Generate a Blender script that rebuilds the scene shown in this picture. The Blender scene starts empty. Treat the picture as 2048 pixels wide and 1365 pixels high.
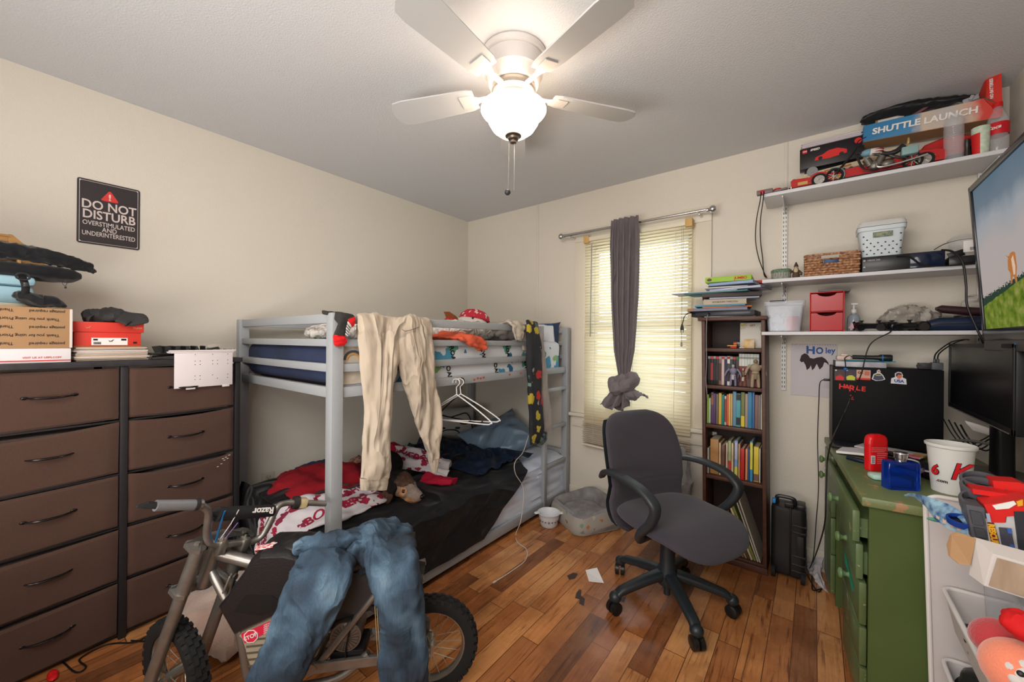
import bpy,bmesh,math,random
from mathutils import Vector,Matrix,noise
from mathutils.bvhtree import BVHTree

SC = bpy.context.scene
COL = SC.collection
V = Vector
R = math.radians
PI = math.pi
rnd = random.Random(7)

# ---------------------------------------------------------------- camera
CAMLOC = V((2.724,-2.7746,1.2622))
YAW,ROLL,FPX = R(37.906),R(0.516),778.6
FW = V((-math.sin(YAW),math.cos(YAW),0))
_r0 = V((math.cos(YAW),math.sin(YAW),0))
RT = _r0*math.cos(ROLL)+V((0,0,1))*math.sin(ROLL)
UP = -_r0*math.sin(ROLL)+V((0,0,1))*math.cos(ROLL)
cd = bpy.data.cameras.new('camera')
cd.sensor_width = 36
cd.lens = FPX/2048*36
cd.clip_start = 0.02
cam = bpy.data.objects.new('camera',cd)
COL.objects.link(cam)
m3 = Matrix((RT,UP,-FW)).transposed()
cam.matrix_world = Matrix.Translation(CAMLOC) @ m3.to_4x4()
SC.camera = cam
SC.view_settings.view_transform = 'Standard'
SC.view_settings.look = 'None'
SC.view_settings.gamma = 1
SC.view_settings.exposure = -0.44
SC.view_settings.use_curve_mapping = False


def at(px,py,ax,val):
    """world point where the line of sight of a photo pixel meets the plane ax = val"""
    d = FW+RT*((px - 1024)/FPX) - UP*((py - 682.5)/FPX)
    i = 'xyz'.index(ax)
    return CAMLOC+d*((val - CAMLOC[i])/d[i])


# ---------------------------------------------------------------- world and big lights
w = bpy.data.worlds.new('world')
SC.world = w
w.use_nodes = True
nt = w.node_tree
sky = nt.nodes.new('ShaderNodeTexSky')
sky.sky_type = 'HOSEK_WILKIE'
sky.turbidity = 4
sky.sun_direction = (0.3,-0.5,0.8)
bg = nt.nodes['Background']
nt.links.new(sky.outputs[0],bg.inputs[0])
bg.inputs[1].default_value = 1.5


def area(name,loc,target,sx,sy,power,col):
    ld = bpy.data.lights.new(name,'AREA')
    ld.shape = 'RECTANGLE'
    ld.size,ld.size_y,ld.energy,ld.color = sx,sy,power,col
    o = bpy.data.objects.new(name,ld)
    COL.objects.link(o)
    o.location = loc
    o.rotation_euler = (V(target) - V(loc)).to_track_quat('-Z','Y').to_euler()
    return o


WIN_POWER,FILL_POWER,LAMP_EMIT = 75,56,24
area('daylight_outside_window',(1.62,0.5,1.42),(1.64,-1.2,1.1),1.9,2.0,WIN_POWER,(0.80,0.90,1.0))
area('fill_light_behind_camera',(2.3,-3.35,2.1),(1.6,-0.8,1.0),1.4,0.9,FILL_POWER,(1.0,0.96,0.91))  # added soft fill from behind the camera, inside the closed room
area('ceiling_fill_light',(1.9,-3.3,0.9),(1.7,-1.7,2.44),1.8,0.5,42,(1.0,0.96,0.92))  # added fill aimed upwards to brighten the ceiling, no real source


# ---------------------------------------------------------------- materials
def lin(c):
    c = c/255
    return c/12.92 if c <= 0.04045 else ((c+0.055)/1.055)**2.4


def rgb(c):
    return (lin(c[0]),lin(c[1]),lin(c[2]),1)


MATS = {}


def mt(name,col,rough=0.6,metal=0.0,bump=None,var=None,spec=0.4,coat=0,trans=0,alpha=1,emit=None,sheen=0,ior=1.45,fold=None):
    """principled material; bump=(scale, strength[, detail]); var=(scale, colour2, contrast[, stretch])"""
    if name in MATS:
        return MATS[name]
    m = bpy.data.materials.new(name)
    m.use_nodes = True
    t = m.node_tree
    b = t.nodes['Principled BSDF']
    b.inputs['Base Color'].default_value = rgb(col)
    b.inputs['Roughness'].default_value = rough
    b.inputs['Metallic'].default_value = metal
    b.inputs['Specular IOR Level'].default_value = spec
    b.inputs['Coat Weight'].default_value = coat
    b.inputs['Transmission Weight'].default_value = trans
    b.inputs['IOR'].default_value = ior
    b.inputs['Alpha'].default_value = alpha
    b.inputs['Sheen Weight'].default_value = sheen
    if emit:
        b.inputs['Emission Color'].default_value = rgb(emit[0])
        b.inputs['Emission Strength'].default_value = emit[1]
    if bump or var or fold:
        tc = t.nodes.new('ShaderNodeTexCoord')
    if var:
        mp = t.nodes.new('ShaderNodeMapping')
        if len(var) > 3:
            mp.inputs['Scale'].default_value = var[3]
        t.links.new(tc.outputs['Object'],mp.inputs[0])
        n = t.nodes.new('ShaderNodeTexNoise')
        n.inputs['Scale'].default_value = var[0]
        n.inputs['Detail'].default_value = 5
        t.links.new(mp.outputs[0],n.inputs['Vector'])
        r = t.nodes.new('ShaderNodeValToRGB')
        k = var[2]
        r.color_ramp.elements[0].position = 0.5 - k
        r.color_ramp.elements[1].position = 0.5+k
        r.color_ramp.elements[0].color = rgb(col)
        r.color_ramp.elements[1].color = rgb(var[1])
        t.links.new(n.outputs['Fac'],r.inputs[0])
        t.links.new(r.outputs[0],b.inputs['Base Color'])
    if bump:
        n = t.nodes.new('ShaderNodeTexNoise')
        n.inputs['Scale'].default_value = bump[0]
        n.inputs['Detail'].default_value = bump[2] if len(bump) > 2 else 3
        t.links.new(tc.outputs['Object'],n.inputs['Vector'])
        bp = t.nodes.new('ShaderNodeBump')
        bp.inputs['Strength'].default_value = bump[1]
        bp.inputs['Distance'].default_value = 0.004
        t.links.new(n.outputs['Fac'],bp.inputs['Height'])
        t.links.new(bp.outputs[0],b.inputs['Normal'])
    if fold:
        add_folds(t,b,tc,fold)
    MATS[name] = m
    return m


def add_folds(t,b,tc,fold):
    """soft creases: fold = (scale, stretch, depth in metres)"""
    mp = t.nodes.new('ShaderNodeMapping')
    mp.inputs['Scale'].default_value = fold[1]
    t.links.new(tc.outputs['Object'],mp.inputs[0])
    n = t.nodes.new('ShaderNodeTexNoise')
    n.inputs['Scale'].default_value = fold[0]
    n.inputs['Detail'].default_value = 2.5
    n.inputs['Distortion'].default_value = 0.7
    t.links.new(mp.outputs[0],n.inputs['Vector'])
    h = math_n(t,'POWER',math_n(t,'SUBTRACT',1.0,math_n(t,'ABSOLUTE',math_n(t,'MULTIPLY',math_n(t,'SUBTRACT',n.outputs['Fac'],0.5),4.0))),1.5)
    bp = t.nodes.new('ShaderNodeBump')
    bp.inputs['Strength'].default_value = 0.9
    bp.inputs['Distance'].default_value = fold[2]
    t.links.new(h,bp.inputs['Height'])
    old = b.inputs['Normal'].links
    if old:
        t.links.new(old[0].from_socket,bp.inputs['Normal'])
    t.links.new(bp.outputs[0],b.inputs['Normal'])


def plain(c,rough=0.55,**k):
    return mt('paint_%d_%d_%d_%d' % (c[0],c[1],c[2],int(rough*100)),c,rough,**k)


def nd(t,kind,**k):
    n = t.nodes.new(kind)
    for a,v in k.items():
        setattr(n,a,v)
    return n


def math_n(t,op,a,b=None):
    n = nd(t,'ShaderNodeMath',operation=op)
    for i,x in enumerate((a,b)):
        if x is None:
            continue
        if isinstance(x,(int,float)):
            n.inputs[i].default_value = x
        else:
            t.links.new(x,n.inputs[i])
    return n.outputs[0]


def ramp(t,fac,stops,interp='LINEAR'):
    r = nd(t,'ShaderNodeValToRGB')
    r.color_ramp.interpolation = interp
    e = r.color_ramp.elements
    while len(e) < len(stops):
        e.new(0.5)
    for i,(p,c) in enumerate(stops):
        e[i].position = p
        e[i].color = rgb(c)
    t.links.new(fac,r.inputs[0])
    return r.outputs[0]


def floor_material():
    m = bpy.data.materials.new('oak_strip_floor')
    m.use_nodes = True
    t = m.node_tree
    b = t.nodes['Principled BSDF']
    tc = nd(t,'ShaderNodeTexCoord')
    sp = nd(t,'ShaderNodeSeparateXYZ')
    t.links.new(tc.outputs['Object'],sp.inputs[0])
    PWID,PLEN = 0.083,0.62
    xr = math_n(t,'DIVIDE',sp.outputs[0],PWID)
    row = math_n(t,'FLOOR',xr)
    fx = math_n(t,'FRACT',xr)
    wn = nd(t,'ShaderNodeTexWhiteNoise',noise_dimensions='1D')
    t.links.new(row,wn.inputs['W'])
    yr = math_n(t,'ADD',math_n(t,'DIVIDE',sp.outputs[1],PLEN),math_n(t,'MULTIPLY',wn.outputs[0],7.3))
    colm = math_n(t,'FLOOR',yr)
    fy = math_n(t,'FRACT',yr)
    cb = nd(t,'ShaderNodeCombineXYZ')
    t.links.new(row,cb.inputs[0])
    t.links.new(colm,cb.inputs[1])
    w2 = nd(t,'ShaderNodeTexWhiteNoise',noise_dimensions='2D')
    t.links.new(cb.outputs[0],w2.inputs['Vector'])
    base = ramp(t,w2.outputs[0],[(0,(118,78,52)),(0.16,(150,98,62)),(0.45,(180,118,72)),(0.75,(198,136,84)),(1,(210,156,106))])
    # grain
    cb2 = nd(t,'ShaderNodeCombineXYZ')
    t.links.new(math_n(t,'MULTIPLY',sp.outputs[0],26),cb2.inputs[0])
    t.links.new(math_n(t,'ADD',math_n(t,'MULTIPLY',sp.outputs[1],1.6),math_n(t,'MULTIPLY',w2.outputs[0],40)),cb2.inputs[1])
    t.links.new(math_n(t,'MULTIPLY',w2.outputs[0],20),cb2.inputs[2])
    ng = nd(t,'ShaderNodeTexNoise')
    ng.inputs['Scale'].default_value = 2.2
    ng.inputs['Detail'].default_value = 7
    ng.inputs['Distortion'].default_value = 1.4
    t.links.new(cb2.outputs[0],ng.inputs['Vector'])
    grain = ramp(t,ng.outputs['Fac'],[(0.28,(120,96,80)),(0.42,(235,226,214)),(0.62,(255,252,246)),(0.8,(205,180,150))])
    mx = nd(t,'ShaderNodeMix',data_type='RGBA',blend_type='MULTIPLY')
    mx.inputs[0].default_value = 0.85
    t.links.new(base,mx.inputs[6])
    t.links.new(grain,mx.inputs[7])
    # large worn / stained patches
    nl = nd(t,'ShaderNodeTexNoise')
    nl.inputs['Scale'].default_value = 2.6
    nl.inputs['Detail'].default_value = 6
    nl.inputs['Roughness'].default_value = 0.65
    t.links.new(tc.outputs['Object'],nl.inputs['Vector'])
    worn = ramp(t,nl.outputs['Fac'],[(0.40,(255,255,255)),(0.56,(205,190,176)),(0.68,(150,128,112))])
    mx2 = nd(t,'ShaderNodeMix',data_type='RGBA',blend_type='MULTIPLY')
    mx2.inputs[0].default_value = 0.75
    t.links.new(mx.outputs[2],mx2.inputs[6])
    t.links.new(worn,mx2.inputs[7])
    # gaps
    gx = math_n(t,'LESS_THAN',math_n(t,'ABSOLUTE',math_n(t,'SUBTRACT',fx,0.5)),0.483)
    gy = math_n(t,'LESS_THAN',math_n(t,'ABSOLUTE',math_n(t,'SUBTRACT',fy,0.5)),0.4975)
    gap = math_n(t,'MULTIPLY',gx,gy)
    mx3 = nd(t,'ShaderNodeMix',data_type='RGBA')
    t.links.new(gap,mx3.inputs[0])
    mx3.inputs[6].default_value = rgb((84,50,30))
    t.links.new(mx2.outputs[2],mx3.inputs[7])
    t.links.new(mx3.outputs[2],b.inputs['Base Color'])
    rr = ramp(t,nl.outputs['Fac'],[(0.3,(110,110,110)),(0.7,(165,165,165))])
    t.links.new(rr,b.inputs['Roughness'])
    b.inputs['Specular IOR Level'].default_value = 0.45
    bp = nd(t,'ShaderNodeBump')
    bp.inputs['Strength'].default_value = 0.35
    bp.inputs['Distance'].default_value = 0.002
    t.links.new(math_n(t,'ADD',gap,math_n(t,'MULTIPLY',ng.outputs['Fac'],0.35)),bp.inputs['Height'])
    t.links.new(bp.outputs[0],b.inputs['Normal'])
    return m


def blobs_material(name,base,cols,scale=9,thr=0.34,rough=0.8,stretch=(1,1,1)):
    """fabric printed with scattered coloured shapes"""
    m = bpy.data.materials.new(name)
    m.use_nodes = True
    t = m.node_tree
    b = t.nodes['Principled BSDF']
    b.inputs['Roughness'].default_value = rough
    tc = nd(t,'ShaderNodeTexCoord')
    mp = nd(t,'ShaderNodeMapping')
    mp.inputs['Scale'].default_value = stretch
    t.links.new(tc.outputs['Object'],mp.inputs[0])
    nz = nd(t,'ShaderNodeTexNoise')
    nz.inputs['Scale'].default_value = scale*2.2
    t.links.new(mp.outputs[0],nz.inputs['Vector'])
    ad = nd(t,'ShaderNodeVectorMath',operation='MULTIPLY_ADD')
    t.links.new(nz.outputs['Color'],ad.inputs[0])
    ad.inputs[1].default_value = (0.75/scale,)*3
    t.links.new(mp.outputs[0],ad.inputs[2])
    vo = nd(t,'ShaderNodeTexVoronoi')
    vo.inputs['Scale'].default_value = scale
    t.links.new(ad.outputs[0],vo.inputs['Vector'])
    sx = nd(t,'ShaderNodeSeparateColor')
    t.links.new(vo.outputs['Color'],sx.inputs[0])
    n = len(cols)
    c = ramp(t,sx.outputs[0],[(i/n,cc) for i,cc in enumerate(cols)],'CONSTANT')
    msk = math_n(t,'LESS_THAN',vo.outputs['Distance'],thr)
    mx = nd(t,'ShaderNodeMix',data_type='RGBA')
    t.links.new(msk,mx.inputs[0])
    mx.inputs[6].default_value = rgb(base)
    t.links.new(c,mx.inputs[7])
    t.links.new(mx.outputs[2],b.inputs['Base Color'])
    return m


# ---------------------------------------------------------------- mesh builder
def frame_from(d,up=V((0,0,1))):
    d = d.normalized()
    if abs(d.dot(up)) > 0.98:
        up = V((1,0,0))
    x = up.cross(d).normalized()
    y = d.cross(x)
    return x,y,d


class M:
    def __init__(s,xf=None):
        s.v,s.f,s.m,s.s = [],[],[],[]
        s.xf = xf or Matrix()

    def add(s,vs,fs,mi=0,sm=True,xf=None):
        b = len(s.v)
        x = s.xf @ xf if xf is not None else s.xf
        s.v += [x @ V(v) for v in vs]
        s.f += [[b+i for i in f] for f in fs]
        s.m += [mi]*len(fs)
        s.s += [sm]*len(fs)
        return s

    def bm(s,bm,mi=0,sm=True,xf=None):
        bm.verts.index_update()
        s.add([v.co.copy() for v in bm.verts],[[v.index for v in f.verts] for f in bm.faces],mi,sm,xf)
        bm.free()
        return s

    def box(s,a,b,bev=0.0,mi=0,xf=None,seg=2):
        a,b = V(a),V(b)
        lo = V((min(a[i],b[i]) for i in range(3)))
        hi = V((max(a[i],b[i]) for i in range(3)))
        if bev <= 0:
            vs = [(x,y,z) for z in (lo.z,hi.z) for y in (lo.y,hi.y) for x in (lo.x,hi.x)]
            return s.add(vs,[(0,2,3,1),(4,5,7,6),(0,1,5,4),(2,6,7,3),(0,4,6,2),(1,3,7,5)],mi,False,xf)
        bm = bmesh.new()
        bmesh.ops.create_cube(bm,size=1)
        for v in bm.verts:
            v.co = V(((v.co[i]+0.5)*(hi[i] - lo[i])+lo[i] for i in range(3)))
        bev = min(bev,min(hi - lo)*0.48)
        bmesh.ops.bevel(bm,geom=bm.edges[:],offset=bev,segments=seg,profile=0.5,affect='EDGES')
        return s.bm(bm,mi,True,xf)

    def obox(s,c,dims,bev=0.0,mi=0,rz=0,rx=0,ry=0,seg=2):
        """box centred at c, turned"""
        xf = Matrix.Translation(V(c)) @ Matrix.Rotation(rz,4,'Z') @ Matrix.Rotation(ry,4,'Y') @ Matrix.Rotation(rx,4,'X')
        d = V(dims)/2
        return s.box(-d,d,bev,mi,xf,seg)

    def beam(s,p0,p1,w_,h_,bev=0.002,mi=0,up=V((0,0,1))):
        """rectangular bar from p0 to p1; w_ sideways, h_ along up"""
        p0,p1 = V(p0),V(p1)
        x,y,d = frame_from(p1 - p0,up)
        xf = Matrix((x,y,d)).transposed().to_4x4()
        xf.translation = p0
        L = (p1 - p0).length
        return s.box((-w_/2,-h_/2,0),(w_/2,h_/2,L),bev,mi,xf)

    def cyl(s,p0,p1,r0,r1=None,n=16,mi=0,cap=True,sm=True):
        p0,p1 = V(p0),V(p1)
        r1 = r0 if r1 is None else r1
        x,y,d = frame_from(p1 - p0)
        vs = []
        for p,r in ((p0,r0),(p1,r1)):
            for i in range(n):
                a = 2*PI*i/n
                vs.append(p+(x*math.cos(a)+y*math.sin(a))*r)
        fs = [(i,(i+1) % n,n+(i+1) % n,n+i) for i in range(n)]
        if cap:
            fs += [tuple(range(n - 1,-1,-1)),tuple(range(n,2*n))]
        return s.add(vs,fs,mi,sm)

    def tube(s,pts,r,n=8,mi=0,closed=False,cap=True,flat=1.0,up=None):
        pts = [V(p) for p in pts]
        N = len(pts)
        rs = r if isinstance(r,(list,tuple)) else [r]*N
        T = []
        for i in range(N):
            a = pts[(i - 1) % N] if (closed or i > 0) else pts[0]
            b = pts[(i+1) % N] if (closed or i < N - 1) else pts[-1]
            T.append((b - a).normalized() if (b - a).length > 1e-9 else V((0,0,1)))
        x,y,_ = frame_from(T[0],up or V((0,0,1)))
        rings = []
        for i in range(N):
            if i:
                x = (x - T[i]*x.dot(T[i])).normalized()
            if up is not None:
                x,_y,_ = frame_from(T[i],up)
            y = T[i].cross(x)
            rings.append([pts[i]+(x*math.cos(2*PI*k/n)+y*math.sin(2*PI*k/n)*flat)*rs[i] for k in range(n)])
        return s.loft(rings,mi,closed,cap)

    def loft(s,rings,mi=0,closed=False,cap=True,sm=True,xf=None):
        n = len(rings[0])
        N = len(rings)
        vs = [p for r_ in rings for p in r_]
        fs = []
        for i in range(N if closed else N - 1):
            j = (i+1) % N
            for k in range(n):
                k2 = (k+1) % n
                fs.append((i*n+k,i*n+k2,j*n+k2,j*n+k))
        if cap and not closed:
            fs += [tuple(range(n - 1,-1,-1)),tuple(range((N - 1)*n,N*n))]
        return s.add(vs,fs,mi,sm,xf)

    def lathe(s,prof,c=(0,0,0),n=24,mi=0,xf=None,a0=0,a1=2*PI):
        c = V(c)
        full = abs(a1 - a0 - 2*PI) < 1e-6
        k = n if full else n+1
        vs,fs = [],[]
        for (r_,z) in prof:
            for i in range(k):
                a = a0+(a1 - a0)*i/n
                vs.append(c+V((max(r_,1e-5)*math.cos(a),max(r_,1e-5)*math.sin(a),z)))
        for j in range(len(prof) - 1):
            for i in range(n):
                i2 = (i+1) % k
                fs.append((j*k+i,j*k+i2,(j+1)*k+i2,(j+1)*k+i))
        return s.add(vs,fs,mi,True,xf)

    def ell(s,c,r,mi=0,xf=None,n=20,m=12,pw=1.0):
        c = V(c)
        r = V(r) if not isinstance(r,(int,float)) else V((r,r,r))
        sg = lambda t,e: math.copysign(abs(t)**e,t)
        vs,fs = [],[]
        for j in range(m+1):
            ph = -PI/2+PI*j/m
            for i in range(n):
                th = 2*PI*i/n
                vs.append(c+V((r.x*sg(math.cos(ph),pw)*sg(math.cos(th),pw),r.y*sg(math.cos(ph),pw)*sg(math.sin(th),pw),r.z*sg(math.sin(ph),pw))))
        for j in range(m):
            for i in range(n):
                i2 = (i+1) % n
                if j == 0:
                    fs.append((j*n,(j+1)*n+i2,(j+1)*n+i))
                elif j == m - 1:
                    fs.append((j*n+i,j*n+i2,(j+1)*n))
                else:
                    fs.append((j*n+i,j*n+i2,(j+1)*n+i2,(j+1)*n+i))
        return s.add(vs,fs,mi,True,xf)

    def prism(s,poly,z0,z1,mi=0,xf=None,sm=False):
        """2-D outline (x, y) extruded in z"""
        n = len(poly)
        vs = [(p[0],p[1],z0) for p in poly]+[(p[0],p[1],z1) for p in poly]
        ar = sum(poly[i][0]*poly[(i+1) % n][1] - poly[(i+1) % n][0]*poly[i][1] for i in range(n))
        fs = [tuple(range(n - 1,-1,-1)),tuple(range(n,2*n))]+[(i,(i+1) % n,n+(i+1) % n,n+i) for i in range(n)]
        if ar < 0:
            fs = [tuple(reversed(f)) for f in fs]
        return s.add(vs,fs,mi,sm,xf)

    def grid(s,fn,nu,nv,mi=0,xf=None,th=0.0,cu=False):
        """surface fn(u, v) on [0,1]^2, given a thickness along -normal when th > 0"""
        vs = [V(fn(i/nu,j/nv)) for j in range(nv+1) for i in range(nu+1)]
        k = nu+1
        fs = [(j*k+i,j*k+i+1,(j+1)*k+i+1,(j+1)*k+i) for j in range(nv) for i in range(nu)]
        if th:
            nr = [V() for _ in vs]
            for f in fs:
                n_ = (vs[f[2]] - vs[f[0]]).cross(vs[f[3]] - vs[f[1]])
                for q in f:
                    nr[q] += n_
            b = len(vs)
            vs = vs+[vs[i] - (nr[i].normalized()*th if nr[i].length > 1e-12 else V()) for i in range(b)]
            fs2 = [tuple(b+q for q in reversed(f)) for f in fs]
            edge = [(i,0) for i in range(nu)]
            for i in range(nu):
                a,c = i,i+1
                fs2.append((a,a+b,c+b,c))
                a,c = nv*k+i,nv*k+i+1
                fs2.append((c,c+b,a+b,a))
            for j in range(nv):
                a,c = j*k,(j+1)*k
                fs2.append((c,c+b,a+b,a))
                a,c = j*k+nu,(j+1)*k+nu
                fs2.append((a,a+b,c+b,c))
            fs = fs+fs2
        return s.add(vs,fs,mi,True,xf)

    def crumple(s,amp,scale,aniso=(1,1,1),seed=0.0,ridged=True,keep=None):
        """push vertices along their normals by folded noise"""
        nr = [V() for _ in s.v]
        for f in s.f:
            for i in range(1,len(f) - 1):
                n_ = (s.v[f[i]] - s.v[f[0]]).cross(s.v[f[i+1]] - s.v[f[0]])
                for q in (f[0],f[i],f[i+1]):
                    nr[q] += n_
        out = []
        for i,p in enumerate(s.v):
            q = V((p.x*aniso[0],p.y*aniso[1],p.z*aniso[2]))*scale+V((seed,seed*1.7,-seed))
            h = noise.noise(q)
            if ridged:
                h = 0.6 - abs(h)*2.2+0.35*noise.noise(q*2.3)
            k = amp*(keep(p) if keep else 1)
            out.append(p+(nr[i].normalized()*h*k if nr[i].length > 1e-12 else V()))
        s.v = out
        return s


def wm(o):
    m = o.matrix_basis.copy()
    while o.parent:
        o = o.parent
        m = o.matrix_basis @ m
    return m


def obj(name,b,mats,parent=None,world=True,sharp=35,base=None):
    """one mesh object; vertices given in world space unless world=False (then in the parent's space)"""
    me = bpy.data.meshes.new(name)
    vs = b.v
    o = bpy.data.objects.new(name,me)
    COL.objects.link(o)
    if parent:
        o.parent = parent
        if world:
            inv = wm(parent).inverted()
            vs = [inv @ v for v in vs]
    elif base is not False and world:
        # origin at the thing's foot
        if vs:
            lo = V((min(v[i] for v in vs) for i in range(3)))
            hi = V((max(v[i] for v in vs) for i in range(3)))
            c = V(((lo.x+hi.x)/2,(lo.y+hi.y)/2,lo.z))
            o.location = c
            vs = [v - c for v in vs]
    me.from_pydata([tuple(v) for v in vs],[],b.f)
    mats = mats if isinstance(mats,(list,tuple)) else [mats]
    for m in mats:
        me.materials.append(m)
    me.polygons.foreach_set('material_index',b.m)
    me.polygons.foreach_set('use_smooth',b.s)
    me.validate()
    me.update()
    if any(b.s):
        try:
            me.set_sharp_from_angle(angle=R(sharp))
        except Exception:
            pass
    return o


def tag(o,label,cat,group=None,kind=None):
    o['label'] = label
    o['category'] = cat
    if group:
        o['group'] = group
    if kind:
        o['kind'] = kind
    return o


def thing(name,label,cat,loc=(0,0,0),rz=0,group=None):
    o = bpy.data.objects.new(name,None)
    o.empty_display_size = 0.05
    COL.objects.link(o)
    o.location = loc
    o.rotation_euler = (0,0,rz)
    return tag(o,label,cat,group)


def struct(name,b,mats):
    o = obj(name,b,mats,base=False)
    o['kind'] = 'structure'
    return o


def copy_tree(o,parent=None):
    c = o.copy()
    COL.objects.link(c)
    c.parent = parent
    for ch in [q for q in bpy.data.objects if q.parent == o]:
        copy_tree(ch,c)
    return c


def txt(s,size,mat,parent,org,xd,yd,ext=0.0004,align='CENTER',sx=1.0,bold=0.0,name='lettering',world=True,shear=0,lift=0.0006):
    """flat lettering as a mesh, at org, reading along xd with its top towards yd"""
    cu = bpy.data.curves.new(name,'FONT')
    cu.body = s
    cu.size = size
    cu.align_x = align
    cu.align_y = 'CENTER'
    cu.extrude = ext
    cu.offset = bold
    cu.shear = shear
    cu.resolution_u = 3
    to = bpy.data.objects.new(name,cu)
    me = bpy.data.meshes.new_from_object(to)
    me.name = name
    bpy.data.objects.remove(to)
    xd = V(xd).normalized()
    yd = V(yd).normalized()
    zd = xd.cross(yd)
    mx = Matrix((xd*sx,yd,zd)).transposed().to_4x4()
    mx.translation = V(org)+zd*lift
    if world and parent:
        mx = wm(parent).inverted() @ mx
    me.transform(mx)
    me.materials.clear()
    me.materials.append(mat)
    o = bpy.data.objects.new(name,me)
    COL.objects.link(o)
    if parent:
        o.parent = parent
    return o


def arc(c,r_,a0,a1,n):
    return [(c[0]+r_*math.cos(a0+(a1 - a0)*i/n),c[1]+r_*math.sin(a0+(a1 - a0)*i/n)) for i in range(n+1)]


def rrect(w_,h_,r_,n=5,cx=0,cy=0):
    p = []
    for (sx,sy,a) in ((1,1,0),(-1,1,PI/2),(-1,-1,PI),(1,-1,3*PI/2)):
        p += arc((cx+sx*(w_/2 - r_),cy+sy*(h_/2 - r_)),r_,a,a+PI/2,n)
    return p


def bez(pts,n=8):
    """Catmull-Rom through points"""
    pts = [V(p) for p in pts]
    out = []
    for i in range(len(pts) - 1):
        p0 = pts[max(i - 1,0)]
        p1,p2 = pts[i],pts[i+1]
        p3 = pts[min(i+2,len(pts) - 1)]
        for k in range(n):
            t = k/n
            out.append(0.5*((2*p1)+(-p0+p2)*t+(2*p0 - 5*p1+4*p2 - p3)*t*t+(-p0+3*p1 - 3*p2+p3)*t**3))
    out.append(pts[-1])
    return out


def interp(xs,ys,t):
    if t <= xs[0]:
        return ys[0]
    for i in range(len(xs) - 1):
        if t <= xs[i+1]:
            k = (t - xs[i])/(xs[i+1] - xs[i])
            return ys[i]+(ys[i+1] - ys[i])*k
    return ys[-1]


def garment(path,widths,thicks,wdir,n=28,sec=10,pw=0.75,folds=3,famp=0.12,seed=0):
    """cloth tube: path points, half-widths along wdir, half-thickness across; folded cross-section"""
    P = bez(path,sec)
    N = len(P)
    rings = []
    for i in range(N):
        a = P[max(i - 1,0)]
        b = P[min(i+1,N - 1)]
        d = (b - a).normalized()
        t = i/(N - 1)
        wd = wdir(t) if callable(wdir) else V(wdir)
        wd = (wd - d*wd.dot(d)).normalized()
        td = d.cross(wd)
        k = len(widths) - 1
        W_ = interp([j/k for j in range(k+1)],widths,t)
        k = len(thicks) - 1
        T_ = interp([j/k for j in range(k+1)],thicks,t)
        ring = []
        for q in range(n):
            a_ = 2*PI*q/n
            ca,sa = math.cos(a_),math.sin(a_)
            x = math.copysign(abs(ca)**pw,ca)
            y = math.copysign(abs(sa)**pw,sa)
            f = 1+famp*math.sin(folds*a_+seed+2.2*t)*abs(sa)+famp*0.8*noise.noise(V((ca*1.4,sa*1.4,t*7+seed)))
            ring.append(P[i]+wd*(x*W_)+td*(y*T_*f))
        rings.append(ring)
    return rings
# ================================================================ the room
RX,RH,RY0 = 3.412,2.44,-3.6
CREAM = mt('cream_wall_paint',(208,201,189),0.5,bump=(190,0.35,2),spec=0.35)
CREAM2 = mt('cream_gloss_trim_paint',(212,204,188),0.4,spec=0.4)
CEILM = mt('ceiling_paint',(208,209,212),0.75,bump=(150,0.5,3),spec=0.2)
WHITE = mt('white_plastic',(222,222,220),0.45)
BLACK = mt('black_plastic',(22,22,24),0.4)
BLACKM = mt('matte_black',(20,20,21),0.75)
CHROME = mt('chrome',(200,200,202),0.18,1)
PAPER = mt('white_paper',(226,222,220),0.7)
CARD = mt('brown_cardboard',(164,128,92),0.8,bump=(60,0.1))
DARKTXT = mt('black_ink',(24,22,24),0.7)
WTXT = mt('white_ink',(222,216,212),0.6)
RTXT = mt('red_ink',(196,24,28),0.6)

b = M(); b.box((-0.1,RY0 - 0.1,-0.1),(RX+0.1,0.1,0)); struct('floor',b,floor_material())
b = M(); b.box((-0.1,RY0 - 0.1,RH),(RX+0.1,0.1,RH+0.1)); struct('ceiling',b,CEILM)
b = M(); b.box((-0.1,RY0,0),(0,0.1,RH)); struct('wall_left',b,CREAM)
b = M(); b.box((RX,RY0,0),(RX+0.1,0.1,RH)); struct('wall_right',b,CREAM)
b = M(); b.box((0,RY0 - 0.1,0),(RX,RY0,RH)); struct('wall_front',b,CREAM)
WX0,WX1,WZ0,WZ1 = 1.30,2.10,0.70,2.05
b = M()
b.box((0,0,0),(WX0,0.1,RH)).box((WX1,0,0),(RX,0.1,RH)).box((WX0,0,0),(WX1,0.1,WZ0)).box((WX0,0,WZ1),(WX1,0.1,RH))
struct('wall_back',b,CREAM)
b = M()
for (x0,x1,y) in ((0.0,RX,0),):
    b.box((x0,-0.014,0),(x1,0,0.115),0.003).box((x0,-0.02,0),(x1,-0.012,0.02),0.003)
struct('baseboard_back',b,CREAM2)
b = M().box((0,RY0,0),(0.014,-0.02,0.115),0.003); struct('baseboard_left',b,CREAM2)
b = M().box((RX - 0.014,RY0,0),(RX,-0.02,0.115),0.003); struct('baseboard_right',b,CREAM2)
b = M().box((0.823,-0.005,0.115),(0.845,0,RH),0.002); struct('trim_1',b,CREAM)
b = M().box((2.574,-0.004,2.12),(2.592,0,RH),0.002); struct('trim_2',b,CREAM)

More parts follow.
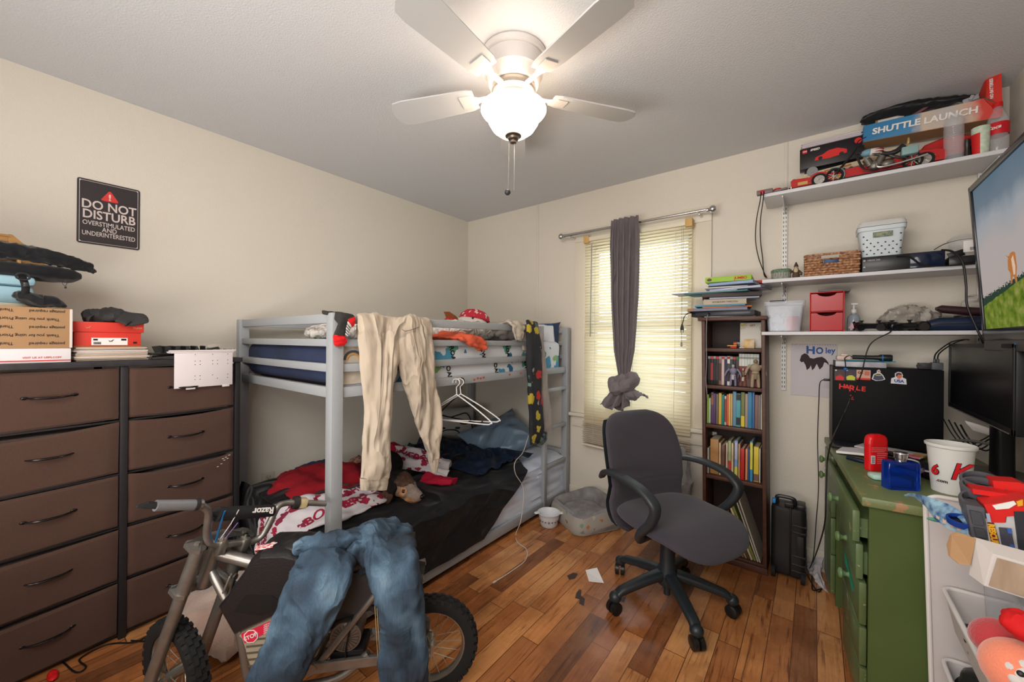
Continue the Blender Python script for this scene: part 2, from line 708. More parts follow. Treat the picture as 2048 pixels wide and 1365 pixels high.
# window: casing, sill, two sashes with glass
b = M()
b.box((WX0 - 0.095,-0.018,WZ0),(WX0,0,WZ1),0.004)
b.box((WX1,-0.018,WZ0),(WX1+0.095,0,WZ1),0.004)
b.box((WX0 - 0.095,-0.018,WZ1),(WX1+0.095,0,WZ1+0.1),0.004)
b.box((WX0 - 0.14,-0.05,WZ0 - 0.025),(WX1+0.14,0.0,WZ0),0.005)
b.box((WX0 - 0.11,-0.016,WZ0 - 0.11),(WX1+0.11,0,WZ0 - 0.025),0.004)
b.box((WX0,0,WZ0),(WX0+0.03,0.1,WZ1)).box((WX1 - 0.03,0,WZ0),(WX1,0.1,WZ1)).box((WX0+0.03,0,WZ1 - 0.03),(WX1 - 0.03,0.1,WZ1)).box((WX0+0.03,0,WZ0),(WX1 - 0.03,0.1,WZ0+0.03))
win = struct('window_1',b,CREAM2)
b = M()
for (z0,z1,y) in ((WZ0+0.03,1.40,0.045),(1.36,WZ1 - 0.03,0.075)):
    x0,x1 = WX0+0.03,WX1 - 0.03
    b.box((x0,y,z0),(x0+0.04,y+0.025,z1),0.003).box((x1 - 0.04,y,z0),(x1,y+0.025,z1),0.003)
    b.box((x0,y,z0),(x1,y+0.025,z0+0.045),0.003).box((x0,y,z1 - 0.045),(x1,y+0.025,z1),0.003)
obj('sash',b,mt('white_sash',(220,222,224),0.5),win)
glass = mt('window_glass',(240,245,245),0.02,trans=1,ior=1.05)
b = M().box((WX0+0.06,0.056,WZ0+0.06),(WX1 - 0.06,0.06,1.37)).box((WX0+0.06,0.086,1.40),(WX1 - 0.06,0.09,WZ1 - 0.06))
obj('pane',b,glass,win)
b = M().box((-6,0.4,-0.4),(10,12,-0.38)); o = struct('lawn',b,mt('lawn_grass',(120,122,84),0.9,var=(3,(150,146,110),0.2)))

# ================================================================ blinds, rod, curtain
def blind_material():
    m = bpy.data.materials.new('ivory_blind_slat')
    m.use_nodes = True
    t = m.node_tree
    t.nodes.remove(t.nodes['Principled BSDF'])
    out = t.nodes['Material Output']
    d = nd(t,'ShaderNodeBsdfDiffuse'); d.inputs[0].default_value = rgb((214,204,178))
    tr = nd(t,'ShaderNodeBsdfTranslucent'); tr.inputs[0].default_value = rgb((226,208,170))
    g = nd(t,'ShaderNodeBsdfGlossy'); g.inputs[0].default_value = rgb((200,200,200)); g.inputs['Roughness'].default_value = 0.35
    a = nd(t,'ShaderNodeMixShader'); a.inputs[0].default_value = 0.5
    c = nd(t,'ShaderNodeMixShader'); c.inputs[0].default_value = 0.06
    t.links.new(d.outputs[0],a.inputs[1]); t.links.new(tr.outputs[0],a.inputs[2])
    t.links.new(a.outputs[0],c.inputs[1]); t.links.new(g.outputs[0],c.inputs[2])
    t.links.new(c.outputs[0],out.inputs[0])
    return m


bl = thing('window_blind','ivory horizontal slat blind lowered over the window','blind',(1.69,-0.05,0.45))
BX0,BX1,BY = 1.315,2.09,-0.055
obj('head_rail',M().box((BX0,BY - 0.02,2.03),(BX1,BY+0.015,2.062),0.003),mt('ivory_metal',(214,206,186),0.4),bl)
SL = blind_material()
b = M()
zt,zb,n = 2.02,0.66,63
for i in range(n):
    z = zt - (zt - zb)*i/(n - 1)
    c,s_ = math.cos(R(58)),math.sin(R(58))
    x0 = BX0+0.004
    pr = []
    for k in range(5):
        u = -0.0125+0.025*k/4
        h = 0.0018*(1 - (u/0.0125)**2)
        pr.append((u*c - h*s_,u*s_+h*c))
    dz = 0.0015*math.sin(i*1.9)
    for k in range(4):
        (y0,q0),(y1,q1) = pr[k],pr[k+1]
        b.add([(x0,BY+y0,z+q0+dz),(BX1 - 0.004,BY+y0,z+q0 - dz),(BX1 - 0.004,BY+y1,z+q1 - dz),(x0,BY+y1,z+q1+dz)],[(0,1,2,3)])
obj('slats',b,SL,bl)
b = M()
for i in range(11):          # spare slats hanging in a loose bundle under the sill level
    z = 0.635 - i*0.0145
    dl = 0.004*math.sin(i*2.1)
    b.beam((BX0+dl,BY - 0.015,z+0.012),(BX1 - dl,BY - 0.015+dl,z - 0.015 - i*0.0008),0.024,0.0014,0)
obj('slat_bundle',b,mt('ivory_slat_solid',(206,194,172),0.5),bl)
obj('bottom_rail',M().beam((BX0,BY - 0.012,0.478),(BX1,BY - 0.012,0.445),0.026,0.012,0.003),mt('ivory_metal',(214,206,186),0.4),bl)
CORD = mt('white_cord',(214,208,196),0.7)
for x in (1.405,1.70,1.985):
    obj('ladder_cord',M().tube([(x,BY - 0.014,2.03),(x+0.004,BY - 0.016,1.2),(x - 0.004,BY - 0.016,0.47)],0.0012,5),CORD,bl)
obj('tilt_wand',M().tube([(1.385,BY - 0.03,2.01),(1.382,BY - 0.034,1.30)],0.004,6),mt('grey_wand',(150,150,150),0.3),bl)
b = M().tube([(2.03,BY - 0.03,2.02),(2.033,BY - 0.034,1.27)],0.001,5).tube([(2.04,BY - 0.03,2.02),(2.036,BY - 0.034,1.27)],0.001,5)
b.lathe([(0.001,0),(0.007,0.004),(0.005,0.03),(0.001,0.034)],(2.035,BY - 0.034,1.235),10)
obj('lift_cord',b,mt('clear_tassel',(150,142,120),0.4),bl)
for x in (1.335,2.07):
    obj('bracket',M().box((x - 0.022,BY - 0.026,2.018),(x+0.022,BY+0.035,2.072),0.003),mt('yellowed_bracket',(196,160,98),0.5),bl)

rod = thing('curtain_rod','silver curtain rod with ball finials above the window','curtain rod',(1.67,-0.085,2.10))
RY_,RZ_ = -0.09,2.098
obj('pole',M().cyl((1.155,RY_,RZ_),(2.175,RY_,RZ_+0.004),0.0085,n=14).cyl((1.155,RY_,RZ_),(1.68,RY_,RZ_+0.002),0.0105,n=14),CHROME,rod)
for x,s_ in ((1.155,-1),(2.18,1)):
    xf = Matrix.Translation((x,RY_,RZ_)) @ Matrix.Rotation(s_*PI/2,4,'Y')
    obj('finial',M().lathe([(0.0,-0.002),(0.013,0),(0.013,0.008),(0.008,0.011),(0.018,0.018),(0.024,0.03),(0.0225,0.042),(0.014,0.052),(0.0,0.055)],n=18,xf=xf),CHROME,rod)
for x in (1.21,2.135):
    obj('bracket',M().box((x - 0.006,RY_ - 0.005,RZ_ - 0.02),(x+0.006,0,RZ_ - 0.012),0.001).box((x - 0.01,-0.004,RZ_ - 0.06),(x+0.01,0,RZ_+0.0),0.001).cyl((x,RY_,RZ_ - 0.02),(x,RY_,RZ_ - 0.008),0.005,n=10),CHROME,rod)

CURT = mt('grey_curtain_fabric',(112,104,108),0.75,bump=(500,0.25),sheen=0.1,fold=(9,(1,1,0.35),0.006))
cur = thing('window_curtain','grey curtain panel gathered and tied in a knot in front of the blind','curtain',(1.66,-0.1,0.8))


def curtain_fn(u,v):
    # v: 0 top -> 1 knot
    z = 2.135+(1.03 - 2.135)*v
    wd = interp([0,0.05,0.15,0.5,0.85,1],[0.200,0.205,0.215,0.205,0.15,0.085],v)
    dp = interp([0,0.1,0.5,1],[0.016,0.024,0.024,0.016],v)
    cx = interp([0,0.6,1],[1.655,1.662,1.672],v)
    a = u*PI*2*5.0
    amp = math.sin(a+0.6*math.sin(v*3))*dp
    q = noise.noise(V((u*5,v*3,2)))*0.008
    bow = -0.012*(1 - (2*u - 1)**2)
    return (cx+(u - 0.5)*wd+0.004*math.sin(a*2),-0.122 - 0.03*v+amp+q+bow,z+0.004*math.cos(a))


obj('panel',M().grid(curtain_fn,130,60,th=0.002),CURT,cur)
b = M()
kn = []
for i in range(25):          # the wrapped turn of the knot
    a = 2*PI*i/24
    kn.append((1.672+0.062*math.cos(a),-0.160+0.035*math.sin(a),0.975+0.035*math.sin(a+0.6)))
b.tube(kn[:-1],[0.042+0.007*math.sin(i*1.3) for i in range(24)],18,closed=True,flat=1.25)
b.ell((1.672,-0.158,0.975),(0.062,0.045,0.07),n=24,m=16)
b.crumple(0.012,26,(1,1,0.5),3)
obj('knot',b,CURT,cur)
b = M()


def tail(fx0,fx1,z0,z1,cx,yy,ph,spread):
    def fn(u,v):
        x = cx+(u - 0.5)*(0.07+spread*v)+fx0*v
        y = yy+0.02*math.sin(u*13+ph)*(0.4+v)+fx1*v
        z = z0+(z1 - z0)*v+0.02*v*math.sin(u*7+ph)
        return (x,y,z)
    return fn


b.grid(tail(-0.075,-0.02,0.96,0.80,1.65,-0.165,0.5,0.07),40,20,th=0.003)
b.grid(tail(0.085,-0.03,0.95,0.885,1.69,-0.165,2.2,0.09),40,20,th=0.003)
b.grid(tail(-0.015,0.03,0.96,0.79,1.655,-0.155,1.2,0.05),40,20,th=0.003)
b.ell((1.735,-0.165,0.905),(0.055,0.04,0.035),n=20,m=12)
b.crumple(0.008,24,(1,1,0.6),8)
obj('tail',b,CURT,cur)

# ================================================================ ceiling fan with lamp
FX,FY = 1.735,-1.508
fan = thing('ceiling_fan','white flush-mount ceiling fan with a glowing glass bowl lamp','ceiling fan',(FX,FY,RH))
FANW = mt('fan_white_enamel',(196,190,186),0.35,spec=0.5)
ob = obj('housing',M().lathe([(0.0,0.0),(0.131,0.0),(0.134,-0.006),(0.130,-0.022),(0.122,-0.028),(0.124,-0.034),(0.119,-0.085),(0.112,-0.092),(0.104,-0.125),(0.100,-0.13),(0.0,-0.13)],(FX,FY,RH - 0.0002),48),FANW,fan)
obj('motor_hub',M().lathe([(0.0,-0.13),(0.086,-0.13),(0.09,-0.136),(0.09,-0.16),(0.080,-0.168),(0.062,-0.172),(0.062,-0.185),(0.07,-0.188),(0.07,-0.205),(0.0,-0.205)],(FX,FY,RH),40),mt('brushed_nickel',(176,166,156),0.3,0.8),fan)
for k in range(5):
    a = R(56+72*k)
    xf = Matrix.Translation((FX,FY,RH - 0.15)) @ Matrix.Rotation(a,4,'Z') @ Matrix.Rotation(R(11),4,'X')
    out = [(0.17,-0.045),(0.2,-0.055),(0.5,-0.068),(0.545,-0.062),(0.565,-0.035),(0.57,0),(0.565,0.035),(0.545,0.062),(0.5,0.068),(0.2,0.055),(0.17,0.045)]
    bld = obj('blade',M().prism(out,-0.003,0.003,xf=xf),mt('fan_blade_white',(184,184,184),0.6),fan)
    br = [(0.085,-0.012),(0.15,-0.012),(0.19,-0.03),(0.235,-0.03),(0.235,0.03),(0.19,0.03),(0.15,0.012),(0.085,0.012)]
    obj('blade_iron',M().prism(br,-0.008,-0.004,xf=xf),FANW,bld)
rimg = mt('frosted_glass_lit',(255,240,222),0.4,emit=((255,232,206),LAMP_EMIT))
b = M().lathe([(0.070,-0.205),(0.118,-0.210),(0.132,-0.218),(0.135,-0.228),(0.130,-0.236),(0.118,-0.240),(0.112,-0.25),(0.103,-0.275),(0.086,-0.302),(0.06,-0.322),(0.025,-0.332),(0.0,-0.333)],(FX,FY,RH),48)
obj('glass_bowl',b,rimg,fan)
obj('finial',M().lathe([(0.0,-0.325),(0.034,-0.325),(0.034,-0.333),(0.024,-0.338),(0.022,-0.346),(0.013,-0.35),(0.013,-0.36),(0.0,-0.364)],(FX,FY,RH),24),mt('dark_nickel',(96,88,80),0.35,0.8),fan)
ch = M()
for i in range(46):
    ch.ell((FX+0.006,FY,RH - 0.366 - i*0.0042),0.0017,n=6,m=4)
obj('pull_chain',ch,mt('chain_metal',(190,186,180),0.3,0.7),fan)
ch = M()
for i in range(42):
    ch.ell((FX - 0.012 - i*0.0001,FY - 0.012,RH - 0.366 - i*0.0045),0.0014,n=6,m=4)
pc = obj('pull_chain',ch,mt('chain_metal',(190,186,180),0.3,0.7),fan)
obj('pull_ball',M().ell((FX - 0.018,FY - 0.012,RH - 0.563),0.0125),mt('dark_ball',(50,50,54),0.3),pc)

# ================================================================ wall things
sg = thing('wall_sign','black metal DO NOT DISTURB sign with a red warning triangle','sign',(0.002,-2.483,1.706))
SGY,SGZ = -2.485,1.859
SW,SH = 0.215,0.305
xf = Matrix(((0,0,1,0.001),(1,0,0,SGY),(0,1,0,SGZ),(0,0,0,1)))
obj('plate',M().prism(rrect(SW,SH,0.01),0,0.002,xf=xf),mt('sign_black',(44,38,40),0.4),sg)
SIGNW = mt('sign_white',(206,192,188),0.5)
b = M()
t_,a_,c_ = 0.0016,SW/2 - 0.007,SH/2 - 0.007
for p,q in (((-a_,-c_),(a_,-c_+t_)),((-a_,c_ - t_),(a_,c_)),((-a_,-c_),(-a_+t_,c_)),((a_ - t_,-c_),(a_,c_))):
    b.box((p[0],p[1],0.002),(q[0],q[1],0.0026),xf=xf)
obj('border_line',b,SIGNW,sg)
tri = []
for k,(cx,cy) in enumerate(((-0.023,0.070),(0.023,0.070),(0.0,0.108))):
    tri += arc((cx,cy),0.006,[PI,1.5*PI,0.15*PI][k]+0.0,[1.6*PI,2.15*PI,0.85*PI][k],5)
obj('warning_triangle',M().prism(tri,0.002,0.0026,xf=xf),mt('sign_red',(206,52,50),0.5),sg)
X,Y = (0,1,0),(0,0,1)


def sgt(s,size,dy,sx,bold=0.0003):
    txt(s,size*1.15,SIGNW,sg,(0.003,SGY,SGZ+dy),X,Y,sx=sx*0.87,bold=bold)


sgt('!',0.036,0.083,1.3,0.001)
sgt('DO NOT',0.05,0.034,0.93,0.001)
sgt('DISTURB',0.05,-0.0125,0.925,0.001)
sgt('OVERSTIMULATED',0.026,-0.053,0.83)
sgt('AND',0.026,-0.078,0.9)
sgt('UNDERINTERESTED',0.026,-0.103,0.79)
for sy in (-1,1):
    for sz in (-1,1):
        obj('screw',M().cyl((0.0025,SGY+sy*0.098,SGZ+sz*0.143),(0.0045,SGY+sy*0.098,SGZ+sz*0.143),0.0035,n=10),CHROME,sg)


ol = thing('wall_outlet','almond double power outlet low on the wall beside the bunk bed','outlet',(0,-1.775,0.36))
obj('cover_plate',M().box((0,-1.812,0.302),(0.005,-1.738,0.42),0.003),mt('almond_plastic',(196,186,168),0.4),ol)
for z in (0.335,0.387):
    s_ = obj('socket',M().ell((0.005,-1.775,z),(0.003,0.017,0.019),n=20,pw=0.7),mt('almond_plastic2',(186,176,158),0.4),ol)
    obj('slots',M().box((0.0065,-1.784,z - 0.003),(0.0085,-1.782,z+0.007)).box((0.0065,-1.768,z - 0.003),(0.0085,-1.766,z+0.007)).cyl((0.0065,-1.775,z - 0.009),(0.0085,-1.775,z - 0.009),0.003,n=10),BLACKM,s_)

# ================================================================ the fabric dresser
DO = V((0.39,-2.05,0))
DU = V((0.122,-0.9925,0)).normalized()
DN = V((0.9925,0.122,0)).normalized()
DX = Matrix((DU,DN,V((0,0,1)))).transposed().to_4x4()
DX.translation = DO
# local: x along the front (towards the camera side), y outwards, z up.


def dl(x,y,z):
    return DX @ V((x,y,z))


dr = thing('fabric_dresser','tall black-framed dresser with brown fabric drawers in two columns','dresser',DO)
DFR = mt('black_steel_frame',(38,36,38),0.5)
DH,DD,DW = 1.165,0.37,1.16


class ML(M):
    """builder whose coordinates are the dresser's; flips faces because that frame is left-handed"""
    def add(s,vs,fs,mi=0,sm=True,xf=None):
        return M.add(s,vs,[tuple(reversed(f)) for f in fs],mi,sm,xf)


def DB():
    return ML(DX)


b = DB()
for x in (0.0,0.425,DW):
    for y in (-0.02,-DD):
        b.box((x,y,0),(x+0.024,y+0.02,DH - 0.02),0.002)
for z in (0.02,)+tuple(0.02+0.224*k for k in range(1,5)):
    b.box((0.02,-0.03,z - 0.008),(DW,-0.015,z),0.001)
    b.box((0.0,-DD,z - 0.008),(0.02,-0.01,z),0.001).box((DW,-DD,z - 0.008),(DW+0.02,-0.01,z),0.001)
obj('frame',b,DFR,dr)
obj('top_board',DB().box((-0.004,-DD - 0.004,DH - 0.022),(DW+0.03,0.012,DH),0.002),mt('dark_wood_top',(52,50,52),0.55,var=(30,(40,38,40),0.2)),dr)
FAB = mt('brown_woven_fabric',(86,62,51),0.9,bump=(700,0.5,2),var=(260,(74,52,43),0.25,(1,1,2.5)),sheen=0.1)
for ci,(x0,x1) in enumerate(((0.028,0.424),(0.452,1.155))):
    for k in range(5):
        z1 = 1.135 - 0.2245*k
        z0 = z1 - 0.212
        sag = rnd.uniform(-0.004,0.010)+(0.016 if (ci,k) in ((0,2),(1,1)) else 0)
        tip = rnd.uniform(0.0,0.010)

        def face(u,v,x0=x0,x1=x1,z0=z0,z1=z1,sag=sag,tip=tip,k=k,ci=ci):
            x = x0+(x1 - x0)*u
            z = z0+(z1 - z0)*v - sag*math.sin(u*PI)*v - 0.006*math.sin(u*PI)
            ed = min(u,1 - u,v,1 - v)
            y = -0.010+tip*v+0.010*min(1,ed*25)+0.004*noise.noise(V((u*3+k,v*3,ci*4.0)))
            return (x,y,z)
        nu,nv = 40,22
        b = DB().grid(lambda u,v: face(u,1 - v),nu,nv)
        # the box behind the soft front
        b.box((x0+0.004,-DD+0.03,z0+0.01),(x1 - 0.004,-0.012,z1 - 0.02))
        dwo = obj('drawer',b,FAB,dr)
        if True:
            hx = {0: 0.225,1: 0.640}[ci]
            hz = (z0+z1)/2+0.01
            hw = 0.062
            pts = []
            for i in range(13):
                q = -1+2*i/12
                pts.append((hx+q*hw,0.022 - 0.020*q*q*abs(q),hz - 0.004*(1 - q*q)))
            h = DB()
            h.tube(pts,[0.0025+0.003*(1 - (i/6 - 1)**2) for i in range(13)],8,flat=0.8)
            for q in (-1,1):
                h.ell((hx+q*hw,0.001,hz),(0.010,0.004,0.006),n=12,m=8)
            obj('handle',h,mt('glossy_black_handle',(14,14,16),0.2),dwo)
b = DB()
for (x,z) in ((0.065,0.668),(0.072,0.655),(0.058,0.66),(0.085,0.64),(0.05,0.675),(0.10,0.63),(0.078,0.664)):
    b.ell((x,0.006,z),(0.005,0.001,0.0018),n=8,m=6)
obj('paint_flecks',b,mt('white_fleck',(220,214,206),0.7),dr)

# ================================================================ bunk bed
BED = mt('grey_powder_coated_steel',(150,153,156),0.42,spec=0.5)
bb = thing('bunk_bed','grey steel bunk bed with guard rails and an end ladder along the wall','bunk bed',(0.64,-1.03,0))
X0,X1,Y0,Y1,PT = 0.085,1.18,-1.978,-0.03,0.05
PZ = 1.372
for (x,y) in ((X1 - PT,Y0),(X0,Y0),(X1 - PT,Y1 - PT),(X0,Y1 - PT)):
    obj('post',M().box((x,y,0),(x+PT,y+PT,PZ),0.003),BED,bb)
LV = ((1.330,1.370),(1.232,1.264),(1.125,1.160),(1.018,1.062))
for (z0,z1) in LV[:3]:
    obj('guard_rail',M().box((X1 - 0.036,Y0+PT,z0),(X1 - 0.012,-0.40,z1),0.003),BED,bb)
    obj('guard_rail',M().box((X0+0.012,Y0+PT,z0),(X0+0.036,Y1 - PT,z1),0.003),BED,bb)
    for y in (Y0,Y1 - PT):
        obj('end_rail',M().box((X0+PT,y+0.012,z0),(X1 - PT,y+0.036,z1),0.003),BED,bb)
for x in (X1 - 0.036,X0+0.012):
    obj('side_rail',M().box((x,Y0+PT,LV[3][0]),(x+0.026,Y1 - PT,LV[3][1]),0.003),BED,bb)
    obj('lower_rail',M().box((x,Y0+PT,0.032),(x+0.03,Y1 - PT,0.092),0.003),BED,bb)
for y in (Y0,Y1 - PT):
    for (z0,z1) in (LV[3],(0.032,0.075),(0.36,0.40)):
        obj('end_rail',M().box((X0+PT,y+0.012,z0),(X1 - PT,y+0.036,z1),0.003),BED,bb)
obj('guard_post',M().box((X1 - 0.034,-0.435,1.0),(X1 - 0.010,-0.40,1.372),0.003),BED,bb)
obj('ladder_leg',M().box((X1 - 0.03,-0.395,0.0),(X1+0.0,-0.36,1.03),0.003),BED,bb)
for z in (0.32,0.60,0.885):
    obj('ladder_rung',M().box((X1 - 0.028,-0.365,z),(X1 - 0.004,Y1 - PT+0.002,z+0.028),0.004),BED,bb)
for z in (1.075,0.10):
    for i in range(12):
        y = Y0+0.12+i*0.155
        obj('bed_slat',M().box((X0+0.03,y,z - 0.035),(X1 - 0.03,y+0.02,z - 0.02),0),mt('dark_grey_steel',(90,92,95),0.5),bb)
b = M()
for (y,z,c) in ((-1.10,1.042,0),(-1.075,1.04,0),(-1.05,1.043,0),(-0.80,1.045,0),(-0.68,1.048,0),(-1.13,1.036,0)):
    obj('red_paint_mark',M().ell((X1 - 0.0098,y,z),(0.0006,0.011,0.007),n=10,m=6),mt('red_marks',(176,82,74),0.7),bb)


def pad(x0,x1,y0,y1,z0,z1,r_,amp=0.006,seed=0,nz=0):
    """mattress-like block with rounded edges and soft faces"""
    bm = bmesh.new()
    bmesh.ops.create_cube(bm,size=1)
    for v in bm.verts:
        v.co = V((x0 if v.co.x < 0 else x1,y0 if v.co.y < 0 else y1,z0 if v.co.z < 0 else z1))
    bmesh.ops.bevel(bm,geom=bm.edges[:],offset=r_,segments=4,profile=0.5,affect='EDGES')
    bmesh.ops.subdivide_edges(bm,edges=[e for e in bm.edges if e.calc_length() > 0.15],cuts=18,use_grid_fill=True)
    return M().bm(bm)


NAVY = mt('navy_mattress_fabric',(32,40,62),0.75,var=(6,(40,50,78),0.2),bump=(40,0.15))
mt1 = obj('mattress',pad(0.135,1.125,-1.945,-0.09,1.062,1.245,0.05),NAVY)
tag(mt1,'dark navy mattress on the upper bunk','mattress')
SHEET = mt('pale_blue_white_sheet',(212,216,226),0.75,var=(5,(190,200,220),0.25),bump=(30,0.2))
b = M()


def sheetfn(u,v):
    # u along y, v across: top then over the front edge and down
    y = -1.94+1.86*u
    k = v*(0.98+0.27)
    if k < 0.98:
        x,z = 0.13+k,0.372
        e = max(0,(k - 0.93)/0.05)
        z -= 0.02*e*e
    else:
        x,z = 1.148 - 0.004*math.sin((k - 0.98)*8),0.352 - (k - 0.98)
    w_ = 0.010*noise.noise(V((y*3+z*14,x*2,3.3)))
    w_ += 0.007*(1 - abs(noise.noise(V((y*2.2+z*7,z*22,1))))*3)
    if k > 0.98:
        return (x+w_,y,z)
    return (x,y,z+w_)


b.grid(sheetfn,170,90,th=0.004)
mt2 = thing('mattress','lower bunk mattress under a pale crinkled fitted sheet','mattress',(0.64,-1.02,0.085))
obj('core',pad(0.125,1.138,-1.945,-0.085,0.086,0.364,0.06),mt('mattress_white',(206,208,214),0.8),mt2)
obj('fitted_sheet',b,SHEET,mt2)
# ================================================================ office chair
CH = V((2.167,-0.82,0))
FD = R(-25.6)          # facing
chair = thing('office_chair','dark grey fabric swivel chair with looped armrests on a five-star base','office chair',CH,FD)
CFAB = mt('charcoal_chair_fabric',(62,57,66),0.85,bump=(800,0.4),var=(2.5,(52,48,57),0.3),sheen=0.15)
CPL = mt('chair_black_plastic',(42,46,50),0.45,spec=0.5)
CPB = mt('chair_base_plastic',(34,40,44),0.4,spec=0.5)


def L(b,name,mat,parent):
    return obj(name,b,mat,parent,world=False)


angs = [R(a) - FD for a in (233,163,310,20,90)]
for a in angs:
    c,s_ = math.cos(a),math.sin(a)
    pts,rs = [],[]
    sec = []
    for i in range(11):
        t = i/10
        r_ = 0.03+0.25*t
        z = 0.145 - 0.055*t**1.3
        if t > 0.9:
            z -= 0.012
        hw = 0.030 - 0.007*t
        hh = 0.022 - 0.006*t
        ring = []
        for (u,v) in rrect(2*hw,2*hh,min(hw,hh)*0.8,3):
            ring.append((r_*c - u*s_,r_*s_+u*c,z+v))
        sec.append(ring)
    lg = M().loft(sec).ell((0.28*c,0.28*s_,0.075),(0.028,0.028,0.026))
    leg = L(lg,'leg',CPB,chair)
    # caster: two wheels and hood
    wa = a+rnd.uniform(0.6,1.8)
    wc = V((0.285*c,0.285*s_,0.029))
    ax = V((math.cos(wa),math.sin(wa),0))
    cs = M()
    for q in (-1,1):
        p = wc+ax*(q*0.014)
        cs.cyl(p - ax*0.009,p+ax*0.009,0.029,n=22)
        cs.cyl(p+ax*(q*0.009),p+ax*(q*0.012),0.024,0.018,n=20)
    cst = L(cs,'caster',mt('caster_black',(26,26,26),0.35),leg)
    L(M().cyl(wc+V((0,0,0.02)),wc+V((0,0,0.055)),0.008,n=10).tube([wc+V((0,0,0.033))+ax*(0.02*math.cos(t*PI/8)) for t in range(9)],0.006,8),'caster_stem',CPB,cst)
L(M().lathe([(0,0.10),(0.045,0.10),(0.05,0.12),(0.05,0.155),(0.036,0.185),(0.034,0.29),(0.032,0.30),(0.024,0.302),(0.024,0.375),(0,0.375)],n=28),'gas_column',CPB,chair)
L(M().lathe([(0,0.045),(0.016,0.045),(0.016,0.10),(0,0.10)],n=16),'column_foot',CPB,chair)
L(M().box((-0.11,-0.10,0.362),(0.12,0.10,0.395),0.012).tube([(0.02,-0.08,0.378),(0.03,-0.2,0.37),(0.035,-0.235,0.372)],0.007,8),'tilt_mechanism',CPL,chair)


def seat_fn(u,v,top):
    a = 2*PI*u
    r_ = v
    ex = 0.262 if math.cos(a) > 0 else 0.225
    x = ex*math.copysign(abs(math.cos(a))**0.62,math.cos(a))*r_
    y = 0.255*math.copysign(abs(math.sin(a))**0.62,math.sin(a))*r_
    z = 0.012*(y/0.24)**2 - 0.05*max(0,(x - 0.10)/0.15)**2+0.012*max(0,-x/0.2)
    e = (1 - r_**5)**0.5
    return (x+0.055,y,0.425+z+(0.038*e if top else -0.030*e))


rings = []
for i in range(15):
    v = math.sin(i/14*PI/2)
    rings.append([seat_fn(k/48,v,True) for k in range(48)])
for i in range(13,-1,-1):
    v = math.sin(i/14*PI/2)
    rings.append([seat_fn(k/48,v,False) for k in range(48)])
L(M().loft([[V(p) for p in r_] for r_ in rings]),'seat',CFAB,chair)


def back_prof(z):
    # half-width and x position of the cushion's middle, from the bottom (0) to top (1)
    hw = interp([0,0.04,0.08,0.2,0.35,0.45,0.6,0.75,0.84,0.90,0.94,0.97,0.985,1.0],[0.16,0.20,0.225,0.245,0.236,0.238,0.245,0.238,0.228,0.212,0.193,0.168,0.145,0.11],z)
    x = interp([0,0.12,0.25,0.4,0.6,0.8,1.0],[-0.125,-0.175,-0.192,-0.175,-0.195,-0.225,-0.262],z)
    return hw,x


rings = []
NZ = 64
for i in range(NZ+1):
    t = i/NZ
    zz = 0.335+0.555*t
    hw,x = back_prof(t)
    e = (1 - (2*t - 1)**10)**0.5
    hw *= (1 - 0.0)
    th = 0.036*max(e,0.15)
    if abs(t - 0.40) < 0.02:
        th *= 0.9
    ring = []
    for k in range(36):
        a = 2*PI*k/36
        y = hw*math.copysign(abs(math.cos(a))**0.7,math.cos(a))
        q = th*math.copysign(abs(math.sin(a))**0.7,math.sin(a))
        ring.append(V((x+0.05*(y/0.22)**2+q,y,zz)))
    rings.append(ring)
L(M().loft(rings),'backrest',CFAB,chair)
bs = M()
rings = []
for i in range(21):
    t = i/20
    hw,x = back_prof(0.04+0.9*t)
    zz = 0.335+0.555*(0.04+0.9*t)
    ring = []
    for k in range(24):
        a = 2*PI*k/24
        ring.append(V((x - 0.033+0.05*((hw*1.015*math.cos(a))/0.22)**2+0.012*math.sin(a),hw*1.015*math.cos(a),zz)))
    rings.append(ring)
bs.loft(rings)
bs.beam((-0.08,0,0.375),(-0.20,0,0.36),0.09,0.018,0.006).beam((-0.20,0,0.352),(-0.232,0,0.52),0.09,0.018,0.006)
L(bs,'back_shell',CPL,chair)
for s_ in (-1,1):
    Y_ = s_*0.262
    path = bez([(-0.205,s_*0.235,0.585),(-0.14,Y_,0.632),(-0.03,Y_+s_*0.012,0.645),(0.09,Y_+s_*0.015,0.632),(0.158,Y_+s_*0.012,0.60),(0.175,Y_+s_*0.008,0.565),
                (0.145,Y_,0.50),(0.085,Y_ - s_*0.004,0.43),(0.06,Y_ - s_*0.03,0.388),(0.05,Y_ - s_*0.11,0.378)],6)
    n_ = len(path)
    sec = []
    for i,p in enumerate(path):
        t = i/(n_ - 1)
        d = (path[min(i+1,n_ - 1)] - path[max(i - 1,0)]).normalized()
        yv = V((0,1,0))
        yv = (yv - d*yv.dot(d)).normalized()
        nv = d.cross(yv)
        hw = interp([0,0.15,0.45,0.6,0.8,1],[0.017,0.025,0.027,0.023,0.022,0.024],t)
        hh = interp([0,0.15,0.5,0.6,0.8,1],[0.010,0.012,0.015,0.019,0.017,0.010],t)
        sec.append([p+yv*u+nv*v for (u,v) in rrect(2*hw,2*hh,hh*0.85,4)])
    L(M().loft(sec),'armrest',CPL,chair)

